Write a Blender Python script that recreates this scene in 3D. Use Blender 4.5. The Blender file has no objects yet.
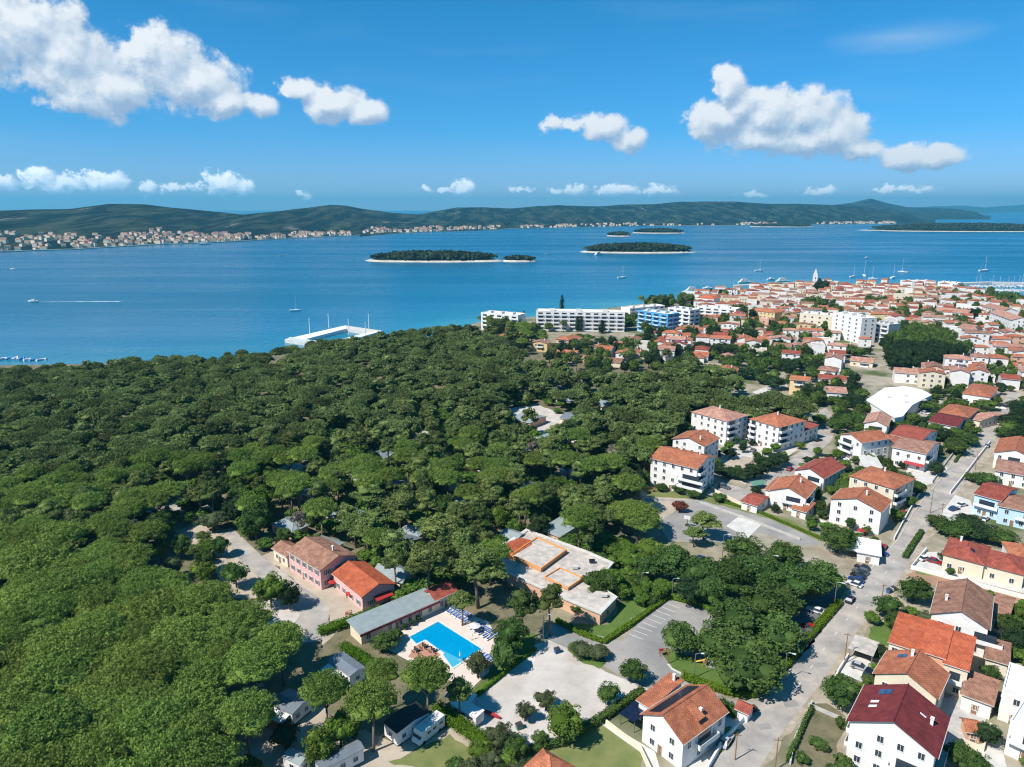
import bpy, bmesh, math, random
import numpy as np
from mathutils import Vector, Matrix, noise
R = math.radians
random.seed(7); rs = np.random.RandomState(11)
scn = bpy.context.scene
COL = scn.collection
# ------------------------------------------------------------------ camera
H = 100.0; FPX = 709.0; PITCH = R(13.9); CX, CY = 512.0, 383.5
cam_d = bpy.data.cameras.new('drone_camera'); cam = bpy.data.objects.new('drone_camera', cam_d); COL.objects.link(cam)
cam_d.sensor_width = 36; cam_d.lens = 36*FPX/1024; cam_d.clip_start = 1; cam_d.clip_end = 90000
cam.location = (0, 0, H); cam.rotation_euler = (R(90)-PITCH, 0, 0)
scn.camera = cam
# ------------------------------------------------------------------ light
SUN_EL, SUN_AZ = R(49), (-0.85, -0.53)         # direction towards the sun (left and a little behind)
EXPOSURE = 0.45
sun_d = bpy.data.lights.new('sun', 'SUN'); sun = bpy.data.objects.new('sun', sun_d); COL.objects.link(sun)
sun_d.energy = 4.6; sun_d.angle = R(0.5); sun_d.color = (1.0, 0.955, 0.89)
_a = Vector((SUN_AZ[0], SUN_AZ[1], 0)).normalized()
SUNV = Vector((_a.x*math.cos(SUN_EL), _a.y*math.cos(SUN_EL), math.sin(SUN_EL)))
sun.rotation_euler = SUNV.to_track_quat('Z', 'Y').to_euler(); sun.location = (0, 0, 300)
scn.view_settings.view_transform = 'Standard'; scn.view_settings.look = 'None'
scn.view_settings.exposure = EXPOSURE; scn.view_settings.gamma = 1
scn.view_settings.use_curve_mapping = False
scn.cycles.max_bounces = 5; scn.cycles.diffuse_bounces = 2; scn.cycles.glossy_bounces = 2
scn.cycles.transmission_bounces = 2; scn.cycles.volume_bounces = 0; scn.cycles.transparent_max_bounces = 4
scn.cycles.caustics_reflective = False; scn.cycles.caustics_refractive = False
scn.cycles.sample_clamp_indirect = 4
scn.cycles.filter_width = 1.15; scn.cycles.use_denoising = True; scn.cycles.denoising_prefilter = 'ACCURATE'; scn.cycles.denoising_input_passes = 'RGB_ALBEDO_NORMAL'

def ray(px, py):
    dx, dy = (px-CX)/FPX, (CY-py)/FPX
    c, s = math.cos(PITCH), math.sin(PITCH)
    return Vector((dx, c+dy*s, -s+dy*c))
def P(px, py, z=0.0):                           # pixel of the survey photo -> point at height z
    d = ray(px, py); t = (z-H)/d.z
    return Vector((d.x*t, d.y*t, z))
def proj(v):
    c, s = math.cos(PITCH), math.sin(PITCH); z = v[2]-H
    f = v[1]*c - z*s; u = v[1]*s + z*c
    return (CX+v[0]/f*FPX, CY-u/f*FPX)
def mpp(v):                                     # metres per pixel at a point
    c, s = math.cos(PITCH), math.sin(PITCH); return (v[1]*c-(v[2]-H)*s)/FPX

# ------------------------------------------------------------------ world: Nishita sky with cumulus
W = bpy.data.worlds.new('World'); scn.world = W; W.use_nodes = True
nt = W.node_tree; nt.nodes.clear()
def N(t, type_, **kw):
    n = t.nodes.new(type_)
    for k, v in kw.items():
        if k.startswith('i_'):
            n.inputs[int(k[2:])].default_value = v
        else: setattr(n, k, v)
    return n
def math_(t, op, a, b=None, c=None, clamp=False):
    n = t.nodes.new('ShaderNodeMath'); n.operation = op; n.use_clamp = clamp
    for i, v in enumerate((a, b, c)):
        if v is None: continue
        if isinstance(v, (int, float)): n.inputs[i].default_value = v
        else: t.links.new(v, n.inputs[i])
    return n.outputs[0]
def azel(px, py):
    d = ray(px, py).normalized()
    return math.atan2(d.x, d.y)*10, math.asin(d.z)*10
BLOBS = [(-25,35,45,40),(20,28,55,34),(65,58,45,40),(105,88,52,26),(160,62,42,34),(198,82,45,30),(228,102,28,14),(257,104,26,13),(78,99,34,12),
 (298,90,22,15),(330,104,36,19),(362,113,26,13),
 (-4,182,17,9),(38,177,18,10),(66,183,28,9),(96,182,26,12),(148,188,9,8),(175,188,22,5),(222,184,22,12),(241,187,14,9),(306,196,9,5),
 (568,123,30,10),(602,128,28,14),(630,139,18,14),
 (729,90,17,27),(738,106,26,22),(722,118,44,22),(768,117,42,27),(765,138,62,17),(802,114,38,28),(832,132,38,24),(800,141,55,16),(862,148,22,12),
 (902,158,32,13),(938,156,26,12),
 (463,188,13,10),(443,191,9,4),(425,190,8,4),(520,189,20,4),(556,191,10,6),(575,190,14,7),(620,189,24,8),(660,191,22,7),(756,195,16,4),(820,191,18,4),(885,190,12,5),(912,189,24,6)]
def cloud_field(BL, ns=3.4):
    grp = bpy.data.node_groups.new('cumulus_field', 'ShaderNodeTree')
    grp.interface.new_socket('Vector', in_out='INPUT', socket_type='NodeSocketVector')
    grp.interface.new_socket('Field', in_out='OUTPUT', socket_type='NodeSocketFloat')
    gi = grp.nodes.new('NodeGroupInput'); go = grp.nodes.new('NodeGroupOutput')
    nz = N(grp, 'ShaderNodeTexNoise'); nz.inputs['Scale'].default_value = ns; nz.inputs['Detail'].default_value = 8; nz.inputs['Roughness'].default_value = 0.62
    grp.links.new(gi.outputs[0], nz.inputs['Vector'])
    nz2 = N(grp, 'ShaderNodeTexNoise'); nz2.inputs['Scale'].default_value = 1.3; nz2.inputs['Detail'].default_value = 2
    grp.links.new(gi.outputs[0], nz2.inputs['Vector'])
    wv = N(grp, 'ShaderNodeVectorMath', operation='MULTIPLY_ADD'); grp.links.new(nz.outputs['Color'], wv.inputs[0])
    wv.inputs[1].default_value = (0.26, 0.20, 0); grp.links.new(gi.outputs[0], wv.inputs[2])
    prev = None
    for (bx_, by_, rx, ry) in BL:
        a0, e0 = azel(bx_, by_); sx = rx/FPX*10; sy = ry/FPX*10; a0 += 0.13; e0 += 0.10
        src_ = wv.outputs[0]
        if prev is not None:                         # evaluated one after the other, to keep the shader's stack small
            ch = N(grp, 'ShaderNodeVectorMath', operation='MULTIPLY_ADD'); grp.links.new(prev, ch.inputs[0]); ch.inputs[1].default_value = (1e-6, 1e-6, 0); grp.links.new(src_, ch.inputs[2]); src_ = ch.outputs[0]
        m = N(grp, 'ShaderNodeVectorMath', operation='MULTIPLY_ADD'); m.inputs[1].default_value = (1/sx, 1/sy, 0); m.inputs[2].default_value = (-a0/sx, -e0/sy, 0)
        grp.links.new(src_, m.inputs[0])
        l = N(grp, 'ShaderNodeVectorMath', operation='LENGTH'); grp.links.new(m.outputs[0], l.inputs[0])
        k = math_(grp, 'MULTIPLY_ADD', l.outputs['Value'], -1.0, 1.0); k = math_(grp, 'MULTIPLY', k, min(1, ry/15)**0.5)
        prev = k if prev is None else math_(grp, 'SMOOTH_MAX', prev, k, 0.12)
    f_ = math_(grp, 'MULTIPLY_ADD', nz.outputs['Fac'], 1.45, -0.735)
    f2 = math_(grp, 'MULTIPLY_ADD', nz2.outputs['Fac'], 0.7, -0.35)
    f_ = math_(grp, 'ADD', f_, f2)
    f_ = math_(grp, 'ADD', f_, prev)
    grp.links.new(f_, go.inputs[0])
    return grp
tc = N(nt, 'ShaderNodeTexCoord'); sp = N(nt, 'ShaderNodeSeparateXYZ'); nt.links.new(tc.outputs['Generated'], sp.inputs[0])
az = math_(nt, 'MULTIPLY', math_(nt, 'ARCTAN2', sp.outputs[0], sp.outputs[1]), 10)
el = math_(nt, 'MULTIPLY', math_(nt, 'ARCSINE', sp.outputs[2]), 10)
cv = N(nt, 'ShaderNodeCombineXYZ'); nt.links.new(az, cv.inputs[0]); nt.links.new(el, cv.inputs[1])
# thin high haze streaks
cirm = N(nt, 'ShaderNodeMapping'); cirm.inputs['Scale'].default_value = (0.35, 2.4, 1); nt.links.new(cv.outputs[0], cirm.inputs['Vector'])
cirn = N(nt, 'ShaderNodeTexNoise'); cirn.inputs['Scale'].default_value = 1.0; cirn.inputs['Detail'].default_value = 6; nt.links.new(cirm.outputs[0], cirn.inputs['Vector'])
a0, e0 = azel(905, 36)
cm = N(nt, 'ShaderNodeMapping'); cm.inputs['Scale'].default_value = (1/0.95, 1/0.20, 0); cm.inputs['Location'].default_value = (-a0/0.95, -e0/0.20, 0)
nt.links.new(cv.outputs[0], cm.inputs['Vector']); cl = N(nt, 'ShaderNodeVectorMath', operation='LENGTH'); nt.links.new(cm.outputs[0], cl.inputs[0])
cf = math_(nt, 'MULTIPLY_ADD', cl.outputs['Value'], -0.5, 0.5, clamp=True)
cf = math_(nt, 'MULTIPLY', cf, math_(nt, 'MULTIPLY_ADD', cirn.outputs['Fac'], 3.0, -0.9, clamp=True))
cs = math_(nt, 'MULTIPLY', math_(nt, 'MULTIPLY_ADD', cirn.outputs['Fac'], 2.0, -1.02, clamp=True), 0.16)
thin = math_(nt, 'ADD', cf, cs, clamp=True)
sky = N(nt, 'ShaderNodeTexSky', sky_type='NISHITA', sun_disc=False, sun_elevation=SUN_EL, altitude=100, air_density=1.0, dust_density=0.05, ozone_density=4.0)
sky.sun_rotation = math.atan2(_a.x, _a.y)
SKY_S = 0.085
def ramp(t, fac, stops):
    r = N(t, 'ShaderNodeValToRGB'); t.links.new(fac, r.inputs[0]); e = r.color_ramp.elements
    e[0].position = stops[0][0]; e[0].color = (*stops[0][1], 1); e[1].position = stops[-1][0]; e[1].color = (*stops[-1][1], 1)
    for p, c in stops[1:-1]: q = e.new(p); q.color = (*c, 1)
    return r.outputs[0]
tint = N(nt, 'ShaderNodeMix', data_type='RGBA', blend_type='MULTIPLY'); tint.inputs[0].default_value = 1
nt.links.new(sky.outputs[0], tint.inputs[6])
nt.links.new(ramp(nt, math_(nt, 'MULTIPLY', el, 0.25), [(0.0, (0.66, 0.76, 1.30)), (0.25, (0.24, 0.73, 1.16)), (1.0, (0.035, 0.80, 1.00))]), tint.inputs[7])
mx0 = N(nt, 'ShaderNodeMix', data_type='RGBA'); nt.links.new(thin, mx0.inputs[0]); nt.links.new(tint.outputs[2], mx0.inputs[6]); mx0.inputs[7].default_value = (4.6, 6.2, 8.0, 1)
bg = N(nt, 'ShaderNodeBackground'); nt.links.new(mx0.outputs[2], bg.inputs[0]); bg.inputs[1].default_value = SKY_S
shader = bg.outputs[0]
CLUSTERS = [((-120,-60,412,140), BLOBS[:12]), ((-40,163,330,206), BLOBS[12:21]), ((528,100,662,160), BLOBS[21:24]), ((668,52,982,180), BLOBS[24:35]), ((405,172,705,206), BLOBS[35:43]), ((730,182,950,204), BLOBS[43:])]
for (x0, y0, x1, y1), BL in CLUSTERS:
    low = y0 > 150; grp = cloud_field(BL, 7.5 if low else 3.4)
    g1 = N(nt, 'ShaderNodeGroup', node_tree=grp); nt.links.new(cv.outputs[0], g1.inputs[0])
    off = N(nt, 'ShaderNodeVectorMath', operation='ADD'); nt.links.new(cv.outputs[0], off.inputs[0]); off.inputs[1].default_value = (-0.03, 0.07, 0) if low else (-0.06, 0.15, 0)
    off2 = N(nt, 'ShaderNodeVectorMath', operation='MULTIPLY_ADD'); nt.links.new(g1.outputs[0], off2.inputs[0]); off2.inputs[1].default_value = (1e-6, 1e-6, 0); nt.links.new(off.outputs[0], off2.inputs[2])
    g2 = N(nt, 'ShaderNodeGroup', node_tree=grp); nt.links.new(off2.outputs[0], g2.inputs[0])
    dens = N(nt, 'ShaderNodeMapRange', interpolation_type='SMOOTHSTEP'); nt.links.new(g1.outputs[0], dens.inputs[0])
    dens.inputs[1].default_value = 0.0; dens.inputs[2].default_value = 0.36
    lit = math_(nt, 'MULTIPLY_ADD', math_(nt, 'SUBTRACT', g1.outputs[0], g2.outputs[0]), 1.15, 0.52, clamp=True)
    col = ramp(nt, lit, [(0.05, (0.27, 0.36, 0.50)), (0.45, (0.42, 0.50, 0.60)), (0.95, (0.70, 0.72, 0.74))])
    csc = N(nt, 'ShaderNodeVectorMath', operation='SCALE'); nt.links.new(col, csc.inputs[0]); csc.inputs['Scale'].default_value = (1.55 if low else 1)/SKY_S
    mx = N(nt, 'ShaderNodeMix', data_type='RGBA'); nt.links.new(math_(nt, 'MULTIPLY', dens.outputs[0], 0.97), mx.inputs[0]); nt.links.new(mx0.outputs[2], mx.inputs[6]); nt.links.new(csc.outputs[0], mx.inputs[7])
    bgc = N(nt, 'ShaderNodeBackground'); nt.links.new(mx.outputs[2], bgc.inputs[0]); bgc.inputs[1].default_value = SKY_S
    cor = [azel(x, y) for x in (x0, x1) for y in (y0, y1)]; A0, A1 = min(c[0] for c in cor), max(c[0] for c in cor); E0, E1 = azel((x0+x1)/2, y1)[1], azel((x0+x1)/2, y0)[1]
    E0 = max(E0, 0.02)
    w_ = math_(nt, 'MULTIPLY', math_(nt, 'MULTIPLY', math_(nt, 'GREATER_THAN', az, A0), math_(nt, 'LESS_THAN', az, A1)), math_(nt, 'MULTIPLY', math_(nt, 'GREATER_THAN', el, E0), math_(nt, 'LESS_THAN', el, E1)))
    ms = N(nt, 'ShaderNodeMixShader'); nt.links.new(w_, ms.inputs[0]); nt.links.new(shader, ms.inputs[1]); nt.links.new(bgc.outputs[0], ms.inputs[2]); shader = ms.outputs[0]
wo = N(nt, 'ShaderNodeOutputWorld'); nt.links.new(shader, wo.inputs[0])
W.cycles.sampling_method = 'MANUAL'; W.cycles.sample_map_resolution = 256

# ------------------------------------------------------------------ materials
MATS = {}
def mat(name, col, rough=0.85, var=0.12, scale=0.6, col2=None, bump=0.0, metal=0.0, spec=0.3, objvar=0.0, detail=4, coords='Object', extra=None):
    if name in MATS: return MATS[name]
    m = bpy.data.materials.new(name); m.use_nodes = True; t = m.node_tree; b = t.nodes['Principled BSDF']
    b.inputs['Roughness'].default_value = rough; b.inputs['Metallic'].default_value = metal; b.inputs['Specular IOR Level'].default_value = spec
    if col2 is None: col2 = tuple(c*(1-var*2.2) for c in col)
    c = N(t, 'ShaderNodeTexCoord'); nz = N(t, 'ShaderNodeTexNoise'); nz.inputs['Scale'].default_value = scale; nz.inputs['Detail'].default_value = detail; nz.inputs['Roughness'].default_value = 0.62
    t.links.new(c.outputs[coords], nz.inputs['Vector'])
    r = N(t, 'ShaderNodeValToRGB'); t.links.new(nz.outputs['Fac'], r.inputs[0])
    r.color_ramp.elements[0].position = 0.32; r.color_ramp.elements[0].color = (*col2, 1)
    r.color_ramp.elements[1].position = 0.68; r.color_ramp.elements[1].color = (*col, 1)
    out = r.outputs[0]
    if objvar:
        oi = N(t, 'ShaderNodeObjectInfo'); hs = N(t, 'ShaderNodeHueSaturation')
        t.links.new(math_(t, 'MULTIPLY_ADD', oi.outputs['Random'], objvar*2, 1-objvar), hs.inputs['Value'])
        h_ = math_(t, 'FRACT', math_(t, 'MULTIPLY', oi.outputs['Random'], 17.3))
        t.links.new(math_(t, 'MULTIPLY_ADD', h_, 0.03, 0.485), hs.inputs['Hue'])
        t.links.new(out, hs.inputs['Color']); out = hs.outputs[0]
    if extra: out = extra(t, c, out)
    t.links.new(out, b.inputs['Base Color'])
    if bump:
        bp = N(t, 'ShaderNodeBump'); bp.inputs['Strength'].default_value = 1; bp.inputs['Distance'].default_value = bump
        t.links.new(nz.outputs['Fac'], bp.inputs['Height']); t.links.new(bp.outputs[0], b.inputs['Normal'])
    MATS[name] = m; return m

def foliage(name, lo, hi, trans=0.22, objvar=0.15, worldscale=None, hue=0.012):
    m = bpy.data.materials.new(name); m.use_nodes = True; t = m.node_tree; t.nodes.clear()
    o = N(t, 'ShaderNodeOutputMaterial'); geo = N(t, 'ShaderNodeNewGeometry')
    r = N(t, 'ShaderNodeValToRGB'); t.links.new(geo.outputs['Random Per Island'], r.inputs[0])
    r.color_ramp.elements[0].color = (*lo, 1); r.color_ramp.elements[1].color = (*hi, 1)
    hs = N(t, 'ShaderNodeHueSaturation'); t.links.new(r.outputs[0], hs.inputs['Color'])
    if worldscale:
        c = N(t, 'ShaderNodeNewGeometry'); nz = N(t, 'ShaderNodeTexNoise'); nz.inputs['Scale'].default_value = worldscale; nz.inputs['Detail'].default_value = 1.5
        t.links.new(c.outputs['Position'], nz.inputs['Vector']); rnd = math_(t, 'MULTIPLY_ADD', nz.outputs['Fac'], 2.6, -0.8, clamp=True)
    else:
        oi = N(t, 'ShaderNodeObjectInfo'); rnd = oi.outputs['Random']
    t.links.new(math_(t, 'MULTIPLY_ADD', rnd, objvar*2, 1-objvar), hs.inputs['Value'])
    t.links.new(math_(t, 'MULTIPLY_ADD', math_(t, 'FRACT', math_(t, 'MULTIPLY', rnd, 13.7)), hue*2, 0.5-hue), hs.inputs['Hue'])
    d = N(t, 'ShaderNodeBsdfDiffuse'); tr = N(t, 'ShaderNodeBsdfTranslucent'); mx = N(t, 'ShaderNodeMixShader'); mx.inputs[0].default_value = trans
    t.links.new(hs.outputs[0], d.inputs[0]); t.links.new(hs.outputs[0], tr.inputs[0])
    t.links.new(d.outputs[0], mx.inputs[1]); t.links.new(tr.outputs[0], mx.inputs[2]); t.links.new(mx.outputs[0], o.inputs[0])
    MATS[name] = m; return m

def tiles(name, col, col2, objvar=0.10):
    """clay pan tiles: ribs running down the slope, rows across, weathered patches"""
    m = bpy.data.materials.new(name); m.use_nodes = True; t = m.node_tree; b = t.nodes['Principled BSDF']
    b.inputs['Roughness'].default_value = 0.8; b.inputs['Specular IOR Level'].default_value = 0.2
    c = N(t, 'ShaderNodeTexCoord')
    nz = N(t, 'ShaderNodeTexNoise'); nz.inputs['Scale'].default_value = 0.55; nz.inputs['Detail'].default_value = 6; nz.inputs['Roughness'].default_value = 0.7
    t.links.new(c.outputs['Object'], nz.inputs['Vector'])
    r = N(t, 'ShaderNodeValToRGB'); t.links.new(nz.outputs['Fac'], r.inputs[0])
    r.color_ramp.elements[0].position = 0.40; r.color_ramp.elements[0].color = (*[c*.86 for c in col2], 1)
    r.color_ramp.elements[1].position = 0.60; r.color_ramp.elements[1].color = (*col, 1)
    br = N(t, 'ShaderNodeTexBrick'); t.links.new(c.outputs['Object'], br.inputs['Vector']); br.inputs['Scale'].default_value = 1.0
    br.inputs['Brick Width'].default_value = 0.45; br.inputs['Row Height'].default_value = 0.42; br.inputs['Mortar Size'].default_value = 0.035; br.inputs['Mortar Smooth'].default_value = 0.6
    br.inputs['Color1'].default_value = (1, 1, 1, 1); br.inputs['Color2'].default_value = (0.80, 0.80, 0.80, 1); br.inputs['Mortar'].default_value = (0.62, 0.58, 0.56, 1)
    mu = N(t, 'ShaderNodeMix', data_type='RGBA', blend_type='MULTIPLY'); mu.inputs[0].default_value = 0.8
    t.links.new(r.outputs[0], mu.inputs[6]); t.links.new(br.outputs['Color'], mu.inputs[7])
    oi = N(t, 'ShaderNodeObjectInfo'); hs = N(t, 'ShaderNodeHueSaturation')
    t.links.new(math_(t, 'MULTIPLY_ADD', oi.outputs['Random'], objvar*2, 1-objvar), hs.inputs['Value'])
    t.links.new(mu.outputs[2], hs.inputs['Color']); t.links.new(hs.outputs[0], b.inputs['Base Color'])
    bp = N(t, 'ShaderNodeBump'); bp.inputs['Distance'].default_value = 0.06; t.links.new(br.outputs['Fac'], bp.inputs['Height']); bp.invert = True
    t.links.new(bp.outputs[0], b.inputs['Normal'])
    MATS[name] = m; return m

tiles('tile_orange', (0.60, 0.22, 0.115), (0.46, 0.16, 0.085))
tiles('tile_bright', (0.64, 0.165, 0.075), (0.52, 0.125, 0.06))
tiles('tile_red', (0.44, 0.115, 0.075), (0.34, 0.085, 0.06))
tiles('tile_brown', (0.44, 0.235, 0.155), (0.31, 0.16, 0.11))
tiles('tile_salmon', (0.60, 0.34, 0.25), (0.46, 0.22, 0.155), 0.2)
tiles('tile_maroon', (0.24, 0.045, 0.045), (0.18, 0.035, 0.038), 0.02)
mat('wall_white', (0.82, 0.79, 0.755), scale=0.45, col2=(0.70, 0.665, 0.62), detail=9)
mat('wall_cream', (0.76, 0.66, 0.50), var=0.05, scale=0.35)
mat('wall_yellow', (0.74, 0.55, 0.28), var=0.05, scale=0.35)
mat('wall_pink', (0.74, 0.45, 0.43), var=0.06, scale=0.35)
mat('wall_salmon', (0.72, 0.42, 0.28), var=0.06, scale=0.35)
mat('wall_blue', (0.50, 0.68, 0.80), var=0.04, scale=0.35)
mat('wall_grey', (0.55, 0.54, 0.52), var=0.06, scale=0.35)
mat('hotel_blue', (0.10, 0.36, 0.62), var=0.04)
mat('violet', (0.28, 0.20, 0.42), var=0.04)
mat('orange_paint', (0.72, 0.30, 0.08), var=0.04)
mat('trim', (0.62, 0.59, 0.55), var=0.06)
mat('glass_dark', (0.035, 0.05, 0.07), rough=0.15, var=0.1, spec=0.6)
mat('frame_white', (0.75, 0.74, 0.72), var=0.03)
mat('shutter', (0.16, 0.20, 0.17), var=0.05)
mat('awning_red', (0.40, 0.04, 0.05), var=0.06)
mat('solar', (0.012, 0.018, 0.045), rough=0.25, var=0.2, spec=0.6)
mat('solar_blue', (0.05, 0.12, 0.25), rough=0.25, var=0.2, spec=0.6)
mat('concrete', (0.52, 0.50, 0.47), var=0.12, scale=0.5, bump=0.01)
mat('concrete_pale', (0.66, 0.63, 0.58), var=0.10, scale=0.4)
mat('flat_roof', (0.64, 0.56, 0.48), (0.9), var=0.10, scale=0.5, col2=(0.36, 0.33, 0.30), detail=7)
mat('white_roof', (0.80, 0.80, 0.79), var=0.04, scale=0.2)
mat('grey_roof', (0.30, 0.35, 0.35), rough=0.6, var=0.10, scale=0.5)
mat('slate_roof', (0.20, 0.23, 0.26), rough=0.5, var=0.12, scale=0.5)
mat('black_roof', (0.03, 0.032, 0.036), rough=0.6, var=0.15)
mat('bark', (0.16, 0.11, 0.08), var=0.25, scale=3)
mat('bark_pine', (0.26, 0.19, 0.15), var=0.25, scale=3)
mat('asphalt', (0.38, 0.35, 0.315), var=0.10, scale=0.10, col2=(0.215, 0.21, 0.205), detail=12, bump=0.004)
mat('asphalt_pale', (0.50, 0.44, 0.375), var=0.1, scale=0.16, col2=(0.27, 0.25, 0.235), detail=15)
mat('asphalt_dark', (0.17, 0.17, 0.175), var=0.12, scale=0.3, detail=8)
mat('gravel_white', (0.64, 0.59, 0.54), var=0.1, scale=0.11, col2=(0.42, 0.37, 0.32), detail=14)
mat('dirt', (0.24, 0.19, 0.12), var=0.2, scale=0.25, col2=(0.09, 0.10, 0.045), detail=9)
mat('dirt_pale', (0.52, 0.43, 0.34), var=0.2, scale=0.2, col2=(0.36, 0.30, 0.22), detail=9)
mat('dirt_red', (0.42, 0.23, 0.14), var=0.2, scale=0.3, col2=(0.30, 0.19, 0.12), detail=9)
mat('lawn', (0.115, 0.18, 0.035), var=0.2, scale=0.35, col2=(0.075, 0.13, 0.025), detail=8)
mat('lawn_dry', (0.22, 0.22, 0.08), var=0.2, scale=0.25, col2=(0.12, 0.16, 0.045), detail=9)
mat('deck', (0.72, 0.60, 0.52), var=0.05, scale=0.3)
mat('deck_tile', (0.50, 0.25, 0.16), var=0.08, scale=0.5)
mat('pool_tile', (0.02, 0.33, 0.60), var=0.03, scale=0.3)
mat('pool_tile_pale', (0.20, 0.52, 0.68), var=0.05, scale=0.3)
mat('paint_white', (0.72, 0.72, 0.70), var=0.12, scale=1.5)
mat('fabric_blue', (0.06, 0.14, 0.42), var=0.05)
mat('fabric_red', (0.42, 0.03, 0.03), var=0.05)
mat('plastic_white', (0.75, 0.75, 0.75), var=0.03)
mat('metal', (0.35, 0.36, 0.37), rough=0.4, metal=0.6)
mat('metal_dark', (0.06, 0.06, 0.06), rough=0.5)
mat('rubber', (0.02, 0.02, 0.02))
mat('wood', (0.30, 0.18, 0.10), var=0.15, scale=2)
mat('play_orange', (0.70, 0.20, 0.03)); mat('play_yellow', (0.75, 0.48, 0.08)); mat('tarp_blue', (0.05, 0.14, 0.36)); mat('tarp_green', (0.14, 0.30, 0.22))
for nm, c in dict(black=(0.012, 0.013, 0.016), white=(0.75, 0.75, 0.75), silver=(0.42, 0.43, 0.45), red=(0.35, 0.012, 0.015), blue=(0.02, 0.05, 0.18), grey=(0.12, 0.125, 0.13)).items():
    mat('paint_'+nm+'_car', c, rough=0.25, var=0.03, spec=0.6)
foliage('leaf_umbrella', (0.098, 0.160, 0.030), (0.270, 0.365, 0.082), objvar=0.2, trans=0.34)
foliage('leaf_pine', (0.076, 0.112, 0.032), (0.240, 0.300, 0.092), objvar=0.34, trans=0.32)
foliage('leaf_pine_far', (0.074, 0.108, 0.034), (0.220, 0.275, 0.090), objvar=0.5, worldscale=0.07, trans=0.32, hue=0.02)
foliage('leaf_broad', (0.040, 0.080, 0.022), (0.130, 0.205, 0.052), objvar=0.30, trans=0.3)
foliage('leaf_broad_far', (0.050, 0.086, 0.020), (0.120, 0.180, 0.042), objvar=0.3, worldscale=0.1)
foliage('leaf_under', (0.045, 0.095, 0.020), (0.150, 0.250, 0.045), objvar=0.3, worldscale=0.15)
foliage('leaf_dark', (0.020, 0.040, 0.018), (0.048, 0.078, 0.030), objvar=0.2)
foliage('leaf_olive', (0.055, 0.075, 0.035), (0.12, 0.145, 0.065), objvar=0.15)
foliage('leaf_bright', (0.070, 0.130, 0.020), (0.160, 0.245, 0.045), objvar=0.12)
foliage('leaf_rust', (0.14, 0.05, 0.03), (0.24, 0.09, 0.05), objvar=0.1)
foliage('leaf_hedge', (0.075, 0.150, 0.012), (0.135, 0.230, 0.022), objvar=0.12)
foliage('leaf_grey', (0.16, 0.14, 0.11), (0.30, 0.27, 0.22), objvar=0.2, trans=0.1)
foliage('leaf_hill', (0.030, 0.045, 0.022), (0.060, 0.080, 0.035), objvar=0.3, worldscale=0.01)
M = MATS
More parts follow.
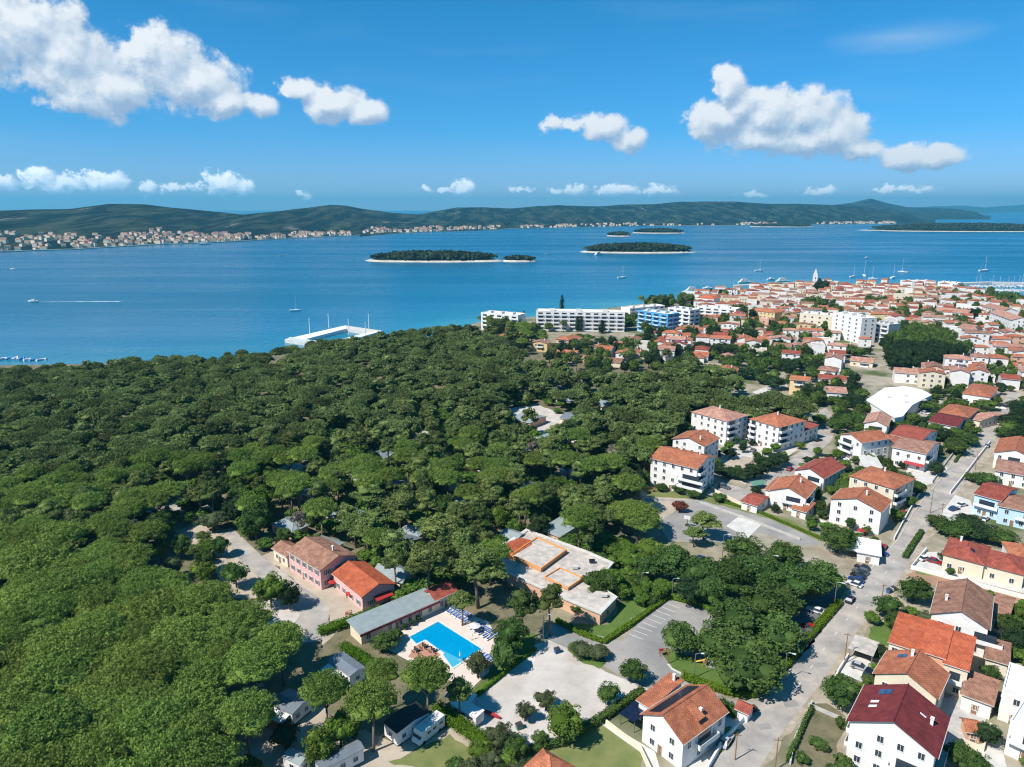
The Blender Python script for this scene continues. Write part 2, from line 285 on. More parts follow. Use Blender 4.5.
# ------------------------------------------------------------------ object helpers
def link(o): COL.objects.link(o); return o
def tag(o, label=None, cat=None, group=None, kind=None):
    if label: o['label'] = label
    if cat: o['category'] = cat
    if group: o['group'] = group
    if kind: o['kind'] = kind
    return o
def empty(name, loc=(0, 0, 0), rz=0.0, **kw):
    o = bpy.data.objects.new(name, None); o.empty_display_size = 0.3; link(o); o.location = loc; o.rotation_euler = (0, 0, rz)
    return tag(o, **kw)
class MB:
    """collects shapes into one mesh"""
    def __init__(s): s.v = []; s.f = []; s.m = []
    def add(s, verts, faces, mi=0):
        b = len(s.v); s.v += [tuple(v) for v in verts]; s.f += [tuple(b+i for i in f) for f in faces]; s.m += [mi]*len(faces); return s
    def box(s, x0, x1, y0, y1, z0, z1, mi=0):
        v = [(x0,y0,z0),(x1,y0,z0),(x1,y1,z0),(x0,y1,z0),(x0,y0,z1),(x1,y0,z1),(x1,y1,z1),(x0,y1,z1)]
        return s.add(v, [(0,3,2,1),(4,5,6,7),(0,1,5,4),(1,2,6,5),(2,3,7,6),(3,0,4,7)], mi)
    def poly(s, pts, z0, z1, mi=0):
        n = len(pts); a = sum(pts[i][0]*pts[(i+1)%n][1]-pts[(i+1)%n][0]*pts[i][1] for i in range(n))
        if a < 0: pts = pts[::-1]
        v = [(p[0], p[1], z0) for p in pts]+[(p[0], p[1], z1) for p in pts]
        f = [tuple(range(n-1, -1, -1)), tuple(range(n, 2*n))]+[(i, (i+1)%n, n+(i+1)%n, n+i) for i in range(n)]
        return s.add(v, f, mi)
    def tube(s, pts, rad, n=7, mi=0, cap=True):
        pts = [Vector(p) for p in pts]; rings = []
        for i, p in enumerate(pts):
            d = (pts[min(i+1, len(pts)-1)]-pts[max(i-1, 0)]).normalized()
            a = d.cross(Vector((0, 0, 1)) if abs(d.z) < 0.9 else Vector((1, 0, 0))).normalized(); b = d.cross(a)
            r = rad[i] if isinstance(rad, (list, tuple)) else rad
            rings.append([p+(a*math.cos(2*math.pi*k/n)+b*math.sin(2*math.pi*k/n))*r for k in range(n)])
        v = [q for rr in rings for q in rr]; f = []
        for i in range(len(pts)-1):
            for k in range(n): f.append((i*n+k, i*n+(k+1)%n, (i+1)*n+(k+1)%n, (i+1)*n+k))
        if cap: f += [tuple(range(n)), tuple(range((len(pts)-1)*n, len(pts)*n))]
        return s.add(v, f, mi)
    def quad(s, a, b, c, d, mi=0): return s.add([a, b, c, d], [(0, 1, 2, 3)], mi)
    def slab(s, pts, t, mi=0):                   # planar polygon in 3D with thickness t downward
        n = len(pts); v = [tuple(p) for p in pts]+[(p[0], p[1], p[2]-t) for p in pts]
        f = [tuple(range(n)), tuple(range(2*n-1, n-1, -1))]+[(i, n+i, n+(i+1)%n, (i+1)%n) for i in range(n)]
        return s.add(v, f, mi)
    def mesh(s, name, mats, smooth=False):
        me = bpy.data.meshes.new(name); me.from_pydata(s.v, [], s.f)
        for m_ in (mats if isinstance(mats, (list, tuple)) else [mats]): me.materials.append(m_)
        me.polygons.foreach_set('material_index', s.m)
        if smooth: me.polygons.foreach_set('use_smooth', [True]*len(s.f))
        bm = bmesh.new(); bm.from_mesh(me); bmesh.ops.recalc_face_normals(bm, faces=bm.faces); bm.to_mesh(me); bm.free()
        return me
    def build(s, name, mats, parent=None, smooth=False, **kw):
        o = bpy.data.objects.new(name, s.mesh(name, mats, smooth)); link(o); o.parent = parent; return tag(o, **kw)
def inst(me, name, parent=None, loc=(0, 0, 0), rot=(0, 0, 0), scale=None, **kw):
    o = bpy.data.objects.new(name, me); link(o); o.parent = parent; o.location = loc; o.rotation_euler = rot
    if scale: o.scale = scale
    return tag(o, **kw)
def copy_tree(o, parent=None):
    c = o.copy(); link(c); c.parent = parent
    for ch in KIDS.get(o.name, []): copy_tree_child(ch, c)
    return c
KIDS = {}
def copy_tree_child(o, parent):
    c = o.copy(); link(c); c.parent = parent
    for ch in KIDS.get(o.name, []): copy_tree_child(ch, c)
def register(o):
    KIDS[o.name] = list(o.children)
    for ch in o.children: register(ch)
def np_mesh(name, V, Q, mats, smooth=False, tris=False):
    me = bpy.data.meshes.new(name); k = Q.shape[1]
    me.vertices.add(len(V)); me.vertices.foreach_set('co', np.ascontiguousarray(V, dtype=np.float32).ravel())
    me.loops.add(len(Q)*k); me.loops.foreach_set('vertex_index', np.ascontiguousarray(Q, dtype=np.int32).ravel())
    me.polygons.add(len(Q)); me.polygons.foreach_set('loop_start', np.arange(0, len(Q)*k, k, dtype=np.int32)); me.polygons.foreach_set('loop_total', np.full(len(Q), k, dtype=np.int32))
    if smooth: me.polygons.foreach_set('use_smooth', np.ones(len(Q), dtype=bool))
    for m_ in mats: me.materials.append(m_)
    me.update(calc_edges=True); return me
def inside(p, poly):
    x, y = p[0], p[1]; c = False; n = len(poly)
    for i in range(n):
        a, b = poly[i], poly[(i+1) % n]
        if (a[1] > y) != (b[1] > y) and x < (b[0]-a[0])*(y-a[1])/(b[1]-a[1])+a[0]: c = not c
    return c
BLOCK = []                                       # footprints (world polygons with margin) that trees and filler houses must leave free
BLOCKB = []
def block(poly, mg=0.0):
    cx = sum(p[0] for p in poly)/len(poly); cy = sum(p[1] for p in poly)/len(poly); q = []
    for p in poly:
        d = math.hypot(p[0]-cx, p[1]-cy) or 1; q.append((p[0]+(p[0]-cx)/d*mg, p[1]+(p[1]-cy)/d*mg))
    BLOCK.append(q); BLOCKB.append((min(p[0] for p in q), max(p[0] for p in q), min(p[1] for p in q), max(p[1] for p in q)))
def free(x, y):
    for b, q in zip(BLOCKB, BLOCK):
        if b[0] <= x <= b[1] and b[2] <= y <= b[3] and inside((x, y), q): return False
    return True
def PX(pts, z=0.0): return [tuple(P(a, b, z)[:2]) for a, b in pts]
# labels that single out: nearest landmark + side + rank
LAND = []                                        # (phrase, x, y)
def landmark(phrase, x, y): LAND.append((phrase, x, y))
ITEMS = []
def item(o, adj, kind, cat, group, x=None, y=None): ITEMS.append((o, adj, kind, cat, group, o.location.x if x is None else x, o.location.y if y is None else y))
# ================================================================== SETTING
Z11 = 11.0
COAST = ([tuple(P(a, b, 9)[:2]) for a, b in [(-900,372),(-500,372),(-200,370),(0,368),(60,363),(130,360),(200,355),(255,352),(290,346),(340,339),(380,333),(440,325)]]
         + PX([(478,322),(530,317),(600,309),(640,304),(680,300),(700,294),(735,291),(760,286),(800,284),(850,284),(900,284.5),(935,285),(958,289),(972,296),(990,302),(1015,308),(1060,313),(1300,330)]))
LANDP = COAST + [(2600, 560), (2600, -400), (-1500, -400), (-1500, 420)]
# -- sea
def sdist(x, y):
    best = np.full(x.shape, 1e9)
    for (a, b) in zip(COAST[:-1], COAST[1:]):
        dx, dy = b[0]-a[0], b[1]-a[1]; t = np.clip(((x-a[0])*dx+(y-a[1])*dy)/(dx*dx+dy*dy), 0, 1)
        best = np.minimum(best, np.hypot(x-a[0]-t*dx, y-a[1]-t*dy))
    return best
SEA_Z = -1.5
xs = np.concatenate([[-26000,-12000,-6000,-3000,-1800,-1300], np.arange(-1000, 1400, 20), [1600,2100,3200,6000,12000,26000]])
ys = np.concatenate([[-6000,-1500,100,250], np.arange(350, 1700, 20), [1800,2000,2300,2800,3500,5000,8000,13000,20000,30000]])
gx, gy = np.meshgrid(xs, ys); V = np.stack([gx.ravel(), gy.ravel(), np.full(gx.size, SEA_Z)], 1)
nx, ny = len(xs), len(ys); ii = (np.arange(ny-1)[:, None]*nx+np.arange(nx-1)[None, :]).ravel()
sea_me = np_mesh('sea', V, np.stack([ii, ii+1, ii+nx+1, ii+nx], 1), [])
at_ = sea_me.attributes.new('depth', 'FLOAT', 'POINT'); at_.data.foreach_set('value', sdist(gx.ravel(), gy.ravel()).astype(np.float32))
m = bpy.data.materials.new('sea_water'); m.use_nodes = True; t = m.node_tree; b = t.nodes['Principled BSDF']
b.inputs['IOR'].default_value = 1.33; b.inputs['Specular IOR Level'].default_value = 0.5
ad = N(t, 'ShaderNodeAttribute', attribute_name='depth'); c = N(t, 'ShaderNodeTexCoord')
mp = N(t, 'ShaderNodeMapping'); mp.inputs['Scale'].default_value = (0.0016, 0.010, 1); mp.inputs['Rotation'].default_value = (0, 0, R(4)); t.links.new(c.outputs['Object'], mp.inputs['Vector'])
n1 = N(t, 'ShaderNodeTexNoise'); n1.inputs['Scale'].default_value = 1; n1.inputs['Detail'].default_value = 7; n1.inputs['Roughness'].default_value = 0.6; t.links.new(mp.outputs[0], n1.inputs['Vector'])
dd = math_(t, 'MULTIPLY_ADD', n1.outputs['Fac'], 90, math_(t, 'ADD', ad.outputs['Fac'], -45.0))
r = N(t, 'ShaderNodeValToRGB'); t.links.new(math_(t, 'DIVIDE', dd, 900.0, clamp=True), r.inputs[0])
e = r.color_ramp.elements; e[0].position = 0.0; e[0].color = (0.045, 0.27, 0.33, 1); e[1].position = 1.0; e[1].color = (0.001, 0.100, 0.200, 1)
q = e.new(0.05); q.color = (0.015, 0.185, 0.28, 1); q = e.new(0.16); q.color = (0.005, 0.14, 0.26, 1); q = e.new(0.36); q.color = (0.001, 0.115, 0.210, 1)
t.links.new(r.outputs[0], b.inputs['Base Color'])
t.links.new(math_(t, 'MULTIPLY_ADD', n1.outputs['Fac'], 0.55, 0.0), b.inputs['Roughness'])
n2 = N(t, 'ShaderNodeTexNoise'); n2.inputs['Scale'].default_value = 0.20; n2.inputs['Detail'].default_value = 4; t.links.new(c.outputs['Object'], n2.inputs['Vector'])
bp = N(t, 'ShaderNodeBump'); bp.inputs['Distance'].default_value = 0.8; bp.inputs['Strength'].default_value = 0.55
t.links.new(n2.outputs['Fac'], bp.inputs['Height']); t.links.new(bp.outputs[0], b.inputs['Normal'])
sea_me.materials.append(m); tag(inst(sea_me, 'sea'), kind='structure')
# -- land
def extra_green(t, c, out):
    n = N(t, 'ShaderNodeTexNoise'); n.inputs['Scale'].default_value = 0.045; n.inputs['Detail'].default_value = 5; t.links.new(c.outputs['Object'], n.inputs['Vector'])
    f = math_(t, 'MULTIPLY_ADD', n.outputs['Fac'], 5.0, -2.3, clamp=True); mx = N(t, 'ShaderNodeMix', data_type='RGBA'); t.links.new(f, mx.inputs[0])
    t.links.new(out, mx.inputs[6]); mx.inputs[7].default_value = (0.085, 0.115, 0.035, 1); return mx.outputs[2]
mat('dirt_verge', (0.50, 0.41, 0.33), scale=0.3, col2=(0.24, 0.21, 0.12), detail=12)
mat('town_mix', (0.46, 0.40, 0.32), scale=0.10, col2=(0.24, 0.20, 0.13), detail=12, extra=extra_green)
mat('ground_mix', (0.40, 0.34, 0.26), scale=0.12, col2=(0.20, 0.18, 0.10), detail=9, extra=extra_green)
MB().poly(LANDP, -3.0, 0.0).build('ground', M['ground_mix'], kind='structure')
LV = {}; SHC = [0]
def sheet(name, px, matn, lvl=1, world=False, bl=0.5, nat=False):
    pts = px if world else PX(px)
    a = sum(pts[i][0]*pts[(i+1) % len(pts)][1]-pts[(i+1) % len(pts)][0]*pts[i][1] for i in range(len(pts)))
    if a < 0: pts = pts[::-1]
    if nat:                                      # ragged natural edge
        q = []
        for i, p in enumerate(pts):
            n_ = pts[(i+1) % len(pts)]; L = math.hypot(n_[0]-p[0], n_[1]-p[1]); k = max(1, int(L/1.6))
            for j in range(k):
                x = p[0]+(n_[0]-p[0])*j/k; y = p[1]+(n_[1]-p[1])*j/k
                q.append((x+1.1*noise.noise((x*.35, y*.35, 3)), y+1.1*noise.noise((x*.35, y*.35, 9))))
        pts = q
    SHC[0] += 1; z = 0.007*lvl+0.0008*(SHC[0] % 8)
    o = MB().add([(p[0], p[1], z) for p in pts], [tuple(range(len(pts)))]).build(name, M[matn], kind='structure')
    if bl is not None: block(pts, bl)
    return o
# town ground (paved and dusty), forest floor
sheet('town_ground', [(640,470),(700,390),(640,350),(560,330),(700,305),(960,300),(1100,330),(1300,900),(1000,900),(700,900),(620,770),(720,690),(800,640),(850,570),(780,560),(655,520)], 'town_mix', 1, bl=None)
sheet('forest_floor', [(-400,900),(-400,372),(200,362),(470,332),(560,345),(690,370),(700,390),(640,470),(640,530),(590,560),(530,640),(470,700),(440,900)], 'dirt', 1, bl=None)
# -- main road
RL = [(684,800),(710,765),(747,720),(775,690),(798,656),(824,624),(844,602),(865,577),(884,555),(899,540),(914,513),(926,497),(941,480),(957,457),(974,440),(991,424),(1005,401),(1008,392)]
RR = [(730,800),(760,767),(786,727),(816,690),(842,652),(865,621),(884,596),(902,574),(914,555),(921,540),(941,513),(953,497),(966,482),(978,463),(991,445),(999,432),(1010,413),(1017,401),(1022,392)]
sheet('road_verge', [(x-5, y) for x, y in RL]+[(x+8, y) for x, y in RR[::-1]], 'dirt_verge', 2, nat=True)
sheet('main_road', RL+RR[::-1], 'asphalt_pale', 4)
def strip(name, px, w, z0, z1, matn, kind='structure', parent=None, world=False, **kw):
    pts = px if world else PX(px); mb = MB(); L = []; Rr = []
    for i, p in enumerate(pts):
        a = Vector(pts[max(i-1, 0)]); b_ = Vector(pts[min(i+1, len(pts)-1)]); d = (b_-a).normalized(); n = Vector((-d.y, d.x))*w/2
        L.append((p[0]+n.x, p[1]+n.y)); Rr.append((p[0]-n.x, p[1]-n.y))
    k = len(pts); v = [(x, y, z0) for x, y in L]+[(x, y, z0) for x, y in Rr]+[(x, y, z1) for x, y in L]+[(x, y, z1) for x, y in Rr]; f = []
    for i in range(k-1):
        f += [(2*k+i, 2*k+i+1, 3*k+i+1, 3*k+i), (i, i+1, 2*k+i+1, 2*k+i), (k+i+1, k+i, 3*k+i, 3*k+i+1)]
    f += [(0, 2*k, 3*k, k), (k-1, 2*k-1, 4*k-1, 3*k-1)]
    return mb.add(v, f).build(name, M[matn], parent, kind=kind, **kw)
strip('kerb', [(x-1, y) for x, y in RL[4:16]], 0.4, 0, 0.13, 'concrete')
# worn centre dashes and patches on the main road
for i in range(3, 10):
    a = (Vector(RL[i])+Vector(RR[i+1 if i > 8 else i]))*0.5; b_ = (Vector(RL[i+1])+Vector(RR[min(i+1, len(RR)-1)]))*0.5
    for k in (0.1, 0.6):
        p = P(*(a+(b_-a)*k)); q = P(*(a+(b_-a)*(k+0.10))); strip('road_marking', [tuple(p[:2]), tuple(q[:2])], 0.16, 0.030, 0.042, 'paint_white', world=True)
for (x, y, s) in [(791,704,1.6),(765,727,1.3),(822,665,1.2),(760,688,1.0)]:
    p = P(x, y); sheet('road_patch', [(p.x-s, p.y-s*.7), (p.x+s, p.y-s*.4), (p.x+s*.8, p.y+s*.8), (p.x-s*.9, p.y+s*.6)], 'asphalt', 5, world=True, bl=None)
# -- side road, entrance plaza, car parks
sheet('side_road', [(786,702),(775,697),(752,702),(731,700),(706,689),(678,673),(668,664),(655,668),(690,700),(720,716),(748,722),(755,716)], 'asphalt', 3)
sheet('entrance_plaza', [(551,624),(600,636),(622,641),(640,622),(668,597),(700,606),(735,617),(745,640),(735,668),(676,668),(668,664),(655,690),(640,688),(600,664),(560,644),(543,638)], 'asphalt', 3)
for i in range(9):                               # bay lines of the marked car park
    x = 629+i*4.6; y = 634-i*3.9; strip('parking_line', [(x, y), (x+14, y+5.5)], 0.14, 0.022, 0.034, 'paint_white')
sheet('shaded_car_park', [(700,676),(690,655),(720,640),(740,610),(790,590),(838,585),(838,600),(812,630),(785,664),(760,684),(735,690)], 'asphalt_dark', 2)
strip('kerb', [(668,664),(672,669),(698,683),(729,694),(750,697),(768,693),(780,684),(790,669)], 0.45, 0, 0.15, 'concrete_pale')
sheet('verge_lawn', [(672,667),(664,655),(668,648),(690,655),(720,672),(745,683),(765,680),(790,655),(835,602),(842,600),(812,645),(788,671),(768,690),(748,695),(725,690),(698,680)], 'lawn', 4, nat=True)
sheet('lawn', [(605,556),(560,542),(595,530),(640,545),(665,580),(720,600),(712,606),(665,593),(628,622),(604,640),(575,626),(555,622),(610,625),(625,590)], 'lawn', 2, nat=True, bl=None)
sheet('verge_lawn', [(566,650),(570,642),(598,652),(608,664),(600,668),(585,662)], 'lawn', 5, nat=True)
# -- white gravel court beside the pool
sheet('gravel_court', [(533,645),(549,640),(572,650),(606,672),(652,690),(640,700),(600,722),(560,742),(530,748),(500,745),(478,735),(462,712),(478,695)], 'gravel_white', 3)
sheet('lawn', [(462,707),(480,692),(535,648),(536,634),(512,625),(499,640),(492,672),(470,693),(448,705)], 'lawn', 4, nat=True)
sheet('lawn', [(505,760),(545,742),(590,725),(600,722),(640,748),(640,800),(500,800)], 'lawn_dry', 3, nat=True, bl=None)
sheet('garden_path', [(598,722),(606,722),(655,752),(662,775),(650,775),(640,752)], 'concrete_pale', 5)
sheet('dirt_yard', [(225,810),(235,742),(255,700),(300,690),(340,720),(395,742),(450,727),(500,752),(500,810)], 'dirt_pale', 2, nat=True, bl=None)
sheet('lawn', [(385,763),(450,735),(480,757),(450,772)], 'lawn_dry', 4, nat=True)
# -- pool terrace
DECKP = [(384,635),(437,599),(455,597),(462,612),(489,622),(496,638),(489,672),(470,690),(440,676),(407,660),(388,650)]
# terrace is built round the basin, so that the water can lie below its edge
POOL = PX([(409.7,637.2),(438.2,622),(481.2,649),(452.8,668),(442.5,654),(425,641.5),(417.6,645)])
deck = sheet('pool_terrace', DECKP, 'deck', 4)
# -- road to the pink house, drive, yards
sheet('camp_road', [(222,530),(232,528),(262,556),(300,585),(322,600),(330,610),(324,640),(303,643),(285,636),(300,615),(290,602),(262,580),(240,560)], 'asphalt_pale', 4)
sheet('gravel_yard', [(285,636),(250,620),(248,607),(262,600),(290,598),(302,616),(303,640)], 'gravel_white', 3, nat=True)
sheet('gravel_yard', [(262,556),(280,548),(300,560),(340,585),(365,600),(372,618),(345,622),(330,640),(322,645),(330,612),(300,585)], 'dirt_pale', 3, nat=True)
sheet('dirt_yard', [(150,513),(205,497),(225,510),(205,522),(225,530),(240,560),(262,580),(270,600),(235,598),(205,560),(185,535),(150,525)], 'dirt_pale', 2, nat=True, bl=None)
sheet('camp_road', [(143,512),(205,493),(210,500),(165,517),(146,520)], 'asphalt_pale', 4)
sheet('gravel_yard', [(500,410),(535,404),(580,420),(582,440),(560,448),(535,440),(525,425),(495,424)], 'gravel_white', 3, nat=True, bl=-2)
sheet('gravel_yard', [(600,424),(612,424),(612,440),(600,438)], 'gravel_white', 3, nat=True)
sheet('lawn', [(585,430),(600,420),(650,430),(655,455),(600,470),(585,450)], 'lawn', 2, nat=True, bl=None)
# -- court with the basketball hoop, lane above it
sheet('ball_court', [(655,523),(697,499),(720,505),(760,515),(815,535),(822,545),(800,545),(760,532),(735,545),(700,540),(665,540)], 'asphalt', 3)
sheet('verge_lawn', [(697,499),(650,497),(640,488),(655,486),(720,498),(790,520),(828,540),(820,541),(770,519)], 'lawn_dry', 4, nat=True)
sheet('concrete_pad', [(726,526),(738,517),(762,524),(748,538)], 'concrete_pale', 5)
sheet('dirt_yard', [(640,488),(660,488),(690,500),(665,520),(645,512)], 'dirt_pale', 3, nat=True)
sheet('lane', [(706,494),(718,481),(745,489),(757,480),(777,463),(800,452),(815,437),(822,424),(818,412),(826,407),(836,425),(832,440),(812,458),(785,478),(768,492),(750,503)], 'asphalt_pale', 3)
sheet('gravel_yard', [(715,470),(712,452),(742,438),(800,448),(778,463),(757,480),(745,484)], 'gravel_white', 2, bl=None)
sheet('dirt_yard', [(722,463),(742,456),(765,460),(750,470),(730,472)], 'dirt_pale', 4, nat=True)
sheet('lane', [(752,392),(800,376),(806,379),(760,396)], 'concrete_pale', 3)
sheet('lane', [(820,470),(880,440),(915,420),(940,400),(947,403),(915,430),(885,448),(830,478)], 'asphalt_pale', 2)
# -- plots right of the main road
sheet('dirt_plot', [(915,570),(1100,610),(1100,626),(1010,598),(925,585),(905,575)], 'dirt_red', 3, nat=True)
sheet('lawn_plot', [(915,568),(1100,600),(1100,606),(915,573)], 'lawn_dry', 4, nat=True, bl=None)
sheet('villa_yard', [(912,566),(925,552),(945,552),(1020,573),(1060,590),(1050,600)], 'concrete_pale', 4)
sheet('garden_lawn', [(870,628),(890,618),(925,625),(920,640),(890,646),(868,640)], 'lawn', 3, nat=True, bl=None)
sheet('dirt_plot', [(812,704),(830,704),(848,722),(835,745),(845,775),(790,785),(790,745)], 'dirt', 3, nat=True, bl=None)
sheet('paved_yard', [(846,656),(866,658),(872,664),(862,682),(838,672)], 'concrete_pale', 5)
sheet('paved_yard', [(938,700),(960,694),(990,704),(985,722),(960,745),(945,745)], 'concrete', 5)
sheet('paved_yard', [(975,745),(1000,740),(1010,780),(980,790),(970,770)], 'concrete_pale', 4)
sheet('forecourt', [(903,472),(925,460),(940,463),(948,468),(932,484),(915,487)], 'concrete_pale', 4)
sheet('forecourt', [(938,517),(955,495),(970,500),(975,512),(968,522),(945,524)], 'concrete_pale', 4)
sheet('paved_yard', [(697,725),(712,712),(745,716),(750,724),(722,760),(700,790),(685,790)], 'concrete_pale', 4)
sheet('garden_lawn', [(712,738),(728,726),(742,730),(720,755)], 'lawn_dry', 5, nat=True)

# -- hills and far shore
def extra_rock(t, c, out):
    n = N(t, 'ShaderNodeTexNoise'); n.inputs['Scale'].default_value = 0.010; n.inputs['Detail'].default_value = 9; n.inputs['Roughness'].default_value = 0.68; t.links.new(c.outputs['Object'], n.inputs['Vector'])
    f = math_(t, 'MULTIPLY_ADD', n.outputs['Fac'], 12.0, -7.4, clamp=True); f = math_(t, 'MULTIPLY', f, 0.7); mx = N(t, 'ShaderNodeMix', data_type='RGBA'); t.links.new(f, mx.inputs[0])
    t.links.new(out, mx.inputs[6]); mx.inputs[7].default_value = (0.26, 0.24, 0.19, 1); return mx.outputs[2]
mat('hill_scrub', (0.048, 0.060, 0.036), scale=0.016, col2=(0.006, 0.015, 0.014), detail=15, bump=22.0, extra=extra_rock, spec=0.05)
for n_ in M['hill_scrub'].node_tree.nodes:
    if n_.type == 'VALTORGB': n_.color_ramp.elements[0].position = 0.45; n_.color_ramp.elements[1].position = 0.62
    if n_.type == 'TEX_NOISE':                   # slopes are seen nearly edge-on: patches run up and down the slope
        t_ = M['hill_scrub'].node_tree; src = n_.inputs['Vector'].links[0].from_socket; mp_ = N(t_, 'ShaderNodeMapping'); mp_.inputs['Scale'].default_value = (1.0, 0.22, 2.0); t_.links.new(src, mp_.inputs['Vector']); t_.links.new(mp_.outputs[0], n_.inputs['Vector'])
mat('shore_rock', (0.62, 0.58, 0.50), scale=0.05, col2=(0.40, 0.36, 0.30))
def hill(name, cols, width, back, seed, n=260, rise=0.55):
    px = np.array([c[0] for c in cols], float); sh = np.array([c[1] for c in cols], float); rg = np.array([c[2] for c in cols], float)
    wd = np.array([c[3] if len(c) > 3 else width for c in cols], float)
    X = np.linspace(px[0], px[-1], n); S = np.interp(X, px, sh); G = np.interp(X, px, rg); Wd = np.interp(X, px, wd)
    V = []; nv = 46
    for i in range(n):
        s = P(X[i], S[i], SEA_Z); L = math.hypot(s.x, s.y); dirv = Vector((s.x/L, s.y/L, 0)); D = L+Wd[i]
        rr = ray(X[i], G[i]); zr = H+rr.z*D/math.hypot(rr.x, rr.y); zr = max(zr, 6)
        end = min(1, (i+0.4)/10, (n-0.6-i)/10)
        for j in range(nv):
            v = j/(nv-1)*1.55
            if v <= 1: prof = v**rise*0.35+0.65*(v*v*(3-2*v))
            else: prof = 1-0.75*((v-1)/0.55)**1.3
            p = dirv*(L+Wd[i]*v+ (back*(v-1) if v > 1 else 0))
            q = (p.x*0.0016+seed, p.y*0.0016, 0.3); fb = noise.fractal(q, 1.0, 2.1, 5)
            z = zr*prof*end*(1+0.0*fb)+fb*zr*0.17*min(1, v*4)*(1 if v < 0.85 else 0.35)*end
            V.append((p.x, p.y, max(z, 0.8) if j else SEA_Z-2))
    V = np.array(V); ii = (np.arange(n-1)[:, None]*nv+np.arange(nv-1)[None, :]).ravel()
    o = inst(np_mesh(name, V, np.stack([ii, ii+nv, ii+nv+1, ii+1], 1), [M['hill_scrub']], smooth=True), name, kind='structure')
    return X, V.reshape(n, nv, 3)
HA = hill('hill', [(-160,258,216),(-60,254,214),(0,252,211.5),(40,250.5,210),(75,249.5,209),(98,248,206),(115,247,204),(150,245,204),(175,244,207),(215,242.5,211),(245,241,214,900),(280,239,211,900),(310,237.5,208),(332,236.5,205),(348,236,205.5),(365,235,209),(392,233.5,213),(430,232,215.5),(470,231,219),(500,230,226)], 1300, 500, 1.3)
HB = hill('hill', [(360,237,226),(385,234.5,216),(415,232.4,215),(438,231.5,211),(458,231,207.3),(482,230,206.8),(510,229,208.5),(530,228.5,207),(560,227.8,205.2),(600,227,206.3),(622,226.5,205.2),(650,226,204.4),(680,226,201.3),(735,225.5,201.8),(765,225,204),(790,225,204.3),(820,224.6,205),(860,224,207),(900,223.8,212),(935,223.5,222)], 1500, 900, 4.1)
HC = hill('hill', [(760,221,214),(800,220,207),(830,219.5,205.5),(850,219.5,202.5),(868,219.5,198),(885,219.5,203),(905,219.5,207),(950,219.4,208.5),(975,219.4,212),(990,219.2,218)], 2200, 900, 7.7)
HD = hill('distant_hill', [(880,213.5,209.5),(930,213.5,206.5),(960,213,205.5),(985,213,207.3),(1010,212.5,205.5),(1040,212,203.5),(1100,212,203),(1200,212,205)], 4000, 900, 2.7)
def zone_pt(Hh, px, v):
    X, V = Hh; i = int(np.clip(np.searchsorted(X, px), 1, len(X)-1)); j = v/1.55*(V.shape[1]-1); j0 = int(j)
    return Vector(V[i, j0]*(1-(j-j0))+V[i, min(j0+1, V.shape[1]-1)]*(j-j0))
# far shore towns: hundreds of houses a few pixels each
def far_houses(Hh, spans, name, wallm='wall_cream'):
    mb = MB()
    for (x0, x1, n, v1) in spans:
        for k in range(int(n*.8)):
            px = random.uniform(x0, x1); p = zone_pt(Hh, px, random.random()**1.5*v1+0.012)
            w, d, h = random.uniform(9, 17), random.uniform(8, 12), random.uniform(4, 8.5); a = random.uniform(-.6, .6)
            c_, s_ = math.cos(a), math.sin(a); loc = []
            for (u, v_) in ((-w/2, -d/2), (w/2, -d/2), (w/2, d/2), (-w/2, d/2)): loc.append((p.x+u*c_-v_*s_, p.y+u*s_+v_*c_))
            mb.poly(loc, p.z-6, p.z+h, 0)
            r0 = [(x, y, p.z+h+0.05) for x, y in loc]; e1 = ((loc[0][0]+loc[3][0])/2, (loc[0][1]+loc[3][1])/2, p.z+h+2.2); e2 = ((loc[1][0]+loc[2][0])/2, (loc[1][1]+loc[2][1])/2, p.z+h+2.2)
            mi = 1 if random.random() < 0.55 else 2
            mb.add(r0+[e1, e2], [(0, 1, 5, 4), (2, 3, 4, 5), (0, 4, 3), (1, 2, 5)], mi)
    mb.build(name, [M['wall_cream'], M['tile_brown'], M['tile_brown']], kind='stuff')
far_houses(HA, [(-100,100,240,0.30),(100,250,230,0.18),(150,170,25,0.28),(255,285,25,0.05),(290,312,35,0.14),(312,350,55,0.12),(363,386,34,0.14),(386,440,40,0.06)], 'far_shore_houses')
far_houses(HB, [(415,450,45,0.15),(450,500,65,0.10),(520,640,90,0.07),(740,775,40,0.06),(815,895,90,0.07),(640,740,20,0.02)], 'far_shore_houses')
far_houses(HD, [(925,1010,60,0.08)], 'far_shore_houses')
strip('shore_quay', [tuple((zone_pt(HA, x, 0)*0.9985)[:2]) for x in range(-60, 430, 12)], 10, -2, 0.6, 'shore_rock', world=True)
strip('shore_quay', [tuple((zone_pt(HB, x, 0)*0.9985)[:2]) for x in range(420, 900, 15)], 14, -2, 0.9, 'shore_rock', world=True)
